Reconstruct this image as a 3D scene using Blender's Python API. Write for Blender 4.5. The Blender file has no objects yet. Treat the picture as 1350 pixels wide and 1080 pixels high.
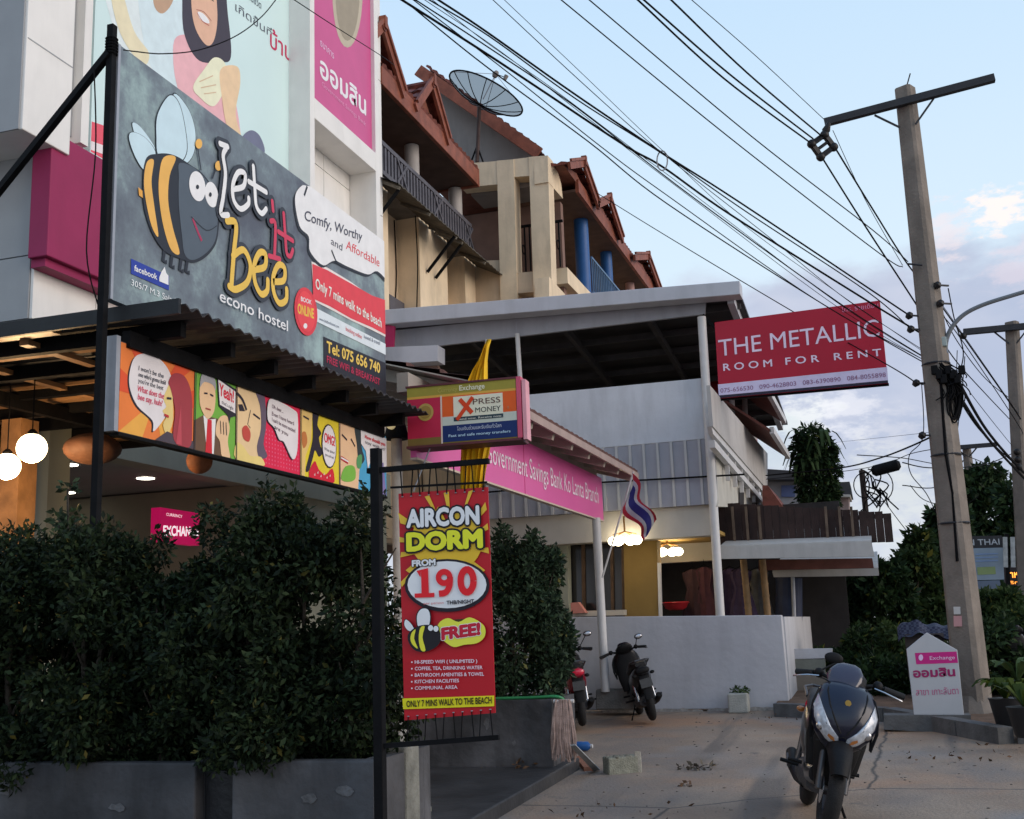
import bpy, bmesh, math, random
import numpy as np
from mathutils import Vector, Matrix
R=math.radians; PI=math.pi
random.seed(7); rng=np.random.default_rng(7)
SC=bpy.context.scene; COL=SC.collection

# ------------------------------------------------------------------ camera
FPX=1500.0; PITCH,ROLL,YAW=R(10.99),R(-2.08),R(-17.66); EYE=1.45
fw=Vector((math.sin(YAW)*math.cos(PITCH),math.cos(YAW)*math.cos(PITCH),math.sin(PITCH)))
rt=Vector((math.cos(YAW),-math.sin(YAW),0)); up=rt.cross(fw)
CR=rt*math.cos(ROLL)+up*math.sin(ROLL); CU=-rt*math.sin(ROLL)+up*math.cos(ROLL)
cam=bpy.data.cameras.new('camera'); co=bpy.data.objects.new('camera',cam); COL.objects.link(co)
m=Matrix.Identity(4)
for i in range(3): m[i][0]=CR[i]; m[i][1]=CU[i]; m[i][2]=-fw[i]
m[2][3]=EYE; co.matrix_world=m
cam.sensor_fit='HORIZONTAL'; cam.sensor_width=36; cam.lens=36*FPX/1350; cam.clip_end=4000; cam.clip_start=.05
SC.camera=co
# ------------------------------------------------------------------ world: dusk sky with a cloud bank
W=bpy.data.worlds.new("World"); SC.world=W; W.use_nodes=True
nt=W.node_tree; N=nt.nodes; L=nt.links; N.clear()
def nd(t,**k):
    n=N.new(t)
    for a,b in k.items(): setattr(n,a,b)
    return n
def mth(op,a,b=None,c=None,clamp=False):
    n=nd('ShaderNodeMath',operation=op,use_clamp=clamp)
    for i,x in enumerate((a,b,c)):
        if x is None: continue
        if isinstance(x,(int,float)): n.inputs[i].default_value=x
        else: L.new(x,n.inputs[i])
    return n.outputs[0]
def mixc(f,a,b):
    n=nd('ShaderNodeMix',data_type='RGBA')
    for i,x in ((0,f),(6,a),(7,b)):
        if isinstance(x,tuple): n.inputs[i].default_value=(*x,1)
        elif isinstance(x,(int,float)): n.inputs[i].default_value=x
        else: L.new(x,n.inputs[i])
    return n.outputs[2]
def sstep(x,a,b): 
    n=nd('ShaderNodeMapRange',interpolation_type='SMOOTHSTEP'); L.new(x,n.inputs[0]); n.inputs[1].default_value=a; n.inputs[2].default_value=b
    return n.outputs[0]
def lin(c): return tuple(((x/255+.055)/1.055)**2.4 if x>10 else x/255/12.92 for x in c)
tc=nd('ShaderNodeTexCoord'); sx=nd('ShaderNodeSeparateXYZ'); L.new(tc.outputs['Generated'],sx.inputs[0])
zz=sx.outputs[2]
sky=nd('ShaderNodeTexSky',sky_type='NISHITA',sun_disc=False); sky.sun_elevation=R(14); sky.sun_rotation=R(95); sky.altitude=0; sky.air_density=1.0; sky.dust_density=.6; sky.ozone_density=1.5
skm=nd('ShaderNodeMix',data_type='RGBA',blend_type='MULTIPLY'); skm.inputs[0].default_value=1; L.new(sky.outputs[0],skm.inputs[6]); skm.inputs[7].default_value=(.11,.11,.11,1)
grad=nd('ShaderNodeValToRGB'); L.new(zz,grad.inputs[0]); cr=grad.color_ramp
cr.elements[0].position=0; cr.elements[0].color=(*lin((214,222,232)),1)
cr.elements[1].position=1; cr.elements[1].color=(*lin((130,170,220)),1)
for p_,c_ in ((.12,(216,229,243)),(.30,(214,233,247)),(.5,(196,223,247))):
    e=cr.elements.new(p_); e.color=(*lin(c_),1)
base=mixc(.9,skm.outputs[2],grad.outputs[0])
# cloud bank
nz=nd('ShaderNodeTexNoise'); nz.inputs['Scale'].default_value=3.2; nz.inputs['Detail'].default_value=7; nz.inputs['Roughness'].default_value=.55
mp=nd('ShaderNodeMapping'); mp.inputs['Scale'].default_value=(1,1,2.2); L.new(tc.outputs['Generated'],mp.inputs[0]); L.new(mp.outputs[0],nz.inputs[0])
nf=nz.outputs[0]
h=mth('ADD',zz,mth('MULTIPLY',mth('SUBTRACT',nf,.5),-.42))
h=mth('ADD',h,mth('MULTIPLY',sx.outputs[0],-.22))
bank=mth('SUBTRACT',1.0,sstep(h,.245,.30))
nz2=nd('ShaderNodeTexNoise'); nz2.inputs['Scale'].default_value=7; nz2.inputs['Detail'].default_value=6; L.new(mp.outputs[0],nz2.inputs[0])
lowmix=sstep(zz,.02,.16)
cc=mixc(lowmix,lin((204,211,220)),lin((172,182,206)))
cc=mixc(mth('MULTIPLY',sstep(nz2.outputs[0],.42,.68),.55),cc,lin((206,208,222)))
out=mixc(mth('MULTIPLY',bank,.92),base,cc)
def pdir(px,py): return (fw+CR*((px-675)/FPX)+CU*((540-py)/FPX)).normalized()
nz3=nd('ShaderNodeTexNoise'); nz3.inputs['Scale'].default_value=42; nz3.inputs['Detail'].default_value=5; nz3.inputs['Roughness'].default_value=.6; L.new(mp.outputs[0],nz3.inputs[0])
def puff(px,py,r,col,amt,edge=.35):
    global out
    d=pdir(px,py); vm=nd('ShaderNodeVectorMath',operation='DISTANCE'); L.new(tc.outputs['Generated'],vm.inputs[0]); vm.inputs[1].default_value=d
    q=mth('ADD',mth('DIVIDE',vm.outputs['Value'],r/FPX),mth('MULTIPLY',mth('SUBTRACT',nz3.outputs[0],.5),3.4))
    f=mth('MULTIPLY',mth('SUBTRACT',1.0,sstep(q,.8-edge,1.0)),amt)
    out=mixc(f,out,lin(col))
puff(1318,277,34,(252,238,232),.85,.45); puff(1245,305,36,(238,222,224),.55,.6); puff(1342,352,46,(222,210,220),.5,.7)
puff(1058,545,44,(240,243,242),.7,.6); puff(1118,540,44,(232,233,240),.6,.65); puff(1180,575,50,(212,214,224),.5,.7)
puff(1030,585,55,(205,218,222),.5,.7); puff(1180,655,80,(224,228,224),.5,.8); puff(960,560,60,(205,214,224),.4,.7)
bg=nd('ShaderNodeBackground'); L.new(out,bg.inputs[0]); bg.inputs[1].default_value=1.16
wo=nd('ShaderNodeOutputWorld'); L.new(bg.outputs[0],wo.inputs[0])
# sun: faint wide dusk glow from the street side
sl=bpy.data.lights.new('sun','SUN'); sl.energy=2.1; sl.angle=R(50); sl.color=(1,.86,.72)
so=bpy.data.objects.new('sun',sl); COL.objects.link(so)
sd=Vector((math.cos(R(14))*math.sin(R(96)),math.cos(R(14))*math.cos(R(96)),math.sin(R(14))))
so.rotation_euler=sd.to_track_quat('Z','Y').to_euler()
vs=SC.view_settings; vs.view_transform='Standard'; vs.look='None'; vs.exposure=0; vs.gamma=1; vs.use_curve_mapping=False
SC.cycles.max_bounces=6; SC.cycles.sample_clamp_indirect=4

# ------------------------------------------------------------------ helpers
EO=Vector((0,0,EYE))
def P(px,py,X=None,Y=None,Z=None,G=None,D=None):
    d=fw+CR*((px-675)/FPX)+CU*((540-py)/FPX)
    if X is not None: t=X/d.x
    elif Y is not None: t=Y/d.y
    elif Z is not None: t=(Z-EYE)/d.z
    elif G is not None: t=(-.14+G-EYE)/(d.z-.035*d.y)      # the sloping forecourt
    else: t=D
    return EO+d*t
def gz(y): return .035*min(max(y,-6),18)-.14
MATS={}
def mat(name,c,rough=.7,n=.15,ns=6,bump=.15,metal=0,spec=.35,em=None,es=0,dirt=0,coat=0,detail=6,alpha=None,trans=0):
    if name in MATS: return MATS[name]
    M=bpy.data.materials.new(name); M.use_nodes=True; t=M.node_tree; b=t.nodes['Principled BSDF']
    b.inputs['Roughness'].default_value=rough; b.inputs['Metallic'].default_value=metal; b.inputs['Specular IOR Level'].default_value=spec
    if coat: b.inputs['Coat Weight'].default_value=coat; b.inputs['Coat Roughness'].default_value=.12
    if trans: b.inputs['Transmission Weight'].default_value=trans
    tx=t.nodes.new('ShaderNodeTexCoord'); src=tx.outputs['Object']
    no=t.nodes.new('ShaderNodeTexNoise'); no.inputs['Scale'].default_value=ns; no.inputs['Detail'].default_value=detail; t.links.new(src,no.inputs[0])
    mx=t.nodes.new('ShaderNodeMix'); mx.data_type='RGBA'
    mr=t.nodes.new('ShaderNodeMapRange'); mr.inputs[1].default_value=.3; mr.inputs[2].default_value=.7; t.links.new(no.outputs[0],mr.inputs[0]); t.links.new(mr.outputs[0],mx.inputs[0])
    mx.inputs[6].default_value=(*[x*(1-n) for x in c],1); mx.inputs[7].default_value=(*[min(1,x*(1+n)) for x in c],1)
    last=mx.outputs[2]
    if dirt:
        n2=t.nodes.new('ShaderNodeTexNoise'); n2.inputs['Scale'].default_value=1.3; n2.inputs['Detail'].default_value=8; n2.inputs['Roughness'].default_value=.65
        mpp=t.nodes.new('ShaderNodeMapping'); mpp.inputs['Scale'].default_value=(2.5,2.5,.5); t.links.new(src,mpp.inputs[0]); t.links.new(mpp.outputs[0],n2.inputs[0])
        r2=t.nodes.new('ShaderNodeMapRange'); r2.inputs[1].default_value=.48; r2.inputs[2].default_value=.75; r2.inputs[4].default_value=dirt; t.links.new(n2.outputs[0],r2.inputs[0])
        m2=t.nodes.new('ShaderNodeMix'); m2.data_type='RGBA'; t.links.new(r2.outputs[0],m2.inputs[0]); t.links.new(last,m2.inputs[6]); m2.inputs[7].default_value=(*[x*.35 for x in c],1)
        last=m2.outputs[2]
    t.links.new(last,b.inputs['Base Color'])
    if bump:
        bp=t.nodes.new('ShaderNodeBump'); bp.inputs['Strength'].default_value=bump; bp.inputs['Distance'].default_value=.02
        n3=t.nodes.new('ShaderNodeTexNoise'); n3.inputs['Scale'].default_value=ns*6; n3.inputs['Detail'].default_value=5; t.links.new(src,n3.inputs[0])
        t.links.new(n3.outputs[0],bp.inputs['Height']); t.links.new(bp.outputs[0],b.inputs['Normal'])
    if em: b.inputs['Emission Color'].default_value=(*em,1); b.inputs['Emission Strength'].default_value=es
    MATS[name]=M; return M
def pm(c,g=1.35,rough=.55):           # a flat print colour, from a colour as it reads in daylight
    c=tuple(c); k='print_%d_%d_%d_%d'%(*c,int(g*100))
    return mat(k,tuple(min(.85,x*g) for x in lin(c)),rough,.05,9,0,spec=.3)
class MB:
    def __init__(s): s.v=[]; s.f=[]
    def add(s,vs,fs):
        o=len(s.v); s.v+= [tuple(x) for x in vs]; s.f+=[tuple(i+o for i in f) for f in fs]; return s
    def ext(s,pts,off):                # closed prism from a polygon and an offset
        n=len(pts); off=Vector(off); pts=[Vector(p) for p in pts]
        return s.add(pts+[p+off for p in pts],[tuple(range(n)),tuple(range(2*n-1,n-1,-1))]+[(i,i+n,(i+1)%n+n,(i+1)%n) for i in range(n)])
    def box(s,a,b):
        x0,y0,z0=a; x1,y1,z1=b
        v=[(x,y,z) for z in (z0,z1) for y in (y0,y1) for x in (x0,x1)]
        return s.add(v,[(0,1,5,4),(1,3,7,5),(3,2,6,7),(2,0,4,6),(0,2,3,1),(4,5,7,6)])
    def bar(s,a,b,w,h=None,upv=(0,0,1)):
        h=h or w; a=Vector(a); b=Vector(b); d=(b-a).normalized(); u=Vector(upv)
        if abs(d.dot(u))>.95: u=Vector((1,0,0))
        r=d.cross(u).normalized(); u=r.cross(d)
        c=[-r*w/2-u*h/2,r*w/2-u*h/2,r*w/2+u*h/2,-r*w/2+u*h/2]
        return s.add([a+x for x in c]+[b+x for x in c],[(3,2,1,0),(4,5,6,7),(0,1,5,4),(1,2,6,5),(2,3,7,6),(3,0,4,7)])
    def tube(s,path,r,n=8,cap=True):
        path=[Vector(p) for p in path]; k=len(path); rr=r if isinstance(r,(list,tuple)) else [r]*k
        pr=None; vs=[]
        for i,p in enumerate(path):
            d=(path[min(i+1,k-1)]-path[max(i-1,0)]).normalized()
            if pr is None:
                q=Vector((0,0,1)) if abs(d.z)<.9 else Vector((1,0,0)); pr=d.cross(q).normalized()
            else: pr=(pr-d*pr.dot(d)).normalized()
            b2=d.cross(pr)
            for j in range(n):
                a=2*PI*j/n; vs.append(p+(pr*math.cos(a)+b2*math.sin(a))*rr[i])
        fs=[(i*n+j,i*n+(j+1)%n,(i+1)*n+(j+1)%n,(i+1)*n+j) for i in range(k-1) for j in range(n)]
        if cap: fs+= [tuple(range(n-1,-1,-1)),tuple((k-1)*n+j for j in range(n))]
        return s.add(vs,fs)
    def loft(s,rings,cap=True):
        n=len(rings[0]); vs=[p for r in rings for p in r]
        fs=[(i*n+j,i*n+(j+1)%n,(i+1)*n+(j+1)%n,(i+1)*n+j) for i in range(len(rings)-1) for j in range(n)]
        if cap: fs+=[tuple(range(n-1,-1,-1)),tuple((len(rings)-1)*n+j for j in range(n))]
        return s.add(vs,fs)
    def sph(s,c,r,n=16,m_=10,sc=(1,1,1)):
        c=Vector(c); vs=[];fs=[]
        for i in range(m_+1):
            a=PI*i/m_
            for j in range(n):
                b=2*PI*j/n; vs.append(c+Vector((sc[0]*r*math.sin(a)*math.cos(b),sc[1]*r*math.sin(a)*math.sin(b),sc[2]*r*math.cos(a))))
        fs=[(i*n+j,(i+1)*n+j,(i+1)*n+(j+1)%n,i*n+(j+1)%n) for i in range(m_) for j in range(n)]
        return s.add(vs,fs)
    def torus(s,c,Rr,r,ax=0,n=28,k=10,w=1.0):      # ax: axis 0=x
        c=Vector(c); vs=[]
        for i in range(n):
            a=2*PI*i/n
            for j in range(k):
                b=2*PI*j/k; rad=Rr+r*math.cos(b); h_=r*w*math.sin(b)
                p=(h_,rad*math.cos(a),rad*math.sin(a)); 
                if ax==2: p=(p[1],p[2],p[0])
                vs.append(c+Vector(p))
        return s.add(vs,[(i*k+j,((i+1)%n)*k+j,((i+1)%n)*k+(j+1)%k,i*k+(j+1)%k) for i in range(n) for j in range(k)])
def wl(o):
    l=Vector((0,0,0))
    while o is not None: l=l+o.location; o=o.parent
    return l
def obj(name,mb,m_,parent=None,smooth=False,bev=0,**kw):
    me=bpy.data.meshes.new(name); off=wl(parent)
    vv=[(x-off.x,y-off.y,z-off.z) for x,y,z in mb.v]
    me.from_pydata(vv,[],mb.f); me.materials.append(m_)
    if smooth: me.polygons.foreach_set('use_smooth',[True]*len(me.polygons))
    bm=bmesh.new(); bm.from_mesh(me); bmesh.ops.recalc_face_normals(bm,faces=bm.faces)
    if smooth:
        for e in bm.edges:
            if len(e.link_faces)==2 and e.calc_face_angle(0)>R(42): e.smooth=False
    bm.to_mesh(me); bm.free()
    me.update()
    o=bpy.data.objects.new(name,me); COL.objects.link(o); o.parent=parent
    if bev:
        b=o.modifiers.new('bevel','BEVEL'); b.width=bev; b.segments=2; b.limit_method='ANGLE'
    for a,b in kw.items(): o[a]=b
    return o
def thing(name,label,cat,loc=(0,0,0),group=None):
    o=bpy.data.objects.new(name,None); COL.objects.link(o); o.location=loc; o.empty_display_size=.2
    o['label']=label; o['category']=cat
    if group: o['group']=group
    return o
def tagg(o,label,cat,group=None):
    o['label']=label; o['category']=cat
    if group: o['group']=group
    return o
def single(name,mb,m_,label,cat,group=None,**k): return tagg(obj(name,mb,m_,None,**k),label,cat,group)
def struct(name,mb,m_,**k): o=obj(name,mb,m_,None,**k); o['kind']='structure'; return o
def dup(o,parent=None):
    c=o.copy(); COL.objects.link(c); c.parent=parent
    for ch in list(o.children): dup(ch,c)
    return c
def spline(pts,k=6,closed=True):
    n=len(pts); out=[]
    for i in range(n if closed else n-1):
        p=[pts[(i+d)%n] if closed else pts[min(max(i+d,0),n-1)] for d in (-1,0,1,2)]
        for j in range(k):
            t=j/k
            out.append(tuple(.5*((2*p[1][a])+(-p[0][a]+p[2][a])*t+(2*p[0][a]-5*p[1][a]+4*p[2][a]-p[3][a])*t*t+(-p[0][a]+3*p[1][a]-3*p[2][a]+p[3][a])*t**3) for a in range(len(pts[0]))))
    if not closed: out.append(tuple(pts[-1]))
    return out
TC={}
def glyphs(s,off):
    k=(s,off)
    if k in TC: return TC[k]
    c=bpy.data.curves.new('lettering','FONT'); c.body=s; c.size=1; c.offset=off; c.resolution_u=3
    o=bpy.data.objects.new('lettering',c); COL.objects.link(o)
    dg=bpy.context.evaluated_depsgraph_get(); me=bpy.data.meshes.new_from_object(o.evaluated_get(dg))
    v=np.zeros(len(me.vertices)*3); me.vertices.foreach_get('co',v); v=v.reshape(-1,3)
    f=[tuple(p.vertices) for p in me.polygons]
    bpy.data.objects.remove(o); bpy.data.curves.remove(c); bpy.data.meshes.remove(me)
    TC[k]=(v,f); return TC[k]
class Board:
    """artwork laid in a plane: O a point on it, u across, n outward, w up"""
    def __init__(s,root,O,u,n,w=(0,0,1)):
        s.root=root; s.O=Vector(O); s.u=Vector(u).normalized(); s.n=Vector(n).normalized(); s.w=Vector(w)-s.n*Vector(w).dot(s.n); s.w.normalize(); s.w-=s.u*s.w.dot(s.u); s.w.normalize(); s.bits={}; s.k=0
        s.lim=None
    def px(s,x,y):
        d=fw+CR*((x-675)/FPX)+CU*((540-y)/FPX); t=(s.O-EO).dot(s.n)/d.dot(s.n); p=EO+d*t-s.O
        return (p.dot(s.u),p.dot(s.w))
    def at(s,u,v,l): return s.O+s.u*u+s.w*v+s.n*(.0012*l+.00005*(s.k%22))
    def mb(s,name,m_): return s.bits.setdefault((name,m_.name),(MB(),m_))[0]
    def clip(s,q):
        if s.lim is None: return q
        u0,v0,u1,v1=s.lim
        for ax,lim,sg in ((0,u0,1),(0,u1,-1),(1,v0,1),(1,v1,-1)):
            o=[]
            for i in range(len(q)):
                a,b=q[i-1],q[i]; ia=(a[ax]-lim)*sg>=0; ib=(b[ax]-lim)*sg>=0
                if ia!=ib:
                    t=(lim-a[ax])/(b[ax]-a[ax]); o.append((a[0]+(b[0]-a[0])*t,a[1]+(b[1]-a[1])*t))
                if ib: o.append(b)
            q=o
            if not q: return q
        return q
    def poly(s,pts,c,l=1,name='printed_shape',smooth=0,uv=False,g=1.35):
        q=pts if uv else [s.px(*p) for p in pts]
        if smooth: q=spline(q,smooth)
        q=s.clip(q)
        if len(q)<3: return
        s.k+=1
        m_=c if not isinstance(c,tuple) else pm(c,g)
        s.mb(name,m_).add([s.at(a,b,l) for a,b in q],[tuple(range(len(q)))])
    def ell(s,cx,cy,rx,ry,c,l=1,rot=0,name='printed_shape',n=28,g=1.35,pix=True):
        pts=[]
        for i in range(n):
            a=2*PI*i/n; x=rx*math.cos(a); y=ry*math.sin(a)
            pts.append((cx+x*math.cos(rot)-y*math.sin(rot),cy+x*math.sin(rot)+y*math.cos(rot)))
        s.poly(pts,c,l,name,uv=not pix,g=g)
    def line(s,pts,w,c,l=1,name='printed_line',uv=False,g=1.35,smooth=0):
        q=pts if uv else [s.px(*p) for p in pts]
        if smooth: q=spline(q,smooth,False)
        a_=[];b_=[]
        for i in range(len(q)):
            dx=q[min(i+1,len(q)-1)][0]-q[max(i-1,0)][0]; dy=q[min(i+1,len(q)-1)][1]-q[max(i-1,0)][1]; d=math.hypot(dx,dy) or 1
            nx,ny=-dy/d*w/2,dx/d*w/2; a_.append((q[i][0]+nx,q[i][1]+ny)); b_.append((q[i][0]-nx,q[i][1]-ny))
        s.k+=1
        m_=c if not isinstance(c,tuple) else pm(c,g)
        k=len(q); s.mb(name,m_).add([s.at(*p,l) for p in a_+b_],[(i,i+1,k+i+1,k+i) for i in range(k-1)])
    def text(s,t,p0,p1,hp,c,l=3,off=0.0,name='lettering',g=1.35,outline=None,slant=0,uv=False,olw=.06):
        v,f=glyphs(t,0); x0,x1=v[:,0].min(),v[:,0].max()
        a=p0 if uv else s.px(*p0); b=p1 if uv else s.px(*p1)
        Wd=math.hypot(b[0]-a[0],b[1]-a[1]); dx=((b[0]-a[0])/Wd,(b[1]-a[1])/Wd)
        hh=hp if uv else (abs(s.px(p0[0],p0[1]-hp)[1]-a[1])+abs(s.px(p1[0],p1[1]-hp)[1]-b[1]))/2
        sx=Wd/(x1-x0); sy=hh/.72
        def put(rad,n,m_,l):
            mb=s.mb(name,m_)
            for j in range(n):
                an=2*PI*j/max(1,n-1); ox,oy=(rad*math.cos(an),rad*math.sin(an)) if j else (0,0)
                s.k+=1
                q=[]
                for x,y,_ in v:
                    X_=(x-x0+ox)*sx+slant*y*sy; Y_=(y+oy)*sy; q.append(s.at(a[0]+X_*dx[0],a[1]+X_*dx[1]+Y_,l))
                mb.add(q,f)
        m_=c if not isinstance(c,tuple) else pm(c,g)
        if outline: put(off+olw*1.3,13,pm(outline,g),l-1)
        put(off,1 if off<.006 else (5 if off<.04 else 9),m_,l)
    def done(s):
        for (nm,_),(mb,m_) in s.bits.items(): obj(nm,mb,m_,s.root,kind='stuff') if 0 else obj(nm,mb,m_,s.root)
def leafmesh(name,blobs,n,size,m_,parent=None,seed=1,droop=.3,asp=.45,**kw):
    """leaf-sized folded faces scattered through the volume of ellipsoid clumps"""
    r=np.random.default_rng(seed); B=np.array(blobs,float); vol=(B[:,3]*B[:,4]*B[:,5])**.75; pi=r.choice(len(B),n,p=vol/vol.sum())
    d=r.normal(size=(n,3)); d/=np.linalg.norm(d,axis=1)[:,None]; rad=r.uniform(.25,1,n)**.45*r.uniform(.86,1.12,n)
    c=B[pi,:3]+d*rad[:,None]*B[pi,3:6]
    ax=r.normal(size=(n,3))*.8+d*.7; ax[:,2]-=droop*r.random(n); ax/=np.linalg.norm(ax,axis=1)[:,None]
    sd=np.cross(ax,r.normal(size=(n,3))); sd/=np.linalg.norm(sd,axis=1)[:,None]; nn=np.cross(ax,sd)
    L_=size*r.uniform(.6,1.3,n)[:,None]; Wd=L_*asp
    p0=c; p1=c+ax*L_*.5+sd*Wd*.5+nn*L_*.07; p2=c+ax*L_; p3=c+ax*L_*.5-sd*Wd*.5+nn*L_*.07
    v=np.stack([p0,p1,p2,p3],1).reshape(-1,3); off=wl(parent); v-=np.array(off)
    me=bpy.data.meshes.new(name); me.vertices.add(4*n); me.vertices.foreach_set('co',v.ravel())
    idx=(np.arange(n)[:,None]*4+np.array([0,1,2,0,2,3])).ravel()
    me.loops.add(6*n); me.loops.foreach_set('vertex_index',idx); me.polygons.add(2*n)
    me.polygons.foreach_set('loop_start',np.arange(2*n)*3); me.polygons.foreach_set('loop_total',np.full(2*n,3)); me.update(calc_edges=True)
    me.materials.append(m_); o=bpy.data.objects.new(name,me); COL.objects.link(o); o.parent=parent
    for a,b in kw.items(): o[a]=b
    return o
def leafmat(name,c1,c2,tr=.25):
    if name in MATS: return MATS[name]
    M=bpy.data.materials.new(name); M.use_nodes=True; t=M.node_tree; b=t.nodes['Principled BSDF']; b.inputs['Roughness'].default_value=.65; b.inputs['Specular IOR Level'].default_value=.16
    g=t.nodes.new('ShaderNodeNewGeometry'); ra=t.nodes.new('ShaderNodeValToRGB'); ra.color_ramp.elements[0].color=(*c1,1); ra.color_ramp.elements[1].color=(*c2,1)
    ra.color_ramp.elements[0].position=.2
    e=ra.color_ramp.elements.new(.975); e.color=(*c2,1); ra.color_ramp.elements[-1].color=(c2[0]*3+.02,c2[1]*1.8,c2[2],1)
    t.links.new(g.outputs['Random Per Island'],ra.inputs[0]); t.links.new(ra.outputs[0],b.inputs['Base Color'])
    tl=t.nodes.new('ShaderNodeBsdfTranslucent'); t.links.new(ra.outputs[0],tl.inputs[0]); ms=t.nodes.new('ShaderNodeMixShader'); ms.inputs[0].default_value=tr
    t.links.new(b.outputs[0],ms.inputs[1]); t.links.new(tl.outputs[0],ms.inputs[2]); t.links.new(ms.outputs[0],t.nodes['Material Output'].inputs[0]); MATS[name]=M; return M
K=lambda *c:lin(c)
# common materials
blacksteel=mat('black_painted_steel',(.006,.006,.007),.7,.3,12,.1,spec=.12)
whitewall=mat('weathered_white_wall',(.40,.41,.43),.85,.06,3,.2,dirt=.22)
concrete=mat('aged_concrete',(.20,.19,.175),.9,.25,8,.5,dirt=.5)
galv=mat('galvanised_steel',(.36,.38,.42),.45,.1,10,.05,metal=.3)
cable=mat('black_cable',(.006,.006,.007),.8,.1,8,0,spec=.1)

# ================================================================== SETTING
def groundmat():
    M=bpy.data.materials.new('forecourt_concrete'); M.use_nodes=True; t=M.node_tree; b=t.nodes['Principled BSDF']; l=t.links.new
    g=t.nodes.new('ShaderNodeNewGeometry'); pos=g.outputs['Position']
    def noise(sc,det=6,rough=.55,scale=(1,1,1)):
        mp=t.nodes.new('ShaderNodeMapping'); mp.inputs['Scale'].default_value=scale; l(pos,mp.inputs[0]); n=t.nodes.new('ShaderNodeTexNoise'); n.inputs['Scale'].default_value=sc; n.inputs['Detail'].default_value=det; n.inputs['Roughness'].default_value=rough; l(mp.outputs[0],n.inputs[0]); return n.outputs[0]
    def rng_(x,a,b_):
        n=t.nodes.new('ShaderNodeMapRange'); n.inputs[1].default_value=a; n.inputs[2].default_value=b_; l(x,n.inputs[0]); return n.outputs[0]
    def mix(f,a,b_):
        n=t.nodes.new('ShaderNodeMix'); n.data_type='RGBA'
        for i,x in ((0,f),(6,a),(7,b_)):
            if isinstance(x,tuple): n.inputs[i].default_value=(*x,1)
            elif isinstance(x,float): n.inputs[i].default_value=x
            else: l(x,n.inputs[i])
        return n.outputs[2]
    c=mix(rng_(noise(1.1,7),.35,.65),(.26,.185,.13),(.37,.28,.205))
    c=mix(rng_(noise(.55,5,.6,(1,.5,1)),.50,.62),c,(.23,.19,.16))
    c=mix(rng_(noise(.5,6,.6,(.6,1,1)),.54,.70),c,(.40,.22,.12))
    c=mix(rng_(noise(.8,4,.5,(3,.25,1)),.56,.66),c,(.17,.14,.115))
    c=mix(rng_(noise(.35,3,.5),.55,.60),c,(.27,.24,.215))
    sp=rng_(noise(55,3),.60,.75); c=mix(sp,c,(.10,.09,.08))
    d2=rng_(noise(3.3,9,.7),.60,.72); c=mix(d2,c,(.11,.10,.095))
    v=t.nodes.new('ShaderNodeTexVoronoi'); v.feature='DISTANCE_TO_EDGE'; v.inputs['Scale'].default_value=.21
    wob=t.nodes.new('ShaderNodeMix'); wob.data_type='VECTOR'; wob.inputs[0].default_value=.12; l(pos,wob.inputs[4]); nn=t.nodes.new('ShaderNodeTexNoise'); nn.inputs['Scale'].default_value=2.0; nn.inputs['Detail'].default_value=6; l(pos,nn.inputs[0]); l(nn.outputs['Color'],wob.inputs[5]); l(wob.outputs[1],v.inputs[0])
    cr_=t.nodes.new('ShaderNodeMapRange'); cr_.inputs[1].default_value=.0; cr_.inputs[2].default_value=.0035; cr_.inputs[3].default_value=1; cr_.inputs[4].default_value=0; l(v.outputs[0],cr_.inputs[0])
    c=mix(cr_.outputs[0],c,(.06,.055,.05))
    l(c,b.inputs['Base Color']); b.inputs['Roughness'].default_value=.8
    bp=t.nodes.new('ShaderNodeBump'); bp.inputs['Strength'].default_value=.5; bp.inputs['Distance'].default_value=.02; l(noise(40,6),bp.inputs['Height']); l(bp.outputs[0],b.inputs['Normal'])
    return M
g=MB(); ys=[-60,-6]+list(range(-5,19))+[30,60,120,400,2500]; xs=[-1500,-60,-12,-6,-3,0,3,8,60,1500]
vs=[(x,y,gz(y)-(0 if y<19 else 0)) for y in ys for x in xs]; nx=len(xs)
g.add(vs,[(j*nx+i,j*nx+i+1,(j+1)*nx+i+1,(j+1)*nx+i) for j in range(len(ys)-1) for i in range(nx-1)])
struct('ground',g,groundmat())
# dark damp slab between the planters, a low step above the forecourt
slabmat=mat('damp_dark_paving',(.05,.05,.052),.5,.35,2.2,.35,dirt=.5)
a=P(600,1080,G=.10); b=P(762,1000,G=.10); xe=a.x
g=MB(); y0,y1=1.2,b.y+.05
g.add([(-7,y0,gz(y0)-.2),(xe,y0,gz(y0)-.2),(b.x,y1,gz(y1)-.2),(-7,y1,gz(y1)-.2),(-7,y0,gz(y0)+.10),(xe,y0,gz(y0)+.10),(b.x,y1,gz(y1)+.10),(-7,y1,gz(y1)+.10)],[(0,1,5,4),(1,2,6,5),(2,3,7,6),(3,0,4,7),(4,5,6,7)])
o=struct('pavement_slab',g,slabmat,bev=.012)
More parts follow.
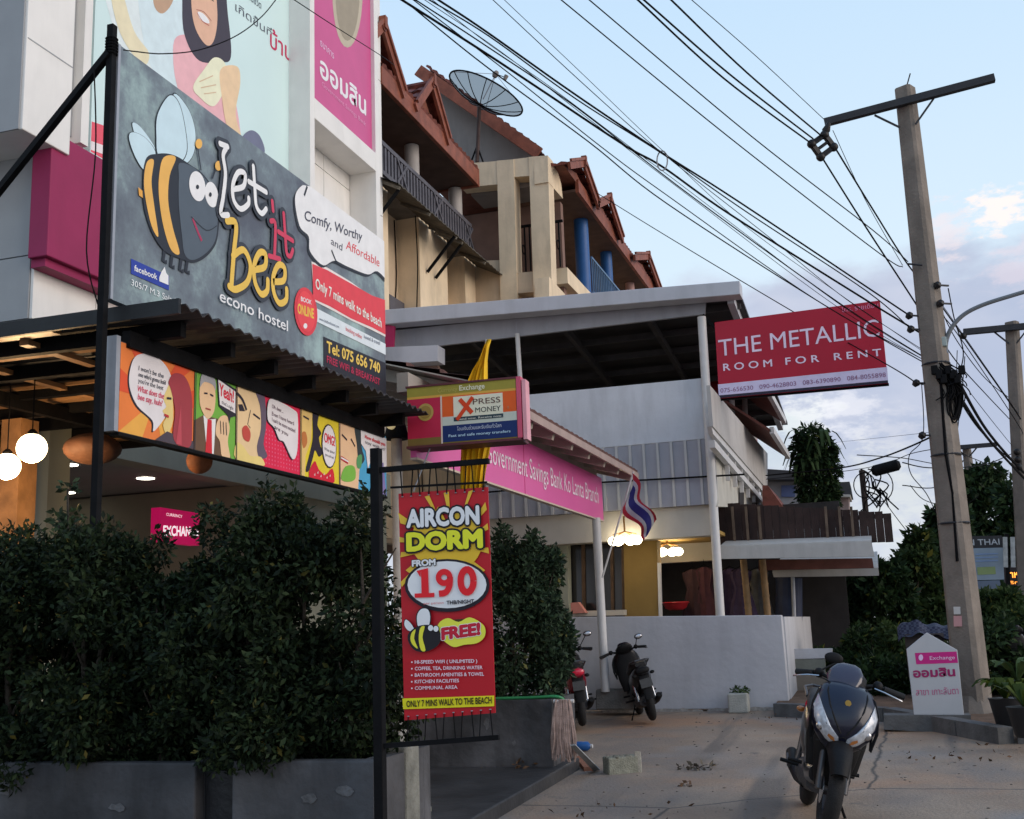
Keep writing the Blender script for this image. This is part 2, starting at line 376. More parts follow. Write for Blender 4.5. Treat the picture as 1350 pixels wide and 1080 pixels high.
# kerb and raised verge on the right
kerbm=mat('grey_kerb_concrete',(.12,.12,.12),.85,.25,7,.4,dirt=.4)
ka,kb,kc=P(1020,945,G=0),P(1165,952,G=0),P(1318,982,G=0)
def kerbrun(pts,hw,hh):
    g=MB()
    for i in range(len(pts)-1):
        p,q=Vector(pts[i]),Vector(pts[i+1]); n=max(1,int((q-p).length/.6))
        for j in range(n):
            s0=p.lerp(q,j/n+.004); s1=p.lerp(q,(j+1)/n-.004); d=(q-p).normalized(); off=Vector((-d.y,d.x,0))*hw
            for w0 in (0,):
                g.ext([s0-Vector((0,0,.05)),s1-Vector((0,0,.05)),s1+off-Vector((0,0,.05)),s0+off-Vector((0,0,.05))],(0,0,hh+.05))
    return g
struct('kerb',kerbrun([ka,kb,kc],.16,.15),kerbm)
struct('kerb_return',kerbrun([kc+Vector((.16,.02,0)),kc+Vector((.5,5,.18))],-.16,.15),kerbm)
verge=MB(); pts=[ka+Vector((0,.16,.12)),kb+Vector((0,.16,.12)),kc+Vector((0,.16,.12)),kc+Vector((.5,5,.28)),ka+Vector((0,4,.25))]
verge.ext(pts,(0,0,-.2)); struct('verge_soil',verge,mat('bare_earth',(.14,.085,.055),.95,.35,5,.7))

# ================================================================== BANK BUILDING
XB=-7.3
def yb(px,py,X=XB): return P(px,py,X=X).y
panelw=mat('white_cladding',(.82,.80,.76),.5,.04,3,.03,dirt=.14); greyclad=mat('grey_cladding',(.33,.34,.35),.5,.05,3,.03,dirt=.12)
magenta=mat('magenta_render',tuple(x*1.0 for x in K(150,38,84)),.6,.08,2,.1,dirt=.12)
bank=thing('bank_building','white and grey clad bank building behind the big dark hostel sign','building',(-8,10,0))
Yc=yb(43,380); zf=P(322,640,X=XB).z; Ye=yb(503,150)
core=MB().box((-14,Yc+.02,zf+.02),(XB-.03,Ye-.02,15)); obj('wall',core,greyclad,bank)
# cladding panels, facing the street, with open joints
zs=[zf,zf+1.15,P(43,335,X=XB).z,P(60,180,X=XB).z,8.2,10.6,13,15]
zs=sorted(zs); zs=[z for i,z in enumerate(zs) if i==0 or z-zs[i-1]>.35]
Yl=[Yc,Yc+.9,Yc+1.8,Yc+2.8,Yc+4.4,Yc+6,Ye-2.1,Ye]; Yl=sorted(Yl); Yl=[y for i,y in enumerate(Yl) if i==0 or y-Yl[i-1]>.3]
first=None
for i in range(len(zs)-1):
    for j in range(len(Yl)-1):
        obj('panel',MB().box((XB-.03,Yl[j]+.006,zs[i]+.006),(XB,Yl[j+1]-.006,zs[i+1]-.006)),panelw,bank)
    for j in range(4):
        obj('panel',MB().box((XB-.03-(j+1)*1.0+.006,Yc-.03+.02,zs[i]+.006),(XB-.03-j*1.0-.006,Yc+.02,zs[i+1]-.006)),greyclad,bank)
# upper corner block standing proud
zu=P(33,172,X=XB+.25).z; yu=yb(33,100,XB+.25); yu2=yb(96,100,XB+.25)
obj('corner_block',MB().box((XB-3,yu,zu),(XB+.25,yu2,15)),panelw,bank,bev=.01)
obj('corner_panel',MB().box((XB-3,yu-.02,zu+.002),(XB+.22,yu,15.01)),greyclad,bank)
for k in (1,2): obj('joint_strip',MB().box((XB+.25,yu+.01,zu+.9*k),(XB+.253,yu2-.01,zu+.9*k+.012)),greyclad,bank)
# fins beside the billboard; the grey one carries shadow in its colour
for pxa,pxb,XX in ((97,108,XB+.05),(111,121,XB+.16)):
    obj('fin',MB().box((XB,yb(pxa,60,XX),P(110,190,X=XX).z),(XX,yb(pxb,60,XX),15)),panelw if XX>XB+.1 else greyclad,bank)
obj('billboard_sill',MB().box((XB+.002,yb(100,185,XB+.2),P(110,200,X=XB+.2).z-.25),(XB+.2,yb(395,0,XB+.2),P(110,200,X=XB+.2).z-.02)),panelw,bank)
# magenta box
xm=XB+.22; ym=yb(68,200,xm); z1=P(70,172,X=xm).z; z0=P(70,340,X=xm).z
mg=obj('magenta_box',MB().box((XB+.001,ym,z0),(xm,ym+5.2,z1)),magenta,bank,bev=.01)
obj('magenta_ledge',MB().box((XB+.001,ym+.05,z0-.08),(xm-.06,ym+5.1,z0)),magenta,bank)
# ground-floor recess under the fascia
greenwall=mat('pale_green_wall',(.34,.36,.30),.7,.06,3,.1,dirt=.15)
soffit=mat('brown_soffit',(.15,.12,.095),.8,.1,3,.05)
Yo=yb(322,650)
obj('fascia',MB().box((XB-.2,Yc-2.5,zf-.0),(XB+.06,Ye,zf+.62)),greenwall,bank)
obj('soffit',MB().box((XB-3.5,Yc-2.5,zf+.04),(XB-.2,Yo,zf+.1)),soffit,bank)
obj('back_wall',MB().box((XB-3.4,Yc-2.5,0),(XB-3.2,Ye,zf+.04)),mat('brownish_wall',(.20,.17,.13),.8,.1,3,.1),bank)  # plain brownish wall at the back of the porch
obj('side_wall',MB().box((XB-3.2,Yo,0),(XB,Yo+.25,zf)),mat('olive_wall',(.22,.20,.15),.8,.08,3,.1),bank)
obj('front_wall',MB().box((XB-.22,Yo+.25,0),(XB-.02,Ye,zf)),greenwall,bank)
obj('lintel_band',MB().box((XB-3.2,Yc-2.4,zf-.55),(XB-3.05,Yo,zf-.22)),greenwall,bank)
obj('bank_column',MB().box((XB-.35,Yc-1.6,0),(XB-.02,Yc-1.1,zf)),greenwall,bank)
# frame and sign panel at the far end of the bank
xf=XB+.45
fr=thing('framed_bank_sign','tall pink bank sign in a white frame on the far end of the white building','sign',(xf,yb(450,100,xf),9))
y0=yb(409,100,xf); y1=yb(499,100,xf); zb=P(415,145,X=xf).z; zt=15
ins=P(416,130,X=xf).z-.0
def bxx(n,a,b,m_=panelw): obj(n,MB().box(a,b),m_,fr,bev=.008)
bxx('frame',(XB+.001,y0,P(408,960 if 0 else 640,X=xf).z if 0 else 3.6),(xf,y0+.13,zt)); bxx('frame',(XB+.001,y1-.14,3.6),(xf,y1,zt)); bxx('frame',(XB+.001,y0+.13,ins-.30),(xf,y1-.14,ins))
pk=mat('pink_sign_face',K(206,84,140),.4,.04,3,0)
bxx('sign_panel',(XB+.15,y0+.13,ins),(xf-.06,y1-.14,zt),pk)
B=Board(fr,(xf-.06,y0,9),(0,1,0),(1,0,0))
B.ell(458,-12,20,75,(170,160,140),1); B.ell(458,-12,16,66,(140,130,112),2)
B.text("ธนาคาร",(422,60),(440,78),9,(225,180,205)); B.text("ออมสิน",(422,100),(482,152),26,(235,205,220),off=.025)
B.text("Government Savings Bank",(424,113),(482,167),6,(205,140,175)); B.done()
# recessed white wall below it has its own warm shade
# billboard
bb=thing('billboard','large pale billboard with a smiling couple high on the bank wall','billboard',(XB+.2,8,8))
xbb=XB+.12; yA=yb(123,80,xbb); yZ=yb(391,60,xbb); zB=P(126,205,X=xbb).z
obj('billboard_panel',MB().box((XB+.002,yA,zB),(xbb,yZ,15)),mat('pale_mint_vinyl',tuple(x*1.2 for x in K(196,218,216)),.35,.03,1,0),bb)
obj('edge_trim',MB().box((xbb,yZ-.03,zB),(xbb+.03,yZ,15)),galv,bb)
B=Board(bb,(xbb,yA,zB),(0,1,0),(1,0,0)); B.lim=(0.01,0.01,yZ-yA-.04,15-zB-.01)
skin=(214,190,160); sk2=(205,165,140)
B.poly([(120,160),(165,175),(165,230),(118,205)],(205,80,95),1); B.poly([(120,186),(165,202),(165,214),(118,197)],(225,200,200),2)
B.poly([(138,-60),(230,-60),(235,140),(180,110),(150,40)],(198,212,226),1,smooth=5)
B.poly([(185,-60),(250,-60),(252,60),(244,125),(215,110),(190,60)],(188,204,224),2,smooth=5)
B.poly([(205,-40),(226,-30),(228,0),(214,18),(202,4)],(170,140,115),3,smooth=5)
B.poly([(143,-40),(158,-20),(176,40),(196,70),(188,86),(162,52),(148,8)],(205,196,165),3,smooth=5)
B.poly([(228,60),(244,46),(262,62),(300,95),(318,190),(300,182),(240,130)],(214,160,165),3,smooth=5)
B.poly([(246,-40),(290,-40),(300,20),(304,75),(290,82),(262,80),(244,50),(240,10)],(58,52,62),4,smooth=6)
B.poly([(254,-30),(280,-20),(286,20),(282,52),(272,60),(258,40),(252,10)],(200,160,135),5,smooth=6)
B.poly([(260,16),(267,18),(274,26),(275,31),(268,29),(262,24)],(232,226,222),6,smooth=4); B.line([(262,-8),(266,-6)],.012,(60,50,55),7); B.line([(276,-2),(281,2)],.012,(60,50,55),7); B.line([(258,13),(268,16),(278,28)],.008,(150,90,85),7,smooth=3); B.line([(259,17),(266,28),(275,34)],.010,(170,80,80),7,smooth=3)
B.poly([(268,92),(282,76),(296,84),(298,110),(282,140),(262,128),(254,114)],(222,208,180),6,smooth=6)
B.poly([(290,92),(312,88),(316,110),(310,150),(318,185),(300,170),(292,130)],(212,180,145),6,smooth=6)
B.poly([(318,182),(330,172),(342,180),(348,202),(330,210),(318,200)],(100,104,125),7,smooth=6)
for i_,(x0,y0_,x1,y1_) in enumerate(((262,108,280,100),(264,116,284,112),(268,124,284,122))): B.line([(x0,y0_),(x1,y1_)],.012,(190,165,135),8)
B.text("เริ่มต้นชีวิต",(318,-8),(344,12),9,(70,75,85)); B.text("เกิดขึ้นที่",(310,14),(358,50),11,(80,85,95)); B.text("บ้าน",(356,62),(384,82),22,(175,40,80),off=.01)
B.done()
# exchange sign and downlights
xs_=XB-.3; ex=thing('exchange_sign','glowing magenta exchange sign above the hedge inside the bank porch','sign',(xs_,9,2.3))
ya,yz=P(211,690,X=xs_).y,P(263,690,X=xs_).y; za,zz_=P(212,714,X=xs_).z,P(212,669,X=xs_).z
obj('sign_box',MB().box((xs_-.12,ya,za),(xs_,yz,zz_)),mat('lit_magenta',K(190,10,90),.4,.1,3,0,em=K(190,8,84),es=.55),ex)
B=Board(ex,(xs_,ya,za),(0,1,0),(1,0,0)); wl_=mat('lit_white',(.8,.8,.8),.5,0,3,0,em=(1,.9,.95),es=.8)
B.text("EXCHANGE",(215,706),(261,707),13,wl_,3,off=.03); B.text("CURRENCY",(219,680),(240,683),4,wl_,3); B.done()
dl=mat('downlight_glow',(.9,.9,.85),.5,0,3,0,em=(1,.93,.78),es=9)
for i,(x,y) in enumerate(((90,611),(192,629),(88,648))):
    p=P(x,y,Z=zf+.035); o=single('downlight',MB().loft([[p+Vector((math.cos(a)*.10,math.sin(a)*.10,dz)) for a in [2*PI*k/16 for k in range(16)]] for dz in (0,-.02)]),dl,('round ceiling downlight glowing above the two globe lamps side','lit round downlight in the porch ceiling over the exchange sign','small faint downlight low in the porch beside the leafy column')[i],'light','downlights in the bank porch')

# ================================================================== HOSTEL CANOPY AND SIGNS (street side)
XS=-3.70; XR=-3.30
yr0=P(245,402,X=XR).y; yr1=P(565,552,X=XR).y; zr=P(245,402,X=XR).z
sheet=mat('dark_corrugated_metal',(.04,.037,.038),.55,.3,4,.1,spec=.2,dirt=.5)
can=thing('hostel_canopy','dark corrugated metal canopy running below the big hostel sign','canopy',(-5.5,6.5,0))
g=MB(); n=int((yr1-yr0)/.019); prof=[]
for i in range(n+1):
    y=yr0+(yr1-yr0)*i/n; prof.append((y,.012*math.cos((y-yr0)*2*PI/.105)*(1+.3*math.sin(y*9))))
x0,x1=-9.2,XR
top=[(x1,y,zr-.005+z) for y,z in prof]; bot=[(x1,y,zr-.013+z) for y,z in prof]; t0=[(x0,y,zr+.12+z) for y,z in prof]; b0=[(x0,y,zr+.112+z) for y,z in prof]
k=n+1; g.add(top+bot+t0+b0,[(i,i+1,2*k+i+1,2*k+i) for i in range(n)]+[(k+i,3*k+i,3*k+i+1,k+i+1) for i in range(n)]+[(i,k+i,k+i+1,i+1) for i in range(n)]+[(0,k,3*k,2*k),(n,2*k+n,3*k+n,k+n)])
obj('corrugated_sheet',g,sheet,can,smooth=True)
obj('front_flashing',MB().box((x0,yr0-.035,zr-.05),(XR-.02,yr0-.012,zr+.03)),mat('dull_zinc',(.02,.021,.023),.5,.2,5,.1,metal=.3),can)
for i in range(7):
    y=yr0+.22+(yr1-yr0-.34)*i/6; obj('rafter',MB().bar((x0,y,zr-.0),(XR-.16,y,zr-.06),.05,.085),blacksteel,can)
for x in (XS+.02,-5.4,-7.2): obj('purlin',MB().bar((x,yr0+.03,zr-.14+(XR-x)*.02),(x,yr1-.05,zr-.14+(XR-x)*.02),.05,.09),blacksteel,can)
for i in range(9):
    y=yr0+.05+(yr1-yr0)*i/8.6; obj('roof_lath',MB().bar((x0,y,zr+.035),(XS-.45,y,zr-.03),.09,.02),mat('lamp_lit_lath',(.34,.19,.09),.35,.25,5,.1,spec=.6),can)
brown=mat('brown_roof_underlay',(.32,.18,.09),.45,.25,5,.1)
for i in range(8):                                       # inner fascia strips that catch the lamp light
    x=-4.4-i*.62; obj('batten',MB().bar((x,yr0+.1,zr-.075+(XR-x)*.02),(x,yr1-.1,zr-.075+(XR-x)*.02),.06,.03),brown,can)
# hostel sign
pT=P(148,30,X=XS); hs=thing('hostel_sign','big dark hostel signboard with a cartoon bee and yellow and white lettering','sign',(XS,6.5,zr))
ya=P(154,200,X=XS).y; yz=P(507,400,X=XS).y; za=zr+.06; zz_=P(152,55,X=XS).z
sf=mat('slate_sign_vinyl',K(100,110,122),.4,.04,2,0)
def signmat():
    M=bpy.data.materials.new('mottled_slate_print'); M.use_nodes=True; t=M.node_tree; b=t.nodes['Principled BSDF']; b.inputs['Roughness'].default_value=.4
    g=t.nodes.new('ShaderNodeTexCoord'); n=t.nodes.new('ShaderNodeTexNoise'); n.inputs['Scale'].default_value=1.3; n.inputs['Detail'].default_value=9; n.inputs['Roughness'].default_value=.7; t.links.new(g.outputs['Object'],n.inputs[0])
    r=t.nodes.new('ShaderNodeValToRGB'); t.links.new(n.outputs[0],r.inputs[0]); e=r.color_ramp.elements
    e[0].position=.38; e[0].color=(*[x*1.35 for x in K(72,76,86)],1); e[1].position=.66; e[1].color=(*[x*1.6 for x in K(130,150,148)],1)
    x=r.color_ramp.elements.new(.52); x.color=(*[q*1.55 for q in K(92,102,108)],1)
    t.links.new(r.outputs[0],b.inputs['Base Color']); return M
obj('sign_panel',MB().box((XS-.05,ya,za),(XS,yz,zz_)),signmat(),hs)
obj('edge_strip',MB().box((XS-.055,ya-.02,za),(XS+.006,ya,zz_)),galv,hs)
B=Board(hs,(XS,ya,za),(0,1,0),(1,0,0)); B.lim=(.002,.002,yz-ya-.002,zz_-za-.002)
dk=(38,42,50); wing=(178,200,216)
def wingp(pts,l): B.poly(pts,dk,l,'bee_emblem',smooth=6); cx=sum(p[0] for p in pts)/len(pts); cy=sum(p[1] for p in pts)/len(pts); B.poly([(cx+(x-cx)*.95,cy+(y-cy)*.97) for x,y in pts],wing,l+1,'bee_emblem',smooth=6)
wingp([(226,126),(246,140),(257,170),(256,200),(246,216),(232,214)],2)
wingp([(222,125),(206,150),(204,180),(208,208),(234,216),(246,200),(243,165),(235,135)],4)
wingp([(173,162),(185,168),(204,195),(198,205),(180,185)],2); wingp([(168,182),(174,174),(192,183),(205,204),(192,226),(178,210)],4)
B.poly([(181,247),(190,255),(188,262),(182,258)],(205,150,70),5,'bee_emblem')
body=[(190,212),(207,203),(228,205),(250,218),(268,232),(286,262),(286,310),(277,332),(258,346),(238,342),(214,330),(196,300),(187,262)]
B.poly(body,dk,6,'bee_emblem',smooth=6)
B.poly([(192,214),(201,212),(198,240),(202,275),(207,312),(198,298),(190,262),(188,236)],(214,160,82),7,'bee_emblem',smooth=5)
B.poly([(214,208),(230,208),(222,232),(220,265),(226,300),(235,334),(224,330),(214,300),(208,262),(208,232)],(214,160,82),7,'bee_emblem',smooth=5)
B.poly([(236,215),(262,228),(283,262),(284,308),(274,330),(254,343),(242,336),(238,310),(234,270),(234,235)],(74,84,94),7,'bee_emblem',smooth=6)
for q in ((258,186,263,225),(284,215,278,236)): B.line([(q[0],q[1]+4),(q[2],q[3])],.012,dk,8,'bee_emblem'); B.ell(q[0]+2,q[1]+4,4.5,6.5,(214,160,82),9,name='bee_emblem')
B.ell(258,246,10.5,20,(215,218,224),9,rot=-.15,name='bee_emblem'); B.ell(277,257,8.5,17,(215,218,224),8,rot=-.15,name='bee_emblem'); B.ell(258,247,2,3,dk,10,name='bee_emblem'); B.ell(275,257,1.8,3,dk,10,name='bee_emblem')
B.line([(252,288),(258,304),(264,318)],.02,(150,50,80),9,'bee_emblem',smooth=3); B.line([(250,286),(270,304),(284,298)],.006,dk,9,'bee_emblem',smooth=4)
for x,y in ((216,338),(226,345),(238,350),(246,352)): B.line([(x,y-10),(x-2,y+6),(x+3,y+8)],.028,dk,5,'bee_emblem')
# lettering drawn as strokes
def strokes(paths,w,c,l,name):
    l=12
    for p in paths:
        B.line(p,w+.055,(50,54,62),11,name+'_outline',smooth=7)
        for e in (p[0],p[-1]): q=B.px(*e); B.ell(q[0],q[1],w*.5+.028,w*.5+.028,(50,54,62),11,name=name+'_outline',pix=False,n=14)
    for p in paths:
        B.line(p,w,c,14,name,smooth=7)
        for e in (p[0],p[-1]):
            q=B.px(*e); B.ell(q[0],q[1],w*.5,w*.5,c,14,name=name,pix=False,n=14)
wc=(218,214,222); yc=(214,172,78); rc=(186,58,84)
strokes([[(295,196),(291,206),(294,230),(291,260),(288,282),(298,284)],[(287,190),(297,194)],
 [(305,250),(318,246),(320,230),(311,228),(304,244),(305,264),(314,276),(324,270),(325,262)],
 [(331,220),(333,250),(335,272),(342,282),(348,276)],[(325,240),(348,254)]],.037,wc,11,'let_lettering')
strokes([[(356,266),(357,278)],[(354,292),(360,296),(359,336)],[(352,338),(366,342)],[(371,282),(373,310),(375,334),(380,338),(383,330)],[(364,306),(383,318)]],.035,rc,11,'it_lettering')
strokes([[(296,292),(308,296),(305,335),(302,376)],[(304,338),(318,330),(327,350),(323,372),(308,382),(299,378)],
 [(333,356),(346,352),(347,336),(339,334),(332,350),(333,372),(341,388),(349,384),(350,370)],
 [(357,372),(371,370),(372,354),(364,350),(357,366),(358,386),(365,400),(374,396),(375,382)]],.045,yc,13,'bee_lettering')
B.text("econo hostel",(287,397),(377,437),15,(212,218,222),12,name='hostel_lettering',off=.008)
B.poly([(172,341),(222,364),(222,383),(172,361)],(40,58,140),3,'network_badge'); B.text("facebook",(176,357),(206,369),8,(225,230,240),4,off=.02,name='network_badge')
B.poly([(209,366),(212,358),(216,352),(218,360),(221,364),(221,376),(209,371)],(225,230,240),4,'network_badge')
B.text("305/7 M.3 Saladan",(172,376),(238,404),8,(205,212,216),4)
# speech cloud
cl=[(388,262),(396,246),(408,246),(450,256),(480,276),(520,290),(520,372),(497,358),(484,362),(458,352),(440,344),(425,350),(408,332),(406,312),(394,298)]
B.poly([(x-2,y+3) for x,y in cl],dk,3,'speech_cloud',smooth=5); B.poly(cl,(214,212,222),4,'speech_cloud',smooth=5)
B.line([(436,330),(442,345),(452,352)],.02,dk,5,'speech_cloud'); B.line([(404,246),(400,258)],.02,dk,5,'speech_cloud')
B.text("Comfy, Worthy",(400,290),(476,318),13,(70,72,86),6,off=.01,slant=.15); B.text("and",(435,322),(450,331),10,(70,72,86),6,slant=.15); B.text("Affordable",(455,328),(499,352),12,(200,70,78),6,slant=.15)
rb=[(411,348),(430,356),(462,374),(490,390),(520,400),(520,448),(490,432),(462,420),(434,404),(412,394)]
B.poly([(x+ (1 if i%2 else -1),y+3*(1 if y>380 else -1)) for i,(x,y) in enumerate(rb)],(214,200,196),3,'ribbon'); B.poly(rb,(200,62,72),4,'ribbon')
B.text("Only 7 mins walk to the beach",(415,380),(502,432),13,(232,214,200),6,off=.02); 
B.poly([(404,400),(520,460),(520,474),(404,418)],(196,204,210),3,'contact_strip'); B.text("www.letitbeehostel.com",(420,422),(446,433),4,(90,95,110),5); B.text("booking online",(455,436),(476,447),6,(200,90,90),5); B.text("hostel & travel",(479,446),(500,455),5,(90,95,110),5)
B.ell(402,411,15,32,(196,56,66),6,rot=-.1,name='round_badge'); B.ell(402,411,12,27,(206,66,72),7,rot=-.1,name='round_badge'); B.text("BOOK",(395,397),(409,402),6,(225,215,210),8,name='round_badge',off=.02); B.text("ONLINE",(391,413),(412,420),13,(226,178,70),8,name='round_badge',off=.03); B.ell(401,430,2.5,3.5,(230,225,225),8,name='round_badge')
B.poly([(426,444),(520,484),(520,530),(426,482)],(36,36,44),3,'phone_strip'); B.text("Tel: 075 656 740",(430,464),(500,492),14,(222,176,84),5,off=.03); B.text("FREE WIFI & BREAKFAST",(430,478),(500,508),9,(160,40,70),5,off=.02)
B.done()
# post and brace
po=thing('sign_post','tall black steel post with a slanting brace at the near end of the hostel sign','post',(XS-.02,ya-.06,0))
yp=ya-.055; obj('post',MB().box((XS-.038,yp-.012,gz(5)),(XS+.0,yp+.026,P(148,30,X=XS).z)),blacksteel,po)
a_=P(144,70,X=XS-.02); b_=P(-20,275,X=XS-.9); obj('brace',MB().bar(a_,b_,.036),blacksteel,po)
g=MB()
for i in range(6):
    zc=P(150,50+i*4,X=XS).z; g.torus((XS-.019,yp+.007,zc),.030,.005,ax=2,n=14,k=5)
obj('wire_binding',g,cable,po)
single('power_cable',MB().tube(spline([tuple(P(124,90,X=XS-.05)),tuple(P(126,200,X=XS-.05)),tuple(P(114,330,X=XS-.05)),tuple(P(130,405,X=XS-.05))],6,False),.004,5),cable,'thin loose cable hanging from the slanting brace beside the magenta box','cable')
# comic panel under the canopy
cp=thing('comic_panel_sign','long strip of colourful comic panels under the corrugated canopy','sign',(XS,6.5,2.7))
XC=XS+.02; ya=P(157,500,X=XC).y; yz=P(509,600,X=XC).y; za=P(157,570,X=XC).z; zz_=P(160,450,X=XC).z
obj('panel_board',MB().box((XC-.04,ya,za),(XC,yz,zz_)),mat('comic_board_edge',(.05,.05,.055),.5,.1,5,0),cp); obj('edge_strip',MB().box((XC-.05,ya-.045,za),(XC+.012,ya-.012,zz_+.02)),galv,cp); obj('bottom_trim',MB().box((XC-.045,ya,za-.018),(XC+.008,yz,za-.001)),blacksteel,cp)
B=Board(cp,(XC,ya,za),(0,1,0),(1,0,0)); U=yz-ya; H=zz_-za; B.lim=(.004,.004,U-.004,H-.004); GG=1.3
def ux(x): return B.px(x,540)[0]
def sub(x0,x1,pts):      # local 0..1 coordinates inside a panel -> uv
    a,b=ux(x0),ux(x1); return [(a+(b-a)*p,H*q) for p,q in pts]
def pp(x0,x1,pts,c,l,sm=0,nm='comic_panel'): B.poly(sub(x0,x1,pts),c,l,nm,smooth=sm,uv=True,g=GG)
ink=(40,36,46); flesh=(214,178,140)
# panel 1: orange rays, speech bubble, red hair
p1=(156,255); pp(*p1,[(0,0),(1,0),(1,1),(0,1)],(214,116,56),1)
for q in ([(0,0),(.3,0),(.45,.45)],[(.55,0),(.8,0),(.45,.45)],[(0,.45),(0,.7),(.45,.45)],[(.1,1),(.35,1),(.45,.45)],[(.75,1),(1,1),(.45,.45)],[(1,.5),(1,.72),(.45,.45)]): pp(*p1,q,(204,78,44) if q[0][1] else (228,156,70),2)
bub=[(.12,.72),(.2,.9),(.42,.97),(.62,.86),(.7,.62),(.64,.4),(.58,.28),(.44,.1),(.42,.22),(.22,.34),(.12,.52)]
pp(*p1,[(x-.015,y-.015) for x,y in bub],ink,3,5,'speech_bubble'); pp(*p1,bub,(206,202,204),4,5,'speech_bubble')
pp(*p1,[(.6,.62),(.66,.7),(.7,.3),(.62,.1),(.56,.2),(.6,.3),(.55,.36),(.6,.42),(.56,.5)],(206,184,120),5,3); pp(*p1,[(.45,.0),(.62,.14),(.75,.12),(1,.1),(1,0)],(70,62,70),5)
pp(*p1,[(.62,.72),(.7,.84),(.85,.84),(.95,.66),(.97,.3),(.95,.04),(.8,0),(.7,.1),(.72,.4),(.66,.62)],(146,56,64),6,5); pp(*p1,[(.74,.02),(.8,.5),(.82,.02)],(172,70,80),7); B.line(sub(*p1,[(.6,.52),(.66,.53)]),.012,ink,8,uv=True); B.line(sub(*p1,[(.57,.32),(.63,.31)]),.014,(170,50,50),8,uv=True)
a_=sub(*p1,[(.22,.74),(.55,.74),(.22,.67),(.58,.67),(.22,.60),(.55,.60),(.21,.50),(.56,.50),(.22,.41),(.54,.41)])
for i_,(s_,c_) in enumerate((("I won't be the",(90,90,98)),("one who's gonna hold",(90,90,98)),("you're the best",(90,90,98)),("What does the",(196,60,90)),("bee say, huh?",(196,60,90)))): B.text(s_,a_[2*i_],a_[2*i_+1],.026 if i_<3 else .034,c_,6,uv=True,off=.01,g=GG,slant=.15)
# panel 2: man in suit on green
p2=(256,310); pp(*p2,[(0,0),(1,0),(1,1),(0,1)],(104,160,62),1); pp(*p2,[(0,0),(0,.36),(.2,.45),(.55,.46),(.72,.3),(.9,0)],(96,72,54),2,0); pp(*p2,[(.2,.45),(.3,.0),(.46,0),(.5,.45),(.35,.42)],(220,214,214),3); pp(*p2,[(.3,.42),(.4,.42),(.42,0),(.26,0)],(190,40,50),4)
pp(*p2,[(.12,.84),(.1,.62),(.16,.5),(.3,.42),(.44,.52),(.48,.7),(.44,.86),(.3,.9)],flesh,5,5); pp(*p2,[(.1,.78),(.14,.94),(.3,1.0),(.46,.93),(.48,.8),(.4,.86),(.2,.86)],(150,150,155),6,4); B.line(sub(*p2,[(.2,.72),(.28,.73)]),.01,ink,7,uv=True); B.line(sub(*p2,[(.34,.73),(.42,.72)]),.01,ink,7,uv=True); B.line(sub(*p2,[(.24,.54),(.36,.54)]),.01,(150,70,60),7,uv=True)
pp(*p2,[(.52,.4),(.62,.5),(.78,.52),(.84,.38),(.8,.2),(.86,0),(.66,0),(.6,.18),(.5,.26)],flesh,5,4)
for k_ in range(3): B.line(sub(*p2,[(.6+.07*k_,.44),(.62+.07*k_,.28)]),.006,ink,7,uv=True)
pp(*p2,[(.5,.98),(1,.9),(1,.56),(.86,.52),(.82,.44),(.78,.54),(.56,.62)],ink,6); pp(*p2,[(.53,.95),(.97,.87),(.97,.59),(.58,.64)],(210,206,208),7); q=sub(*p2,[(.56,.76),(.92,.72),(.62,.66),(.92,.62)]); B.text("Yeah!",q[0],q[1],.075,(196,40,60),8,uv=True,off=.03,g=GG); B.text("that's right",q[2],q[3],.022,(90,90,98),8,uv=True,g=GG)
# panel 3: shocked face, red dotted half
p3=(311,395); pp(*p3,[(0,0),(1,0),(1,1),(0,1)],(204,36,72),1)
for i_ in range(12):
    for j_ in range(9): pp(*p3,[(.44+i_*.047+dx,.05+j_*.055+dy) for dx,dy in ((0,0),(.012,0),(.012,.022),(0,.022))],(224,100,130),2)
pp(*p3,[(0,0),(.36,0),(.4,.2),(.36,.5),(.38,.8),(.3,1),(0,1)],(222,184,142),3); pp(*p3,[(.26,1),(.4,1),(.44,.6),(.4,.3),(.46,.15),(.34,.1),(.3,.25),(.36,.5),(.34,.8)],(92,80,96),4,3)
pp(*p3,[(.08,.42),(.14,.48),(.2,.4),(.18,.28),(.1,.3)],(176,70,60),5,4); B.line(sub(*p3,[(.0,.86),(.08,.8),(.14,.68)]),.02,ink,5,uv=True,smooth=3); B.line(sub(*p3,[(.24,.66),(.34,.62)]),.012,ink,5,uv=True); pp(*p3,[(.02,.72),(.08,.74),(.12,.66),(.04,.64)],ink,5); B.line(sub(*p3,[(.2,.7),(.16,.5),(.2,.46)]),.006,ink,5,uv=True)
pp(*p3,[(0,0),(.4,0),(.36,.12),(.2,.1),(.1,.2),(0,.22)],(226,190,120),5,3)
b3=[(.46,.86),(.54,.95),(.88,.9),(.95,.8),(.94,.34),(.86,.2),(.72,.4),(.64,.42),(.56,.56),(.46,.64)]; pp(*p3,[(x-.012,y-.012) for x,y in b3],ink,6,4,'speech_bubble'); pp(*p3,b3,(208,204,206),7,4,'speech_bubble')
q=sub(*p3,[(.52,.82),(.7,.8),(.52,.72),(.88,.68),(.52,.64),(.9,.58),(.56,.55),(.78,.5)])
for i_,s_ in enumerate(("Oh dear...","Even I have heard","I can't be more excited","are you")): B.text(s_,q[2*i_],q[2*i_+1],.026,(110,90,100),8,uv=True,g=GG,off=.01)
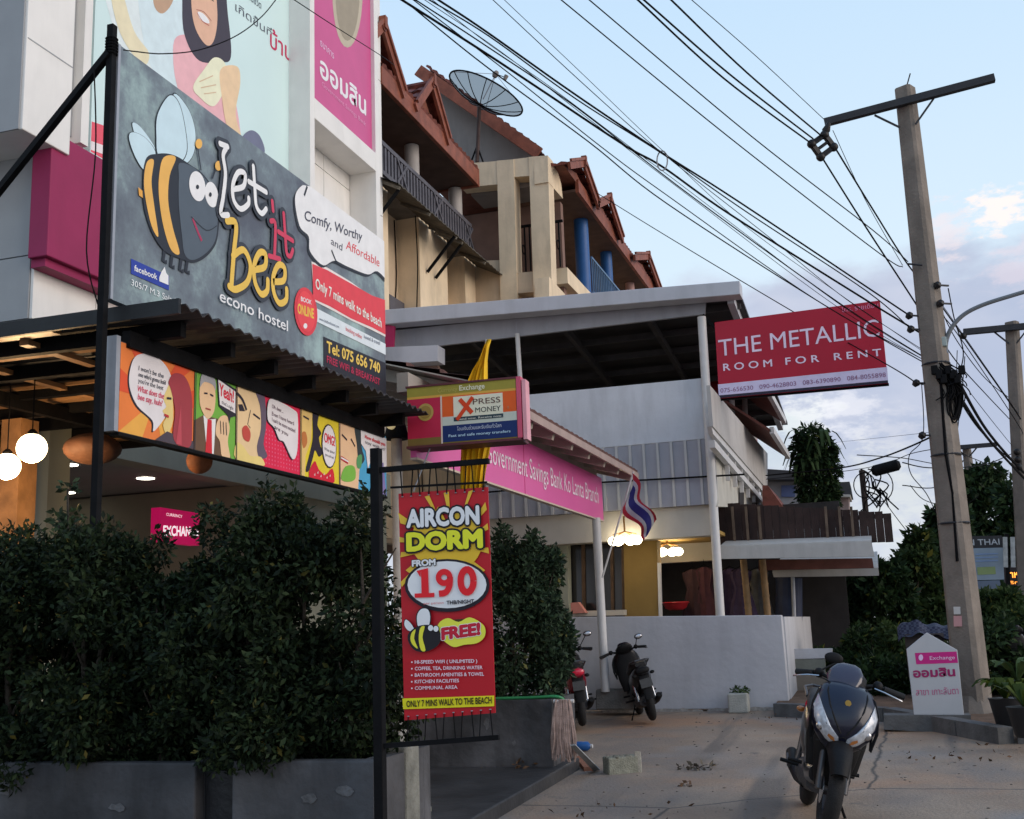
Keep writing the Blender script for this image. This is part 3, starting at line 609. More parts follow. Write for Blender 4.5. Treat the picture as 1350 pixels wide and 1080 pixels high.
# panel 4: yellow, dark curls, red bow
p4=(396,446); pp(*p4,[(0,0),(1,0),(1,1),(0,1)],(206,186,48),1); pp(*p4,[(0,1),(.3,1),(.26,.55),(.12,.3),(.1,0),(0,0)],(208,178,110),2,0); B.line(sub(*p4,[(.06,.86),(.2,.84)]),.012,ink,4,uv=True); pp(*p4,[(.02,.6),(.12,.64),(.16,.5),(.06,.4)],(176,110,60),3,3)
pp(*p4,[(.3,1),(.46,1),(.42,.8),(.52,.7),(.46,.62),(.5,.5),(.56,.42),(.46,.34),(.36,.42),(.3,.3),(.2,.1),(.12,.1),(.22,.35),(.3,.6)],ink,3,4)
pp(*p4,[(.2,0),(.34,.26),(.44,.16),(.62,.1),(.8,.22),(.86,.1),(.8,0)],(190,30,50),4,3)
for i_ in range(6): pp(*p4,[(.32+i_*.08,.05+.04*(i_%2)),(.35+i_*.08,.05+.04*(i_%2)),(.35+i_*.08,.09+.04*(i_%2))],(225,190,190),5)
bx_=sub(*p4,[(.72,.55)])[0]; pp(*p4,[(.72+.2*math.cos(a),.54+.33*math.sin(a)) for a in [2*PI*k/18 for k in range(18)]],ink,5,0,'speech_bubble'); pp(*p4,[(.72+.18*math.cos(a),.54+.31*math.sin(a)) for a in [2*PI*k/18 for k in range(18)]],(210,206,208),6,0,'speech_bubble')
q=sub(*p4,[(.58,.58),(.86,.56),(.58,.46),(.86,.44),(.6,.38),(.84,.36)]); B.text("OMG!",q[0],q[1],.07,(200,40,60),8,uv=True,off=.02,g=GG); B.text("What about",q[2],q[3],.022,(90,90,98),8,uv=True,g=GG); B.text("you and me?",q[4],q[5],.022,(90,90,98),8,uv=True,g=GG)
# panel 5: face, blue
p5=(447,509); pp(*p5,[(0,0),(1,0),(1,1),(0,1)],(70,150,190),1); pp(*p5,[(0,0),(.36,0),(.4,.4),(.34,.8),(.3,1),(0,1)],(218,176,140),2); pp(*p5,[(.3,1),(.5,1),(.44,.7),(.5,.5),(.38,.4),(.34,.7)],(50,60,64),3,3); pp(*p5,[(.34,.5),(.44,.56),(.42,.36),(.34,.34)],(80,140,90),4,3)
pp(*p5,[(.02,.1),(.1,.3),(.28,.34),(.3,.16),(.16,.08)],(112,166,66),4,4); B.line(sub(*p5,[(.02,.42),(.16,.38)]),.03,(170,50,60),4,uv=True); B.line(sub(*p5,[(.02,.42),(.16,.39)]),.012,(230,225,220),5,uv=True); B.line(sub(*p5,[(.04,.78),(.14,.72)]),.014,ink,4,uv=True); B.line(sub(*p5,[(.22,.76),(.3,.66)]),.014,ink,4,uv=True)
pp(*p5,[(.42,.96),(1,.96),(1,.4),(.8,.36),(.66,.6),(.56,.36),(.52,.64),(.42,.74)],(206,204,208),5,0,'speech_bubble'); pp(*p5,[(.74,.0),(.78,.5),(.9,.54),(.96,0)],(120,110,160),6)
q=sub(*p5,[(.5,.84),(.94,.82),(.5,.76),(.94,.74)]); B.text("How should you",q[0],q[1],.03,(196,60,70),8,uv=True,g=GG,off=.02); B.text("stay with us?",q[2],q[3],.026,(90,90,98),8,uv=True,g=GG)
for x in (255.5,310.5,395.5,446.5): B.line([(ux(x),0.0),(ux(x),H)],.008,ink,9,uv=True,g=GG)
B.done()
# globe lamps, unlit lantern balls, hanging wall fan
glow=mat('opal_globe_glow',(1,.9,.75),.4,0,3,0,em=(1,.76,.45),es=7)
for i,(x,y,r_,Y_) in enumerate(((42,591,20,5.7),(9,615,18,5.9))):
    p=P(x,y,Y=Y_); rad=.9*r_*(p-EO).length/FPX; t=thing('globe_lamp',('round white glowing globe lamp, the higher of the pair under the canopy','round white glowing globe lamp, the lower of the pair beside the orange post')[i],'lamp',tuple(p+Vector((0,0,rad))),'glowing globe lamps under the canopy')
    obj('globe',MB().sph(p,rad,20,12),glow,t,smooth=True); obj('cord',MB().tube([p+Vector((0,0,rad)),(p.x,p.y,zr-.02)],.004,5),cable,t); obj('collar',MB().tube([p+Vector((0,0,rad*.85)),p+Vector((0,0,rad*1.1)),p+Vector((0,0,rad*1.3))],[.035,.03,.012],12),blacksteel,t)
    ld=bpy.data.lights.new('globe_glow','POINT'); ld.energy=26; ld.color=(1,.62,.30); ld.shadow_soft_size=.05; lo=bpy.data.objects.new('globe_glow',ld); COL.objects.link(lo); lo.location=p-Vector((0,0,rad+.06)); 
orange=mat('orange_paper',(.28,.10,.04),.7,.15,20,.2)
p=P(263,608,X=XS-.5); t=thing('ball_lantern','small unlit orange ball lantern hanging below the comic panel strip','lantern',tuple(p)); obj('lantern_ball',MB().sph(p,.085,18,12),orange,t,smooth=True); obj('cord',MB().tube([p+Vector((0,0,.08)),(p.x,p.y,zr-.05)],.003,5),cable,t)
p=P(122,592,X=XS-1.3); t=thing('paper_umbrella_lantern','wide dull orange hanging lantern dish behind the black post','lantern',tuple(p)); obj('lantern_shade',MB().sph(p,.19,20,10,(1,1,.55)),mat('dull_orange_paper',(.10,.045,.025),.7,.3,6,.2),t,smooth=True); obj('cord',MB().tube([p,(p.x,p.y,zr-.05)],.004,5),cable,t)
# warm-lit timber post behind the globes
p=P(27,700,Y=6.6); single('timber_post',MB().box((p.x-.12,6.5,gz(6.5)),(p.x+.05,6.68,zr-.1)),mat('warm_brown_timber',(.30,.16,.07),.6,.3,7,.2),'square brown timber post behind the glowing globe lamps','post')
p=P(50,700,Y=7.4); single('render_pillar',MB().box((p.x-.12,7.3,gz(7.3)),(p.x+.16,7.55,zf)),greenwall,'pale square pillar with leaves in front behind the globe lamps','pillar')
p=P(523,600,Y=8.4); cpz=P(523,560,Y=8.4).z; t=thing('canopy_post','pale grey round post holding the far corner of the dark canopy','post',(p.x,8.4,gz(8.4)))
obj('shaft',MB().tube([(p.x,8.4,gz(8.4)),(p.x,8.4,cpz-.12)],.045,14),mat('pale_grey_concrete',(.42,.40,.37),.8,.15,9,.3,dirt=.4),t,smooth=True)
obj('cap',MB().tube([(p.x,8.4,cpz-.12),(p.x,8.4,cpz-.10),(p.x,8.4,cpz+.02)],[.10,.10,.07],16),blacksteel,t,smooth=True); obj('lamp_glass',MB().tube([(p.x-.0,8.31,cpz-.02),(p.x,8.28,cpz-.02)],.035,12),mat('dull_lamp_glass',(.5,.45,.3),.2,.1,8,0,em=(1,.8,.4),es=.3),t)

# ================================================================== BANK CANOPY, PINK SIGN, BOX SIGN
XP=P(786,686,Y=14.3).x; yp1=P(794,650,X=XP).y; yp0=P(549,600,X=XP).y; zp0=P(786,683,X=XP).z; zp1=P(794,631,X=XP).z
bc=thing('bank_canopy','tiled canopy with white rafters over the pink bank sign','canopy',((XP-1),11,2.5))
soff=mat('beige_soffit_boards',(.38,.34,.29),.7,.1,4,.1,dirt=.25)
xe=XP+.42; ze=P(700,545,X=xe).z
tile=mat('dark_clay_tile',(.12,.055,.045),.8,.3,9,.4)
ye0=yp0+.25; ye1=yp1+.35; sl_=.30
g=MB()
n=int((ye1-ye0)/.05); pr=[(ye0+(ye1-ye0)*i/n,.014*abs(math.sin(PI*(ye1-ye0)*i/n/.2))) for i in range(n+1)]
for row in range(10):
    xa=xe-row*.3; xb=xa-.32; za_=ze+.03+row*.3*sl_; zb_=za_+.32*sl_-.02
    o_=len(g.v); g.v+=[(xa,y,za_+z+.012) for y,z in pr]+[(xb,y,zb_+z) for y,z in pr]+[(xa,y,za_-.014) for y,z in pr]
    k=n+1; g.f+=[(o_+i,o_+i+1,o_+k+i+1,o_+k+i) for i in range(n)]+[(o_+2*k+i,o_+2*k+i+1,o_+i+1,o_+i) for i in range(n)]
obj('roof_tiles',g,tile,bc,kind='stuff')
obj('deck',MB().ext([(xe-.01,ye0,ze-.012),(xe-3,ye0,ze-.012+3*sl_),(xe-3,ye0,ze+.0+3*sl_),(xe-.01,ye0,ze+.0)],(0,ye1-ye0,0)),soff,bc)
obj('eave_board',MB().box((xe-.01,ye0,ze-.07),(xe+.015,ye1,ze+.01)),mat('dusty_pink_board',(.40,.30,.27),.7,.1,5,.1,dirt=.3),bc)
for i in range(9):
    y=ye0+.25+(ye1-ye0-.5)*i/8; obj('rafter',MB().bar((xe-.04,y,ze-.07),(xe-3,y,ze-.07+3*sl_),.07,.10),soff,bc)
obj('beam',MB().box((XP-.16,yp0,zp1-.02),(XP-.06,yp1,zp1+.14)),soff,bc)
white=mat('white_painted_steel',(.62,.61,.60),.5,.05,8,.05,dirt=.35)
pz=P(796,910,Y=14.3)
obj('post',MB().tube([(XP+.01,14.3,pz.z-.02),(XP,14.3,zp0)],.055,14),white,bc,smooth=True)
single('post_footing',MB().ext([P(785,909,Y=14.3),P(836,909,Y=14.3),P(836,936,Y=14.3),P(785,936,Y=14.3)],(0,.28,0)),concrete,'low concrete block under the white canopy post','footing',bev=.02)
ps=thing('bank_name_sign','long pink fascia sign with white bank name lettering','sign',(XP,11,3))
pinkf=mat('pink_vinyl',tuple(x*1.45 for x in K(190,80,140)),.3,.03,2,0)
obj('sign_panel',MB().box((XP-.05,yp0,zp0),(XP,yp1,zp1)),pinkf,ps)
obj('lower_edge',MB().box((XP-.055,yp0,zp0-.018),(XP+.006,yp1,zp0-.001)),mat('cream_edge',(.6,.5,.4),.5,.05,5,0),ps); obj('seam',MB().box((XP,yp0+2.9,zp0),(XP+.004,yp0+2.91,zp1)),pk,ps)
B=Board(ps,(XP,yp0,zp0),(0,1,0),(1,0,0)); B.lim=(0,0,yp1-yp0,zp1-zp0)
B.text("Government Savings Bank Ko Lanta Branch",(641,609),(789,664),25,(228,196,222),4,off=.0); B.done()
# box sign projecting at the near corner
bx=thing('money_exchange_box_sign','box sign in red, gold and blue reading xpress money above the banner','sign',(XP,8.1,3.3))
A_=P(537,540,Y=8.22); Bq=P(681,540,Y=8.27); uu=Vector((Bq.x-A_.x,Bq.y-A_.y,0)); Ln=uu.length; uu.normalize(); nn=Vector((uu.y,-uu.x,0))
B=Board(bx,A_,uu,nn); w0=B.px(660,579)[1]; w1=B.px(660,501)[1]; Hh=w1-w0
gold=mat('gold_trim',K(150,135,50),.45,.1,5,0)
def obox(u0,u1,w_0,w_1,d0,d1): 
    return MB().ext([A_+uu*u0+Vector((0,0,w_0))+nn*d0,A_+uu*u1+Vector((0,0,w_0))+nn*d0,A_+uu*u1+Vector((0,0,w_1))+nn*d0,A_+uu*u0+Vector((0,0,w_1))+nn*d0],nn*(d1-d0))
obj('box_body',obox(0,Ln,w0,w1,-.22,-.002),gold,bx)
obj('end_panel',obox(Ln+.004,Ln+.040,w0+.0,w1+.015,-.12,.004),mat('pink_end_panel',K(214,90,120),.4,.1,5,0),bx); obj('end_panel',obox(Ln+.048,Ln+.078,w0-.015,w1-.01,-.12,-.0),mat('pale_pink_panel',K(235,170,180),.4,.1,5,0),bx)
obj('top_bar',obox(-.01,Ln+.005,w1,w1+.015,-.23,.01),mat('maroon_bar',(.12,.03,.04),.5,.1,5,0),bx); obj('bottom_bar',obox(-.01,Ln+.03,w0-.02,w0-.001,-.23,.01),MATS['maroon_bar'],bx)
def r_(u0,v0,u1,v1,c,l,nm='printed_field'): B.poly([(Ln*u0,w0+Hh*v0),(Ln*u1,w0+Hh*v0),(Ln*u1,w0+Hh*v1),(Ln*u0,w0+Hh*v1)],c,l,nm,uv=True,g=1.2)
def tx(s_,u0,v0,u1,h_,c,l=4,**k): B.text(s_,(Ln*u0,w0+Hh*v0),(Ln*u1,w0+Hh*v0),Hh*h_,c,l,uv=True,g=1.2,**k)
r_(0,.84,1,1,(150,142,58),1); r_(0,.80,1,.84,(205,160,70),1); r_(0,.12,.31,.80,(182,38,70),1); r_(0,0,.31,.12,(120,100,50),1); r_(.31,0,.325,.82,(210,190,175),2)
r_(.325,.45,1,.80,(214,92,36),1); r_(.325,.30,1,.45,(190,198,186),1); r_(.325,.02,1,.30,(24,46,98),1); r_(.43,.42,.88,.78,(224,220,196),2); r_(.43,.36,.88,.43,(40,62,72),2)
B.ell(Ln*.17,w0+Hh*.56,Ln*.075,Hh*.15,(176,150,80),3,pix=False,g=1.2); B.ell(Ln*.17,w0+Hh*.56,Ln*.055,Hh*.11,(150,122,60),4,pix=False,g=1.2)
tx("Currency",.29,.88,.47,.07,(180,170,90)); tx("Exchange",.49,.88,.72,.09,(225,222,190),off=.02)
B.line([(Ln*.49,w0+Hh*.73),(Ln*.60,w0+Hh*.48)],.035,(206,66,30),4,uv=True,g=1.2); B.line([(Ln*.61,w0+Hh*.75),(Ln*.55,w0+Hh*.6),(Ln*.46,w0+Hh*.38)],.03,(206,66,30),5,uv=True,g=1.2)
tx("PRESS",.61,.62,.86,.10,(90,60,52)); tx("MONEY",.63,.48,.86,.09,(52,52,52)); tx("Send now. Receive now.",.47,.375,.87,.035,(214,214,200),off=.01); tx("โอนเงินด่วนและรับเงินทั่วโลก",.46,.2,.86,.06,(190,200,215)); tx("Fast and safe money transfers",.38,.1,.94,.045,(170,200,225),off=.02)
tx("1",.92,.5,.935,.05,(190,110,70)); B.done()
# yellow pennant gathered behind the box sign
yel=mat('yellow_cloth',tuple(x*1.3 for x in K(214,170,26)),.75,.12,6,.15)
def cloth(path,widths,Yd,waves=2,amp=.02,uv_=(1,0,0)):
    g=MB(); rows=[]
    for k_,(p,w) in enumerate(zip(path,widths)):
        p=Vector(p); rows.append([p+Vector(((j/12-.5)*w,math.sin(j/12*PI*2*waves+k_*.4)*amp,0)) for j in range(13)])
    o_=0
    for r in rows: g.v+=[tuple(q) for q in r]
    g.f+=[(i*13+j,i*13+j+1,(i+1)*13+j+1,(i+1)*13+j) for i in range(len(rows)-1) for j in range(12)]
    return g
Yf=8.55
pp_=[P(x,y,Y=Yf) for x,y in ((645,448),(640,460),(636,475),(632,487),(629,500),(627,530),(626,560),(627,590),(624,620),(622,660))]
t=thing('yellow_pennant','long yellow cloth pennant gathered behind the money exchange box sign','pennant',(P(640,600,Y=Yf).x,Yf,1.5))
o=obj('cloth',cloth(pp_,[.03,.045,.07,.12,.16,.2,.24,.25,.22,.18],Yf,5,.028),yel,t,smooth=True); s_=o.modifiers.new('thick','SOLIDIFY'); s_.thickness=.003
obj('pole',MB().tube([P(642,448,Y=Yf+.04),P(600,700,Y=Yf+.04)],.012,8),white,t)
# pennant mast continuing the silver rod and cable seen below
single('cable_stay',MB().tube([P(570,583,Y=8.3),P(545,648,Y=8.3)],.006,6),galv,'thin silver rod slanting down below the box sign','rod')

# ================================================================== PLANTERS AND HEDGES
planterm=mat('stained_planter_concrete',(.07,.07,.075),.75,.65,2.2,.6,dirt=.9)
soil=mat('planter_soil',(.05,.035,.025),.95,.3,12,.6)
crust=mat('peeling_pale_render',(.125,.125,.13),.9,.4,9,.5,dirt=.5)
def planter(label,x0,x1,y0,y1,zt,zb,gr=None):
    t=thing('planter_box',label,'planter',((x0+x1)/2,y0,zb),gr); w=.07
    obj('front_wall',MB().box((x0,y0,zb),(x1,y0+w,zt)),planterm,t,bev=.008); obj('rear_wall',MB().box((x0,y1-w,zb),(x1,y1,zt)),planterm,t)
    obj('end_wall',MB().box((x1-w,y0+w+.001,zb),(x1,y1-w-.001,zt)),planterm,t); obj('end_wall',MB().box((x0,y0+w+.001,zb),(x0+w,y1-w-.001,zt)),planterm,t)
    g=MB(); rr_=random.Random(int(x0*50))
    for i in range(5):
        cx,cz,rx,rz=rr_.uniform(x0+.08,x1-.08),zt-rr_.uniform(.0,1)**1.6*(zt-zb)*.9-.03,rr_.uniform(.01,.045),rr_.uniform(.01,.05)
        pts=[(min(x1-.005,max(x0+.005,cx+rx*(.6+.6*rr_.random())*math.cos(a))),y0-.003,min(zt-.004,cz+rz*(.5+.8*rr_.random())*math.sin(a))) for a in [2*PI*k/11 for k in range(11)]]; g.ext(pts,(0,-.0015-.0002*i,0))
    obj('render_flakes',g,crust,t,kind='stuff')
    obj('soil',MB().box((x0+w,y0+w,zt-.3),(x1-w,y1-w,zt-.05)),soil,t); return t
YP=4.1; xr=P(494,1000,Y=YP).x; zt=P(300,1003,Y=YP).z
xm_=P(300,1003,Y=YP).x
planter('long stained planter box under the front hedge, its end beside the black pole',xm_+.02,xr,YP,YP+.55,zt,gz(4)-.02,'planter boxes')
planter('dark stained planter box under the left end of the front hedge',-5.2,xm_-.16,YP+.02,YP+.55,zt-.01,gz(4)-.02,'planter boxes')
single('planter_joint',MB().box((xm_-.155,YP+.09,gz(4)),(xm_+.012,YP+.5,zt-.05)),mat('black_damp_render',(.02,.02,.022),.5,.4,5,.3,dirt=.5),'black stained infill block between the two front planter boxes','block')
bxx0=P(512,985,Y=YP+.3)
single('stub_post',MB().box((bxx0.x,YP+.28,gz(4.4)),(P(538,985,Y=YP+.3).x,YP+.42,bxx0.z)),mat('pale_mossy_concrete',(.20,.20,.175),.9,.3,8,.5,dirt=.6),'short pale concrete stub standing just behind the black banner pole','post',bev=.01)
YQ=9.7; q1=P(727,922,Y=YQ)
planter('dark rear planter box with green edge below the ficus beside the motorcycles',-5.6,q1.x,YQ,YQ+.75,q1.z,gz(9.7),'planter boxes')
single('hose',MB().tube(spline([(-5.2,YQ+.02,q1.z+.012),(-4.3,YQ+.03,q1.z+.012),(q1.x-.3,YQ+.03,q1.z+.014),(q1.x+.02,YQ+.05,q1.z+.02),(q1.x+.09,YQ+.1,q1.z-.02)],5,False),.013,8),mat('green_hose',(.03,.22,.08),.4,.1,5,0),'thin green hose lying along the rim of the rear planter','hose')
lf1=leafmat('hedge_leaf_dark',(.007,.013,.006),(.030,.050,.019),.15); lf2=leafmat('ficus_leaf',(.014,.024,.014),(.055,.095,.05),.2)
bark=mat('grey_brown_bark',(.05,.04,.03),.9,.3,12,.5)
def shrub(label,cx,cy,zb,zt,rx,ry,n,size,lm,seed,gr,top=1.0,stems=4,cat='shrub',name='hedge_shrub'):
    t=thing(name,label,cat,(cx,cy,zb),gr); r=random.Random(seed); H=zt-zb; bl=[]
    for i in range(34):
        f=r.random(); z=zb+H*(.06+.82*f); k=(1-.35*max(0,f-.55)/.45*top); a=r.random()*2*PI; d=r.random()**.5
        bl.append((cx+math.cos(a)*d*rx*k,cy+math.sin(a)*d*ry*k,z,rx*r.uniform(.28,.5),ry*r.uniform(.3,.55),H*r.uniform(.08,.15)))
    for i in range(7): bl.append((cx+r.uniform(-.75,.75)*rx,cy+r.uniform(-.5,.5)*ry,zt-H*r.uniform(.0,.14),rx*r.uniform(.12,.26),ry*.28,H*r.uniform(.06,.13)))
    g=MB()
    for i in range(stems):
        a=r.random()*6; p=[(cx+r.uniform(-.3,.3)*rx,cy+r.uniform(-.3,.3)*ry,zb-.05)]
        for k in range(1,5): p.append((p[-1][0]+r.uniform(-.12,.12)*rx,p[-1][1]+r.uniform(-.1,.1)*ry,zb+H*k*.21))
        g.tube(p,[.018,.015,.012,.008,.004],6)
        for k in (1,2,3): g.tube([p[k],(p[k][0]+r.uniform(-.5,.5)*rx,p[k][1]+r.uniform(-.5,.5)*ry,p[k][2]+H*.2)],[.008,.003],5)
    obj('stems',g,bark,t,smooth=True); leafmesh('foliage',bl,n,size,lm,t,seed,kind='stuff'); return t
names=['dark hedge shrub at the far end of the front planter, under the globe lamps','bushy dark hedge shrub left of the black sign post','dark hedge shrub under the near end of the comic strip','dense dark hedge shrub below the exchange sign','taller dark hedge shrub under the middle of the comic strip','tall dark hedge shrub beside the black banner pole']
tops=[(-20,745),(70,700),(155,690),(250,745),(350,662),(440,668)]
for i,(x,y) in enumerate(tops):
    p=P(x,y,Y=YP+.35); wdt=(.30,.34,.32,.28,.32,.38)[i]
    shrub(names[i],p.x,YP+.30,zt-.08,p.z-.02,wdt,.34,21000,.036,lf1,20+i,'shrubs of the front hedge')
p=P(60,640,Y=YP+.6); t=thing('climbing_shoot','loose leafy shoot rising against the pale pillar by the globe lamps','plant',(p.x,YP+.6,zt))
g=MB(); bl=[]
for k_ in range(5):
    x=p.x+(k_-2)*.07; pth=[(x+.03*math.sin(j*1.3+k_),YP+.6+.03*j,zt+(p.z-zt)*j/6*(1-.12*abs(k_-2))) for j in range(7)]; g.tube(pth,[.006]*7,5); bl+=[(a,b,c,.045,.045,.05) for a,b,c in pth[2:]]
obj('stems',g,bark,t); leafmesh('foliage',bl,650,.05,lf2,t,77,kind='stuff')
# ficus behind the banner
for i,(x,y,yy,rx,lab) in enumerate(((575,735,10.1,.42,'dark ficus bush half hidden behind the red banner'),(612,740,10.2,.5,'dense dark ficus bush behind the right edge of the red banner'),(680,702,10.1,.42,'tall ficus bush with pale leaf tips over the rear planter'),(724,712,10.2,.30,'narrow upright ficus leader at the bank end of the rear planter'))):
    if i==3: x,rx=716,.2
    if i==2: x,rx=672,.36
    p=P(x,y,Y=yy); shrub(lab,p.x,yy,q1.z-.05,p.z-.03,rx,.35,9000,.062,lf2 if i>1 else lf1,50+i,'ficus bushes over the rear planter')
# mop hanging on the planter's end
mp_=P(740,925,Y=YQ-.06); t=thing('string_mop','pinkish string mop hanging over the corner of the rear planter','mop',tuple(mp_)); g=MB(); rr=random.Random(3)
for i in range(46):
    a=rr.uniform(-.085,.1); b=rr.uniform(-.04,.07); p0=Vector((mp_.x+a*.7,YQ-.03+b*.3,mp_.z+.0)); 
    g.tube([p0+Vector((0,.05,-.01)),p0+Vector((0,-.0,.012)),p0+Vector((a*.25,-.035-b*.3,-.14)),p0+Vector((a*.35+rr.uniform(-.02,.02),-.05,-.3)),p0+Vector((a*.4+rr.uniform(-.02,.02),-.045,-.40-rr.random()*.10))],[.008,.008,.009,.009,.007],5)
obj('strings',g,mat('dirty_pink_cotton',(.40,.29,.25),.95,.25,20,.4),t,smooth=True,kind='stuff'); obj('mop_head',MB().tube([mp_+Vector((-.08,.04,.0)),mp_+Vector((.10,.04,.0))],.016,8),white,t)

# ================================================================== BANNER ON THE BLACK POLE
YB=4.05; pb=P(491,592,Y=YB)
t=thing('banner_pole','thin black steel pole with two side arms holding the red hostel banner','pole',(pb.x,YB,gz(YB)))
wp=.034; obj('pole',MB().box((pb.x-wp*.1,YB-.02,gz(YB)),(pb.x+wp,YB+.02,pb.z)),blacksteel,t,bev=.003)
ra=P(488,621,Y=YB); rb_=P(645,621,Y=YB); obj('top_arm',MB().box((ra.x-.01,YB-.012,ra.z-.01),(rb_.x,YB+.012,ra.z+.01)),blacksteel,t); rc_=P(500,984,Y=YB); rd=P(658,972,Y=YB)
obj('bottom_arm',MB().bar(rc_,rd,.018),blacksteel,t); obj('rung',MB().bar(P(515,643,Y=YB),P(642,636,Y=YB),.008),blacksteel,t)
bn=thing('hostel_banner','red vertical banner advertising an aircon dorm from 190','banner',(P(588,650,Y=YB).x,YB,1.2))
c4=[P(525,651,Y=YB),P(643,642,Y=YB),P(653,940,Y=YB),P(533,950,Y=YB)]
tl,tr_,br,bl_=c4; up_=Vector((0,0,1)); uu=Vector((1,0,0))
obj('vinyl',MB().ext([c+Vector((0,.002,0)) for c in c4],(0,.004,0)),mat('red_banner_vinyl',tuple(x*1.55 for x in K(158,16,28)),.45,.06,3,.03),bn)
g=MB()
for i in range(10):
    f=(i+.5)/10; a=tl.lerp(tr_,f); b=Vector((a.x+(.008 if i%2 else -.008),YB,ra.z)); g.tube([a-Vector((0,.004,.012)),b],.0028,5); a=bl_.lerp(br,f); b=Vector((a.x+(.006 if i%2 else -.01),YB,rc_.z+(rd.z-rc_.z)*f)); g.tube([a+Vector((0,-.004,.012)),b],.0022,5)
obj('lacing',g,cable,bn,kind='stuff')
g=MB()
for i in range(10):
    for (a,b,s_) in ((tl,tr_,-1),(bl_,br,1)): p=a.lerp(b,(i+.5)/10)+Vector((0,-.003,s_*.014)); g.torus(p,.004,.0015,ax=2,n=8,k=4)
obj('eyelets',g,galv,bn,kind='stuff')
B=Board(bn,(tl.x,YB-.001,bl_.z),(1,0,0),(0,-1,0)); gb=1.75
def P4(pts,c,l,sm=0,nm='printed_shape'): B.poly(pts,c,l,nm,smooth=sm,g=gb)
def clipr(pts): return pts
rays=[((528,690),(525,676),(560,700)),((560,655),(566,653),(582,690)),((585,650),(592,648),(594,690)),((618,648),(624,646),(606,690)),((640,662),(642,672),(612,705)),((643,690),(644,698),(612,715)),((527,715),(527,708),(560,716)),((528,735),(529,728),(560,728)),((644,722),(645,730),(615,722)),((535,752),(542,757),(566,726)),((640,752),(632,757),(606,726)),((528,768) ,(530,774),(566,730))]
for q in rays: P4(list(q),(212,150,46),1,0,'sunburst')
P4([(545,700),(555,670),(565,690),(578,668),(590,690),(604,668),(614,690),(630,672),(634,700),(640,715),(630,735),(612,758),(600,740),(588,760),(575,740),(562,756),(552,738),(540,722)],(206,150,40),2,0,'sunburst')
def PT(s_,x0,y0,x1,y1,h_,c,l=6,**k): B.text(s_,(x0,y0),(x1,y1),h_,c,l,g=gb,**k)
PT("AIRCON",538,695,632,690,23,(220,218,226),6,off=.05,outline=(20,18,22),olw=.06); PT("DORM",539,726,636,721,23,(212,196,40),8,off=.06,outline=(20,18,22),olw=.06)
B.ell(590,772,56,35,(26,22,30),3,name='price_oval',g=gb); B.ell(590,771,52,31,(206,210,216),4,name='price_oval',g=gb)
PT("FROM",545,747,575,745,8,(225,222,228),8,off=.05,outline=(20,18,22),olw=.06); 
for q in ([(553,757),(561,751),(562,786)],): B.line(q,.030,(190,26,34),8,'price_numerals',g=gb)
B.line([(548,785.5),(574,784.5)],.016,(190,26,34),8,'price_numerals',g=gb)
def oval(cx,cy,rx,ry,a0,a1): return [(cx+rx*math.cos(R(a0+(a1-a0)*i/22)),cy-ry*math.sin(R(a0+(a1-a0)*i/22))) for i in range(23)]
B.line(oval(587,761.5,7.5,7.5,0,360),.022,(190,26,34),9,'price_numerals',g=gb); B.line([(594.5,761),(594,772),(589,781),(580,783)],.024,(190,26,34),8,'price_numerals',smooth=5,g=gb)
B.line(oval(617,766,8.5,15,0,360),.026,(190,26,34),8,'price_numerals',g=gb); PT("THB/NIGHT",590,797,626,795,5,(40,36,44),8,off=.03); PT("per person",560,797,586,796,3,(170,80,80),8)
B.ell(610,833,32,17,(60,40,20),9,name='free_bubble',g=gb); B.poly([(580,822),(592,815),(606,820),(620,814),(634,820),(641,828),(640,840),(630,848),(614,850),(600,853),(588,846),(578,836)],(214,190,60),10,'free_bubble',smooth=4,g=gb); PT("FREE!",585,843,634,836,15,(158,24,44),12,off=.06,outline=(230,220,210),olw=.03)
# small bee
for q,l in (([(552,828),(550,812),(556,802),(566,802),(570,812),(568,826),(560,832)],9),([(540,832),(534,824),(536,816),(544,822),(549,832)],9)):
    B.poly([(x,y) for x,y in q],(20,18,22),l,'bee_emblem',smooth=4,g=gb); cx=sum(a[0] for a in q)/len(q); cy=sum(a[1] for a in q)/len(q); B.poly([(cx+(x-cx)*.86,cy+(y-cy)*.9) for x,y in q],(204,212,218),l+1,'bee_emblem',smooth=4,g=gb)
B.poly([(540,836),(552,826),(568,824),(580,830),(583,842),(578,852),(564,859),(550,858),(541,848)],(24,22,26),11,'bee_emblem',smooth=4,g=gb)
for q in ([(545,834),(550,830),(548,842),(553,855),(546,850),(543,842)],[(556,828),(562,826),(559,840),(563,857),(557,857),(554,842)]): B.poly(q,(206,180,50),12,'bee_emblem',smooth=3,g=gb)
for x,y in ((570,828),(577,829)): B.ell(x,y,4.2,4.5,(20,18,22),13,name='bee_emblem',g=gb); B.ell(x,y,3.4,3.8,(214,214,216),14,name='bee_emblem',g=gb)
for i_,(s_,w_) in enumerate((("HI-SPEED WIFI ( UNLIMITED )",82),("COFFEE, TEA, DRINKING WATER",89),("BATHROOM AMENITIES & TOWEL",91),("KITCHEN FACILITIES",58),("COMMUNAL AREA",56))):
    y=875+i_*8.6; PT(s_,548,y,548+w_,y-1.5,4.6,(216,170,178),6,off=.02); B.ell(544,y-2,1.1,1.1,(216,170,178),6,g=gb)
P4([(531,921),(652,917),(652,931),(532,935)],(212,176,26),3); PT("ONLY 7 MINS WALK TO THE BEACH",537,932,649,927,8.5,(46,38,14),6,off=.03)
B.done()

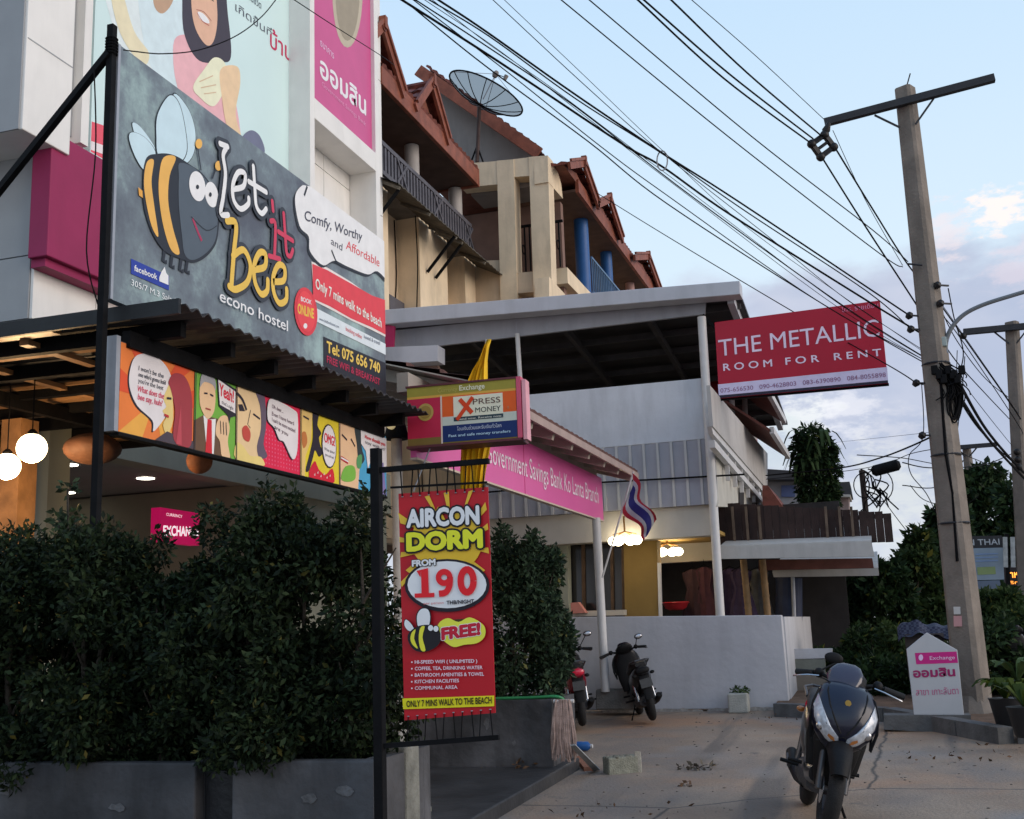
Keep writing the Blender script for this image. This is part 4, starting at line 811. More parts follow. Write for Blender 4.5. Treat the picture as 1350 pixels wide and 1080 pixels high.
# ================================================================== FORECOURT WALL, BIKES' CORNER
YW=14.7
w0_=P(742,812,Y=YW); w1_=P(1030,811,Y=YW)
wallm=mat('grey_white_boundary_render',(.52,.52,.545),.8,.06,2,.25,dirt=.22)
fw_=thing('boundary_wall','long low smooth pale grey wall behind the parked motorcycles','wall',(-3,YW,gz(YW)))
obj('wall_body',MB().ext([P(600,815,Y=YW),w1_,P(1041,934,Y=YW),P(600,933,Y=YW)-Vector((0,0,.05))],(0,.18,0)),wallm,fw_,bev=.01)
g=MB(); rr=random.Random(61)
for i in range(60):
    x=-5.5+rr.random()*4.1; h=rr.uniform(.015,.05); w_=rr.uniform(.1,.5); zb_=gz(YW); g.ext([(x,YW-.0015,zb_-.02),(x+w_,YW-.0015,zb_-.02),(x+w_*.8,YW-.0015,zb_+h*.7),(x+w_*.45,YW-.0015,zb_+h),(x+w_*.15,YW-.0015,zb_+h*.6)],(0,-.0004-.00003*i,0))
obj('splash_stain',g,mat('splashed_mud',(.38,.35,.32),.9,.3,20,.1),fw_,kind='stuff')
for k_,(xa,xb,ya,yb_) in enumerate(((1033,1097,856,869),(1033,1088,869,888),(1040,1090,888,918))):
    obj(('rail','rail','low_wall')[k_],MB().ext([P(xa,ya,Y=YW+1.3),P(xb,ya-1,Y=YW+1.3),P(xb,yb_,Y=YW+1.3),P(xa,yb_,Y=YW+1.3)],(0,.12,0)),(wallm,mat('grey_green_render',(.20,.21,.18),.8,.1,4,.2,dirt=.3),mat('tan_render',(.26,.22,.18),.8,.1,4,.2,dirt=.3))[k_],fw_)
obj('return_wall',MB().box((w1_.x-.18,YW+.181,gz(YW)),(w1_.x+.02,YW+6,w1_.z-.02)),wallm,fw_)
# tile stack & small concrete curbs & planter pieces on the forecourt
mossy=mat('mossy_broken_concrete',(.26,.26,.21),.95,.25,14,.6,dirt=.4)
def chunk(name,label,a,b,h,dep,m_=mossy,hollow=True):
    A1,B1=P(*a,G=0),P(*b,G=0); d=(B1-A1); d.z=0; L_=d.length; d.normalize(); nrm=Vector((-d.y,d.x,0)); t=thing(name,label,'block',tuple(A1),None)
    obj('body',MB().ext([A1-Vector((0,0,.03)),B1-Vector((0,0,.03)),B1+nrm*dep-Vector((0,0,.03)),A1+nrm*dep-Vector((0,0,.03))],(0,0,h)),m_,t,bev=.012)
    g=MB(); rr=random.Random(len(label))
    for i in range(26):
        p=A1+d*rr.random()*L_*.75+nrm*rr.random()*dep*.8+Vector((0,0,h-.03)); g.sph(p,rr.uniform(.008,.025),7,5,(1,1,.6))
    obj('rubble',g,mat('crumbled_mortar',(.20,.19,.15),.95,.3,20,.5),t,kind='stuff'); return t
t=chunk('concrete_block','pale mossy concrete block lying on the forecourt near the mop',(803,1022),(846,1018),.17,.16)
A1=P(846,1018,G=0); obj('broken_face',MB().ext([A1+Vector((-.045,-.006,-.02)),A1+Vector((.004,-.006,-.02)),A1+Vector((.002,-.004,.17)),A1+Vector((-.05,-.004,.175))],(0,-.012,0)),mat('fresh_broken_concrete',(.50,.46,.38),.95,.2,20,.5),t)
lf3=leafmat('weed_leaf',(.03,.06,.02),(.10,.15,.05),.2)
p=P(960,935,Y=YW-.28); t=thing('block_planter','small mossy white block planter with a green sprout against the pale wall','planter',tuple(p)); p2=P(985,914,Y=YW-.28)
obj('body',MB().box((p.x,YW-.28,gz(YW-.3)),(p2.x,YW-.06,p2.z)),mat('off_white_block',(.42,.42,.38),.9,.12,9,.4,dirt=.3),t,bev=.02); leafmesh('sprout',[(p2.x-.1,YW-.17,p2.z+.03,.11,.06,.04)],120,.05,lf3,t,5,kind='stuff')
# litter bits
def leafpile(name,label,px,py,n,r_,m_,G=0,sz=.05):
    p=P(px,py,G=G); return tagg(leafmesh(name,[(p.x,p.y,p.z+.012,r_,r_*.6,.018)],n,sz,m_,None,int(px),droop=.8,asp=.5),label,'litter')
dryl=leafmat('dry_leaf',(.05,.03,.018),(.16,.09,.05),.1)
leafpile('dead_twigs','dead grey weed twigs lying flat on the forecourt between block and scooter',918,1014,70,.17,leafmat('dead_weed',(.06,.05,.04),(.16,.14,.11),.1),0,.06); leafpile('dry_leaves','brown crumpled leaf on the forecourt near the slab corner',905,1036,14,.05,dryl,0,.06)
for k_,(x,y,n_,r_) in enumerate(((605,1002,60,.13),(655,1003,70,.15),(715,1004,50,.16),(690,1010,20,.10))): leafpile('leaf_heap',('heap of dry leaves and scraps at the foot of the dark planter under the banner','small dark leaf heap at the foot of the dark planter','leaf heap by the mop corner of the dark planter','few scattered scraps in front of the leaf heaps')[k_],x,y,n_,r_,dryl,.11,.055)
# leaning board by the mop, blue bottle
a_=P(752,984,Y=YQ-.25); b_=P(787,1017,G=.0)
single('leaning_board',MB().ext([a_,a_+Vector((.05,-.02,.01)),b_+Vector((.03,0,.01)),b_+Vector((-.03,.0,.0))],(-.01,.015,.012)),mat('grey_fibre_board',(.36,.36,.35),.8,.15,8,.2,dirt=.3),'narrow pale grey board leaning at the corner of the dark planter','board')
p=P(768,991,G=.0); t=thing('plastic_bottle','small blue plastic bottle lying beside the leaning board','bottle',tuple(p)); bb_=mat('blue_plastic',(.02,.10,.32),.3,.1,5,0); obj('body',MB().tube([p+Vector((-.09,.02,.05)),p+Vector((.05,.02,.05)),p+Vector((.08,.02,.05))],[.045,.045,.018],12),bb_,t,smooth=True); obj('cap',MB().tube([p+Vector((.08,.02,.05)),p+Vector((.10,.02,.05))],.02,10),white,t)
single('brick_fragment',MB().ext([P(768,1000,G=0),P(788,1016,G=0),P(770,1017,G=0),P(758,1003,G=0)],(0,0,.035)),mat('terracotta_brick',(.30,.13,.08),.9,.2,10,.4),'flat terracotta brick fragment under the leaning board','brick')
t=chunk('waste_block','broken block heaped with paper scraps and twigs at the foot of the black pole',(520,1098),(566,1096),.17,.2)
p=P(548,1062,G=.17); g=MB(); rr=random.Random(9)
for i in range(9): q=p+Vector((rr.uniform(-.13,.1),rr.uniform(-.05,.12),rr.uniform(-.01,.02))); g.bar(q,q+Vector((rr.uniform(-.1,.1),rr.uniform(-.06,.06),rr.uniform(.0,.07))),.008+.012*(i%3),.003)
obj('scraps',g,mat('pale_scraps',(.45,.40,.34),.8,.2,10,.2),t,kind='stuff'); g=MB()
for i in range(4): q=p+Vector((rr.uniform(-.14,.12),rr.uniform(-.04,.06),.0)); g.ext([q,q+Vector((.05,.01,.02)),q+Vector((.06,.03,.05)),q+Vector((-.01,.02,.04))],(0,.004,0))
obj('rust_scraps',g,mat('rust_paper',(.35,.14,.08),.8,.2,10,.2),t,kind='stuff')

# ================================================================== TERRACE BUILDING
YT=16.0
tb=thing('terrace_building','white two-storey building with an open roofed terrace behind the low grey wall','building',(-4.5,YT,gz(16)))
par=mat('parapet_render',(.62,.64,.68),.75,.06,2,.15,dirt=.32); fas=mat('fascia_metal',(.50,.51,.55),.5,.05,3,.05,dirt=.25)
def face(pts,Y,th,m_,name,parent,bev=0,**k): return obj(name,MB().ext([P(x,y,Y=Y) for x,y in pts],(0,th,0)),m_,parent,bev=bev,**k)
face([(500,409),(975,370),(976,388),(500,428)],YT-.35,.3,fas,'gutter',tb,.01)
face([(515,428),(931,391),(929,414),(520,463)],YT,.06,mat('fascia_lower',(.38,.39,.42),.55,.06,3,.05,dirt=.3),'fascia',tb)
for x in (545,680,720,835): face([(x,424-(x-515)*.09),(x+1.2,424-(x-515)*.09),(x+1.2,458-(x-515)*.118),(x,458-(x-515)*.118)],YT-.004,.004,galv,'seam',tb)
# roof sheet with purlins, seen from below
zg=P(700,395,Y=YT-.05).z; xl=P(505,410,Y=YT).x; xr_=P(972,372,Y=YT-.1).x
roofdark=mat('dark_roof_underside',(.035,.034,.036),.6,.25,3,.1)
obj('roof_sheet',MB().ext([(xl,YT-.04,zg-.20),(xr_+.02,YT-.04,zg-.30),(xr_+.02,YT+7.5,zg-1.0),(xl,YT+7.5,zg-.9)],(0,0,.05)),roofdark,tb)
for i in range(9):
    y=YT+.3+i*.85; z=zg-.30-.69*(y-YT)/7.5; obj('purlin',MB().box((xl,y,z-.10),(xr_-.02,y+.05,z)),mat('dark_purlin_steel',(.06,.058,.06),.6,.2,6,.1),tb)
for x in (xl+1.4,xl+2.9,xl+4.2): obj('roof_beam',MB().bar((x,YT+.1,zg-.42),(x,YT+7.4,zg-1.1),.07,.12),mat('dark_purlin_steel',(.05,.05,.05)),tb)
obj('edge_beam',MB().bar((xr_-.12,YT-.02,zg-.36),(xr_-.12,YT+7.4,zg-1.05),.10,.14),fas,tb)
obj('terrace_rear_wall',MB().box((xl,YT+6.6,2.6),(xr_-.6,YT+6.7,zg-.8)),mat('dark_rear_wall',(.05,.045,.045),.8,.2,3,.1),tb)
# parapet, ribbed cladding, beam
face([(690,521),(931,498),(938,578),(690,600)],YT,.12,par,'parapet',tb,.01)
g=MB(); zc0=P(945,664,Y=YT).z; zc1=P(935,578,Y=YT).z; xl_=P(640,620,Y=YT).x; xr2=P(945,640,Y=YT).x
clad=mat('lilac_grey_cladding',(.36,.36,.40),.5,.07,3,.05,dirt=.25)
obj('cladding_sheet',MB().box((xl_,YT+.01,zc0),(xr2,YT+.05,zc1)),clad,tb)
nr=int((xr2-xl_)/.2)
for i in range(nr+1): obj('cladding_rib',MB().box((xl_+i*.2,YT-.02,zc0),(xl_+i*.2+.035,YT+.009,zc1)),mat('pale_rib_metal',(.52,.51,.50),.5,.07,3,.05,dirt=.2),tb)
obj('cable_run',MB().tube([(xl_,YT-.05,P(800,627,Y=YT).z-.12),(xl_+1.5,YT-.06,P(850,632,Y=YT).z),(xr2+.4,YT-.05,P(930,630,Y=YT).z)],.014,6),cable,tb)
cream=mat('cream_beam_render',(.50,.47,.42),.7,.06,3,.1,dirt=.2)
obj('beam',MB().box((xl_,YT+.08,P(940,705,Y=YT).z),(xr2-.06,YT+.4,zc0-.002)),cream,tb)
obj('beam_soffit',MB().box((xl_,YT+.4,P(940,706,Y=YT).z+.05),(xr2-.06,YT+4.5,P(940,706,Y=YT).z+.1)),mat('ochre_soffit',(.38,.24,.07),.7,.08,3,.1),tb)
obj('second_beam',MB().box((P(850,735,Y=YT+2).x,YT+2,P(880,742,Y=YT+2).z),(P(940,735,Y=YT+2).x,YT+2.25,P(900,716,Y=YT+2).z)),cream,tb)
mustard=mat('mustard_wall',(.22,.145,.045),.8,.06,3,.1,dirt=.1)
face([(822,712),(866,712),(868,818),(824,818)],YT+.6,.3,mustard,'mustard_pier',tb); face([(866.5,742),(870,742),(872,818),(868.5,818)],YT+.58,.1,white,'door_jamb',tb)
face([(640,684),(747,684),(750,830),(640,830)],YT+.5,.2,greenwall,'side_wall',tb)
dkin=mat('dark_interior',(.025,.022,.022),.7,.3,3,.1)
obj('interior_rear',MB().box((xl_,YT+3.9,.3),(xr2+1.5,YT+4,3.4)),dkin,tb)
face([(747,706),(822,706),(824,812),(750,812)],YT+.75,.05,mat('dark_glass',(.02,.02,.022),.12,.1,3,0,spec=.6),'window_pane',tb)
wood=mat('dark_brown_wood',(.10,.06,.035),.6,.25,8,.2)
for x in (749,768,788,806,821): face([(x-2,706),(x+2,706),(x+3.5,812),(x-.5,812)],YT+.7,.05,wood,'window_mullion',tb)
face([(746,700),(824,700),(824,707),(746,707)],YT+.69,.06,wood,'window_head',tb); face([(752,806),(824,804),(824,811),(752,813)],YT+.45,.12,cream,'window_sill',tb)
# side facade along the lane: balcony band and rails, red wall, eaves
xs2=P(940,560,Y=YT).x+.02; y2=P(1013,645,X=xs2).y
def sidef(p0,p1,p2,p3,th,m_,name,xo=0): return obj(name,MB().ext([P(x,y,X=xs2+xo) for x,y in (p0,p1,p2,p3)],(-th,0,0)),m_,tb)
sidef((936,508),(1012,598),(1012,646),(940,562),.05,mat('side_band_white',(.46,.44,.42),.7,.08,3,.1,dirt=.35),'balcony_band',.12)
sidef((944,590),(1012,668),(1012,670),(946,668),.1,mat('side_wall_cream',(.52,.50,.44),.7,.08,3,.1,dirt=.3),'side_wall_lower',-.02)
sidef((938,562),(1012,646),(1012,655),(940,572),.06,white,'rail',.1); sidef((942,580),(1012,664),(1012,670),(943,590),.08,white,'rail',.1)
for i in range(9):
    y=YT+.4+(y2-YT)*(i+.3)/9; zA=P(940,572,X=xs2+.1); obj('rail_post',MB().box((xs2+.02,y,P(960,600,X=xs2+.1).z-.35),(xs2+.08,y+.06,P(940,565,X=xs2+.1).z+.03)),white,tb)
for x,y in ((978,700),(996,700)): sidef((x-3,y-62+5),(x+3,y-56+5),(x+3,y-12-10),(x-3,y-12-14),.03,dkin,'window_opening',.0)
redw=mat('deep_red_wall',(.30,.02,.03),.6,.08,3,.1)
sidef((950,470),(995,520),(1000,605),(952,530),.2,redw,'red_wall',-.35)
for x in (968,985,996): obj('column',MB().tube([P(x,640,X=xs2-.1),P(x-4,500,X=xs2-.1)],.05,10),white,tb,smooth=True)
eave=mat('maroon_soffit',(.13,.045,.035),.7,.2,5,.1)
def eave_roof(tip,xw,y0,y1,lab):
    p=P(*tip,X=xs2+.55); g=MB(); yy0,yy1=p.y-3.2,p.y
    g.ext([(p.x,yy0,p.z),(p.x,yy1,p.z),(p.x-xw,yy1,p.z+xw*.8),(p.x-xw,yy0,p.z+xw*.8)],(0,0,.05)); obj('eave',g,eave,tb)
    obj('gutter_edge',MB().box((p.x-.02,yy0,p.z-.02),(p.x+.05,yy1,p.z+.09)),white,tb)
eave_roof((1033,558),.75,0,0,''); eave_roof((1038,604),.8,0,0,'')
# tall white downpost at the corner
pA=P(950,812,Y=YT-.05); single('terrace_post',MB().tube([(pA.x,YT-.08,gz(YT)),pA+Vector((0,-.03,0)),P(925,418,Y=YT-.08)],.062,14),white,'tall round white post carrying the corner of the terrace roof','post',smooth=True)
pB=P(682,440,Y=YT-.02); single('terrace_rod',MB().tube([P(682,440,Y=YT-.02),P(686,505,Y=YT-.02)],.035,10),white,'slim white rod between the terrace roof fascia and the parapet','rod')
# light-blue corner column and beam at the bank end
face([(507,458),(577,455),(577,476),(507,480)],YT-.5,.3,fas,'corner_beam',tb); face([(509,480),(541,478),(530,560),(512,560)],YT-.4,.3,mat('pale_blue_column',(.48,.54,.62),.6,.06,3,.1,dirt=.15),'corner_column',tb)
face([(506,428),(520,430),(518,462),(506,463)],YT-.3,.05,mat('raspberry_panel',(.42,.02,.10),.5,.1,3,0),'red_panel',tb); face([(543,480),(575,478),(590,520),(543,524)],YT-.2,.1,mat('dusty_brown_gable',(.26,.17,.14),.8,.12,3,.2),'gable_panel',tb)
# metallic sign
YM=YT-.1; ms=thing('room_rent_sign','big crimson rectangular sign reading the metallic room for rent','sign',tuple(P(1055,470,Y=YM)))
q=[(942,425),(1160,396),(1171,505),(948,525)]; obj('sign_panel',MB().ext([P(x,y,Y=YM) for x,y in q],(0,.14,0)),mat('crimson_sign',tuple(x*1.5 for x in K(146,6,36)),.35,.05,2,0),ms,bev=.005)
B=Board(ms,P(948,525,Y=YM),(P(1171,505,Y=YM)-P(948,525,Y=YM)),(0,-1,0)); 
B.poly([(946.5,507),(1169.5,484),(1171,505),(948,525)],(180,172,196),1,g=1.5); B.poly([(947,521.5),(1170.5,501.5),(1171,505),(948,525)],(38,34,50),2)
B.text("THE METALLIC",(948,470),(1160,443),23,(196,176,196),3,off=.005,g=1.6); B.text("R O O M",(954,489),(1018,483),9.5,(196,176,196),3,off=.015,g=1.6); B.text("F O R",(1036,481),(1080,477),9.5,(196,176,196),3,off=.015,g=1.6); B.text("R E N T",(1100,475),(1162,469),9.5,(196,176,196),3,off=.015,g=1.6)
B.text("075-656530   090-4628803   083-6390890   084-8055898",(950,518),(1168,497),6,(120,80,110),3,g=1.5); B.text("โทร. รายเดือน",(1110,412),(1158,405),6,(190,120,150),3,g=1.5)
B.done()
obj('bracket',MB().bar(P(936,527,Y=YM+.05),P(950,524,Y=YM+.05),.04),blacksteel,ms); obj('bracket',MB().bar(P(926,416,Y=YM+.05),P(945,434,Y=YM+.05),.05),blacksteel,ms); obj('lower_rail',MB().bar(P(938,528,Y=YM+.07),P(1172,507,Y=YM+.07),.035),blacksteel,ms)
# ceiling lamps
hot=mat('lit_frosted_glass',(1,.9,.7),.4,0,3,0,em=(1,.86,.58),es=9)
for i,(x,y,Yl_) in enumerate(((824,713,YT-.1),(880,728,YT+1.2))):
    c=P(x,y,Y=Yl_); w_=[.42,.38][i]*.5*.95*(c-EO).length/19; t=thing('ceiling_lamp',('bright cluster of frosted lamp shades beneath the flag','second bright cluster of lamp shades, beside the white post')[i],'lamp',tuple(c+Vector((0,0,.1))),'lamp clusters under the terrace beam')
    for k_ in range(6):
        a=k_*PI/3+.2; q=c+Vector((math.cos(a)*w_,math.sin(a)*w_*.6,0)); obj('lamp_shade',MB().sph(q,.075,12,8,(1,1,.85)),hot,t,smooth=True); obj('arm',MB().tube([c+Vector((0,0,.13)),q+Vector((0,0,.09))],.008,5),mat('brass_arm',(.30,.16,.05),.4,.1,5,0,metal=.7),t)
    obj('stem',MB().tube([c+Vector((0,0,.12)),c+Vector((0,0,.35))],.014,8),MATS['brass_arm'],t); ld=bpy.data.lights.new('lamp_light','POINT'); ld.energy=3; ld.color=(1,.72,.38); ld.shadow_soft_size=.15; lo=bpy.data.objects.new('lamp_light',ld); COL.objects.link(lo); lo.location=c-Vector((0,.1,.16))
# thai flag on a slanting staff fixed to the canopy post
f0=P(794,762,Y=14.2); f1=P(835,622,Y=14.2); t=thing('national_flag','small limp red white and blue striped flag on a slanting white staff','flag',tuple(f0))
obj('staff',MB().tube([f0,f1],.012,8),white,t)
cols=[('flag_red',(.38,.02,.04)),('flag_white',(.42,.42,.46)),('flag_blue',(.025,.025,.16)),('flag_white',(.42,.42,.46)),('flag_red',(.38,.02,.04))]
d=(f0-f1).normalized(); fl=[]
segs=[0,1/6,2/6,4/6,5/6,1]; hL=.62
for s_ in range(5):
    g=MB(); rows=[]
    for i in range(11):
        v=segs[s_]+(segs[s_+1]-segs[s_])*i/10; row=[]
        for j in range(15):
            u=j/14; base=f1+d*(.02+v*.44*(1-.35*u)); x=base.x+u*.24+.055*math.sin(u*9+v*3); z=base.z-u*.62-.02*math.sin(v*7+u*4); y=base.y-.11*math.sin(u*10+v*3)*u-.03; row.append((x,y,z))
        rows.append(row)
    g.v=[p for r in rows for p in r]; g.f=[(a*15+b,a*15+b+1,(a+1)*15+b+1,(a+1)*15+b) for a in range(10) for b in range(14)]
    o=obj('stripe',g,mat(cols[s_][0],cols[s_][1],.8,.1,8,.05),t,smooth=True)
# yellow-red hanging signlets, basket, hung dresses in the dark opening
p=P(751,802,Y=YT-.2); single('paper_bag',MB().ext([P(752,795,Y=YT+.3),P(762,794,Y=YT+.3),P(772,808,Y=YT+.3),P(753,809,Y=YT+.3)],(0,.15,0)),mat('pink_paper',(.55,.22,.18),.8,.1,5,.1),'crumpled pink paper bag standing on the window ledge','bag')
c=P(891,800,Y=YT+1.6); t=thing('red_basin','red plastic basin hanging in the dark doorway','basin',tuple(c)); obj('basin',MB().tube([c+Vector((0,0,-.05)),c+Vector((0,0,-.02)),c+Vector((0,0,.06))],[.1,.16,.2],18),mat('red_plastic',(.45,.02,.03),.35,.1,5,0),t,smooth=True); obj('rim',MB().torus(c+Vector((0,0,.06)),.2,.012,ax=2),MATS['red_plastic'],t,smooth=True)
dr=[(928,762,'dusty_pink_cloth',(.06,.02,.03),'dusty pink dress hanging in the shop left of the round white post'),(913,765,'dull_rose_cloth',(.035,.015,.02),'dull rose dress hanging deepest in the dark shop'),(962,764,'mauve_cloth',(.06,.04,.09),'mauve dress hanging right beside the round white post'),(976,764,'violet_cloth',(.045,.03,.07),'patterned violet dress hanging near the bamboo post'),(998,765,'grey_cloth',(.16,.16,.155),'pale grey shirt hanging between the two bamboo posts')]
for x,y,nm,c_,lab in dr:
    p=P(x,y-14,Y=YT+1.5+.3*(x%3)); g=MB(); rings=[]
    for k_,(z,w) in enumerate(((0,.06),(-.05,.16),(-.12,.15),(-.3,.10),(-.5,.16),(-.78,.22))): rings.append([(p.x+w*math.cos(a)*(1+.1*math.sin(a*5)),p.y+.05*math.sin(a)*(1+.3*math.sin(a*7)),p.z+z) for a in [2*PI*j/24 for j in range(24)]])
    g.loft(rings); t=thing('hanging_dress',lab,'dress',tuple(p),'clothes hung in the shop'); obj('garment',g,mat(nm,c_,.85,.2,9,.2),t,smooth=True); obj('hanger',MB().tube([p+Vector((-.14,0,-.03)),p+Vector((0,0,.04)),p+Vector((.14,0,-.03))],.006,5),blacksteel,t); obj('hook',MB().tube([p+Vector((0,0,.04)),p+Vector((0,0,.12))],.004,5),blacksteel,t)
# bamboo posts
bam=mat('weathered_bamboo',(.24,.15,.07),.6,.25,8,.2)
for i,(x,y0_,x1,y1_) in enumerate(((980,738,989,812),(1005,738,1014,812))):
    t=thing('bamboo_post',('bamboo post just right of the round white post','second bamboo post, further along under the white awning')[i],'post',tuple(P(x1,y1_+60,Y=YT+1)),'bamboo posts under the awning'); a_,b_=P(x1+5,y1_+70,Y=YT+1),P(x,y0_,Y=YT+1); pth=[a_.lerp(b_,k/9) for k in range(10)]
    obj('culm',MB().tube(pth,.05,10),bam,t,smooth=True)
    for k in range(1,9): q=pth[k]; obj('node',MB().tube([q-Vector((0,0,.012)),q+Vector((0,0,.012))],.055,10),bam,t,smooth=True)
# awnings
aw=mat('dirty_white_awning',(.46,.46,.45),.7,.06,3,.1,dirt=.35)
for i,(pp2,Y_) in enumerate(((((949,721),(1149,714),(1153,734),(951,737)),YT+.3),(((1018,754),(1158,750),(1159,759),(1020,761)),YT+1.6))):
    t=thing('awning',('long white awning edge below the dark board fence','shorter lower white awning edge under the first awning')[i],'awning',tuple(P(*pp2[0],Y=Y_)),'white awnings beyond the wall'); face(pp2,Y_,.05,aw,'valance',t)
    A1,B1=P(*pp2[0],Y=Y_),P(*pp2[1],Y=Y_); obj('canvas',MB().ext([A1+Vector((0,.05,0)),B1+Vector((0,.05,0)),B1+Vector((0,2.2,.35)),A1+Vector((0,2.2,.35))],(0,0,.02)),aw,t)
    for k in range(4): q=A1.lerp(B1,(k+.5)/4); obj('strut',MB().bar(q+Vector((0,.05,-.05)),q+Vector((0,2.2,.2)),.03),blacksteel,t)
single('red_band_beam',MB().ext([P(x,y,Y=YT+1.2) for x,y in ((1000,738),(1150,736),(1152,749),(1000,752))],(0,.1,0)),mat('rusty_red_beam',(.14,.055,.045),.8,.2,6,.2),'dull rusty red beam between the two white awnings','beam')
single('blue_drum',MB().tube([P(1040,860,Y=YT+2),P(1040,762,Y=YT+2)],.2,16),mat('navy_tarp',(.02,.03,.07),.6,.2,6,.2),'dark navy tarpaulin-wrapped column in the shade beyond the awning','column')
single('grey_pipe',MB().tube([P(1048,850,Y=YT+1.8),P(1045,757,Y=YT+1.8)],.03,10),galv,'slim grey pipe in front of the navy column','pipe')
# dark board fence on the upper level
Yfz=YT+1.0; bf=thing('board_fence','dark brown upright board fence on the upper deck beside the leafy column tree','fence',tuple(P(1050,690,Y=Yfz))); dbr=mat('dark_stained_boards',(.035,.020,.018),.75,.3,5,.2); xa_,xb_=P(946,660,Y=Yfz).x,P(1175,680,Y=Yfz).x
nb=22; 
for i in range(nb):
    f=i/nb; x0=xa_+(xb_-xa_)*f; x1=xa_+(xb_-xa_)*(i+1)/nb-.003; px=946+229*f; zt_=P(px,663+14*f**1.2,Y=Yfz).z+random.uniform(-.01,.01); zb_=P(px,720-5*f,Y=Yfz).z; obj('board',MB().box((x0,Yfz+(i%2)*.008,zb_),(x1,Yfz+.03+(i%2)*.008,zt_)),dbr,bf)
for px in (965,983,1000,1088,1106,1122): p=P(px,668,Y=Yfz-.05); q=P(px+4,718,Y=Yfz-.05); obj('batten',MB().bar(q,p,.035),mat('greyed_batten',(.13,.095,.07),.8,.3,7,.2),bf)
for yy_,dz in ((.035,0),): obj('rail',MB().box((xa_,Yfz+.04,P(1050,690,Y=Yfz).z),(xb_,Yfz+.08,P(1050,684,Y=Yfz).z)),dbr,bf)

# ================================================================== SHOPHOUSE ROW
XF=-7.6; XG=-5.9
beige=mat('warm_beige_render',(.80,.64,.44),.8,.08,2.5,.2,dirt=.38); beige2=mat('shaded_beige_render',(.60,.47,.33),.8,.08,2.5,.15,dirt=.25); greyb=mat('grey_gable_render',(.30,.27,.25),.85,.08,2,.1,dirt=.3)  # the second beige has the recess shade mixed into its colour
redtile=mat('red_clay_roof_tile',(.20,.062,.045),.65,.35,7,.3,dirt=.4); barge=mat('orange_red_barge_board',(.25,.075,.042),.6,.25,5,.2,dirt=.5)
def tiled(g,a,b,c,d,pitch=.3):        # a,b eave ends; d,c ridge ends : rows of overlapping tiles, slightly uneven
    a,b,c,d=map(Vector,(a,b,c,d)); n=max(1,int(((d-a).length+(c-b).length)/2/pitch)); m_=max(1,int(((b-a).length+(c-d).length)/2/.22)); nrm=(b-a).cross(d-a).normalized()
    if nrm.z<0: nrm=-nrm
    for i in range(n):
        for j in range(m_):
            q=[]
            for (s_,t_) in ((j/m_,i/n),((j+1)/m_,i/n),((j+1)/m_,min(1,(i+1.12)/n)),(j/m_,min(1,(i+1.12)/n))):
                q.append(a.lerp(b,s_).lerp(d.lerp(c,s_),t_))
            q[0]+=nrm*.05; q[1]+=nrm*.03; mid=(q[0]+q[1])/2+nrm*.035; mt=(q[2]+q[3])/2+nrm*.02
            g.add([q[0],mid,q[1],q[2],mt,q[3],q[0]-nrm*.05,q[1]-nrm*.03],[(0,1,4,5),(1,2,3,4),(0,6,7,2,1)])
def dormer(root,yl,yr_,xf,ze,zp,depth,xback=3.0,w=.16):
    ym=(yl+yr_)/2; g=MB(); ov=.3
    tiled(g,(xf,yl-ov,ze-.1),(xf-xback,yl-ov,ze-.1),(xf-xback,ym,zp),(xf,ym,zp)); tiled(g,(xf,yr_+ov,ze-.1),(xf-xback,yr_+ov,ze-.1),(xf-xback,ym,zp),(xf,ym,zp))
    obj('dormer_tiles',g,redtile,root,kind='stuff')
    g=MB().ext([(xf-.12,yl-.1,ze-.02),(xf-.12,yr_+.1,ze-.02),(xf-.12,ym,zp-.15)],(-xback,0,0)); obj('gable_wall',g,mat('brick_red_gable',(.20,.07,.045),.7,.2,6,.2),root)
    for yy in (yl-ov,yr_+ov):
        obj('barge_board',MB().bar((xf+.05,yy,ze-.14),(xf+.05,ym,zp+.06),.06,w),barge,root); obj('barge_cap',MB().bar((xf+.09,yy,ze-.02),(xf+.09,ym,zp+.17),.05,.06),barge,root)
    obj('finial',MB().bar((xf+.07,ym,zp),(xf+.07,ym,zp+.22),.10,.12),barge,root)
    obj('ridge_tile',MB().tube([(xf+.1,ym,zp+.03),(xf-xback,ym,zp+.03)],.08,8),redtile,root)
sh=thing('shophouse','cream shophouse with brown dormers, round pillars and slatted upper balcony','building',(XF-1,19,0))
yA0=16.6; rail0=P(505,190,X=XF); rail1=P(620,290,X=XF); zr1=rail0.z; zr0=P(560,283,X=XF).z; yE=rail1.y
zE=P(560,176,X=XF+.25).z; yEv=P(627,215,X=XF+.28).y
obj('rear_wall',MB().box((XF-1.5,yA0,3),(XF-1.35,yEv,zE+.3)),mat('brown_upper_wall',(.30,.20,.155),.8,.1,2,.1,dirt=.2),sh)
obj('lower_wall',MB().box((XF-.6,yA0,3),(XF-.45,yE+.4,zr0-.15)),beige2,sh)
obj('balcony_deck',MB().box((XF-1.35,yA0,zr0-.15),(XF+.03,yE+.1,zr0)),mat('grey_deck_slab',(.16,.15,.14),.8,.2,4,.2),sh)
railm=mat('dark_slate_railing',(.10,.095,.11),.55,.2,6,.1)
obj('top_rail',MB().box((XF-.03,yA0,zr1-.05),(XF+.03,yE,zr1+.03)),railm,sh); obj('bottom_rail',MB().box((XF-.025,yA0,zr0+.06),(XF+.025,yE,zr0+.14)),railm,sh)
n=34; me_=None
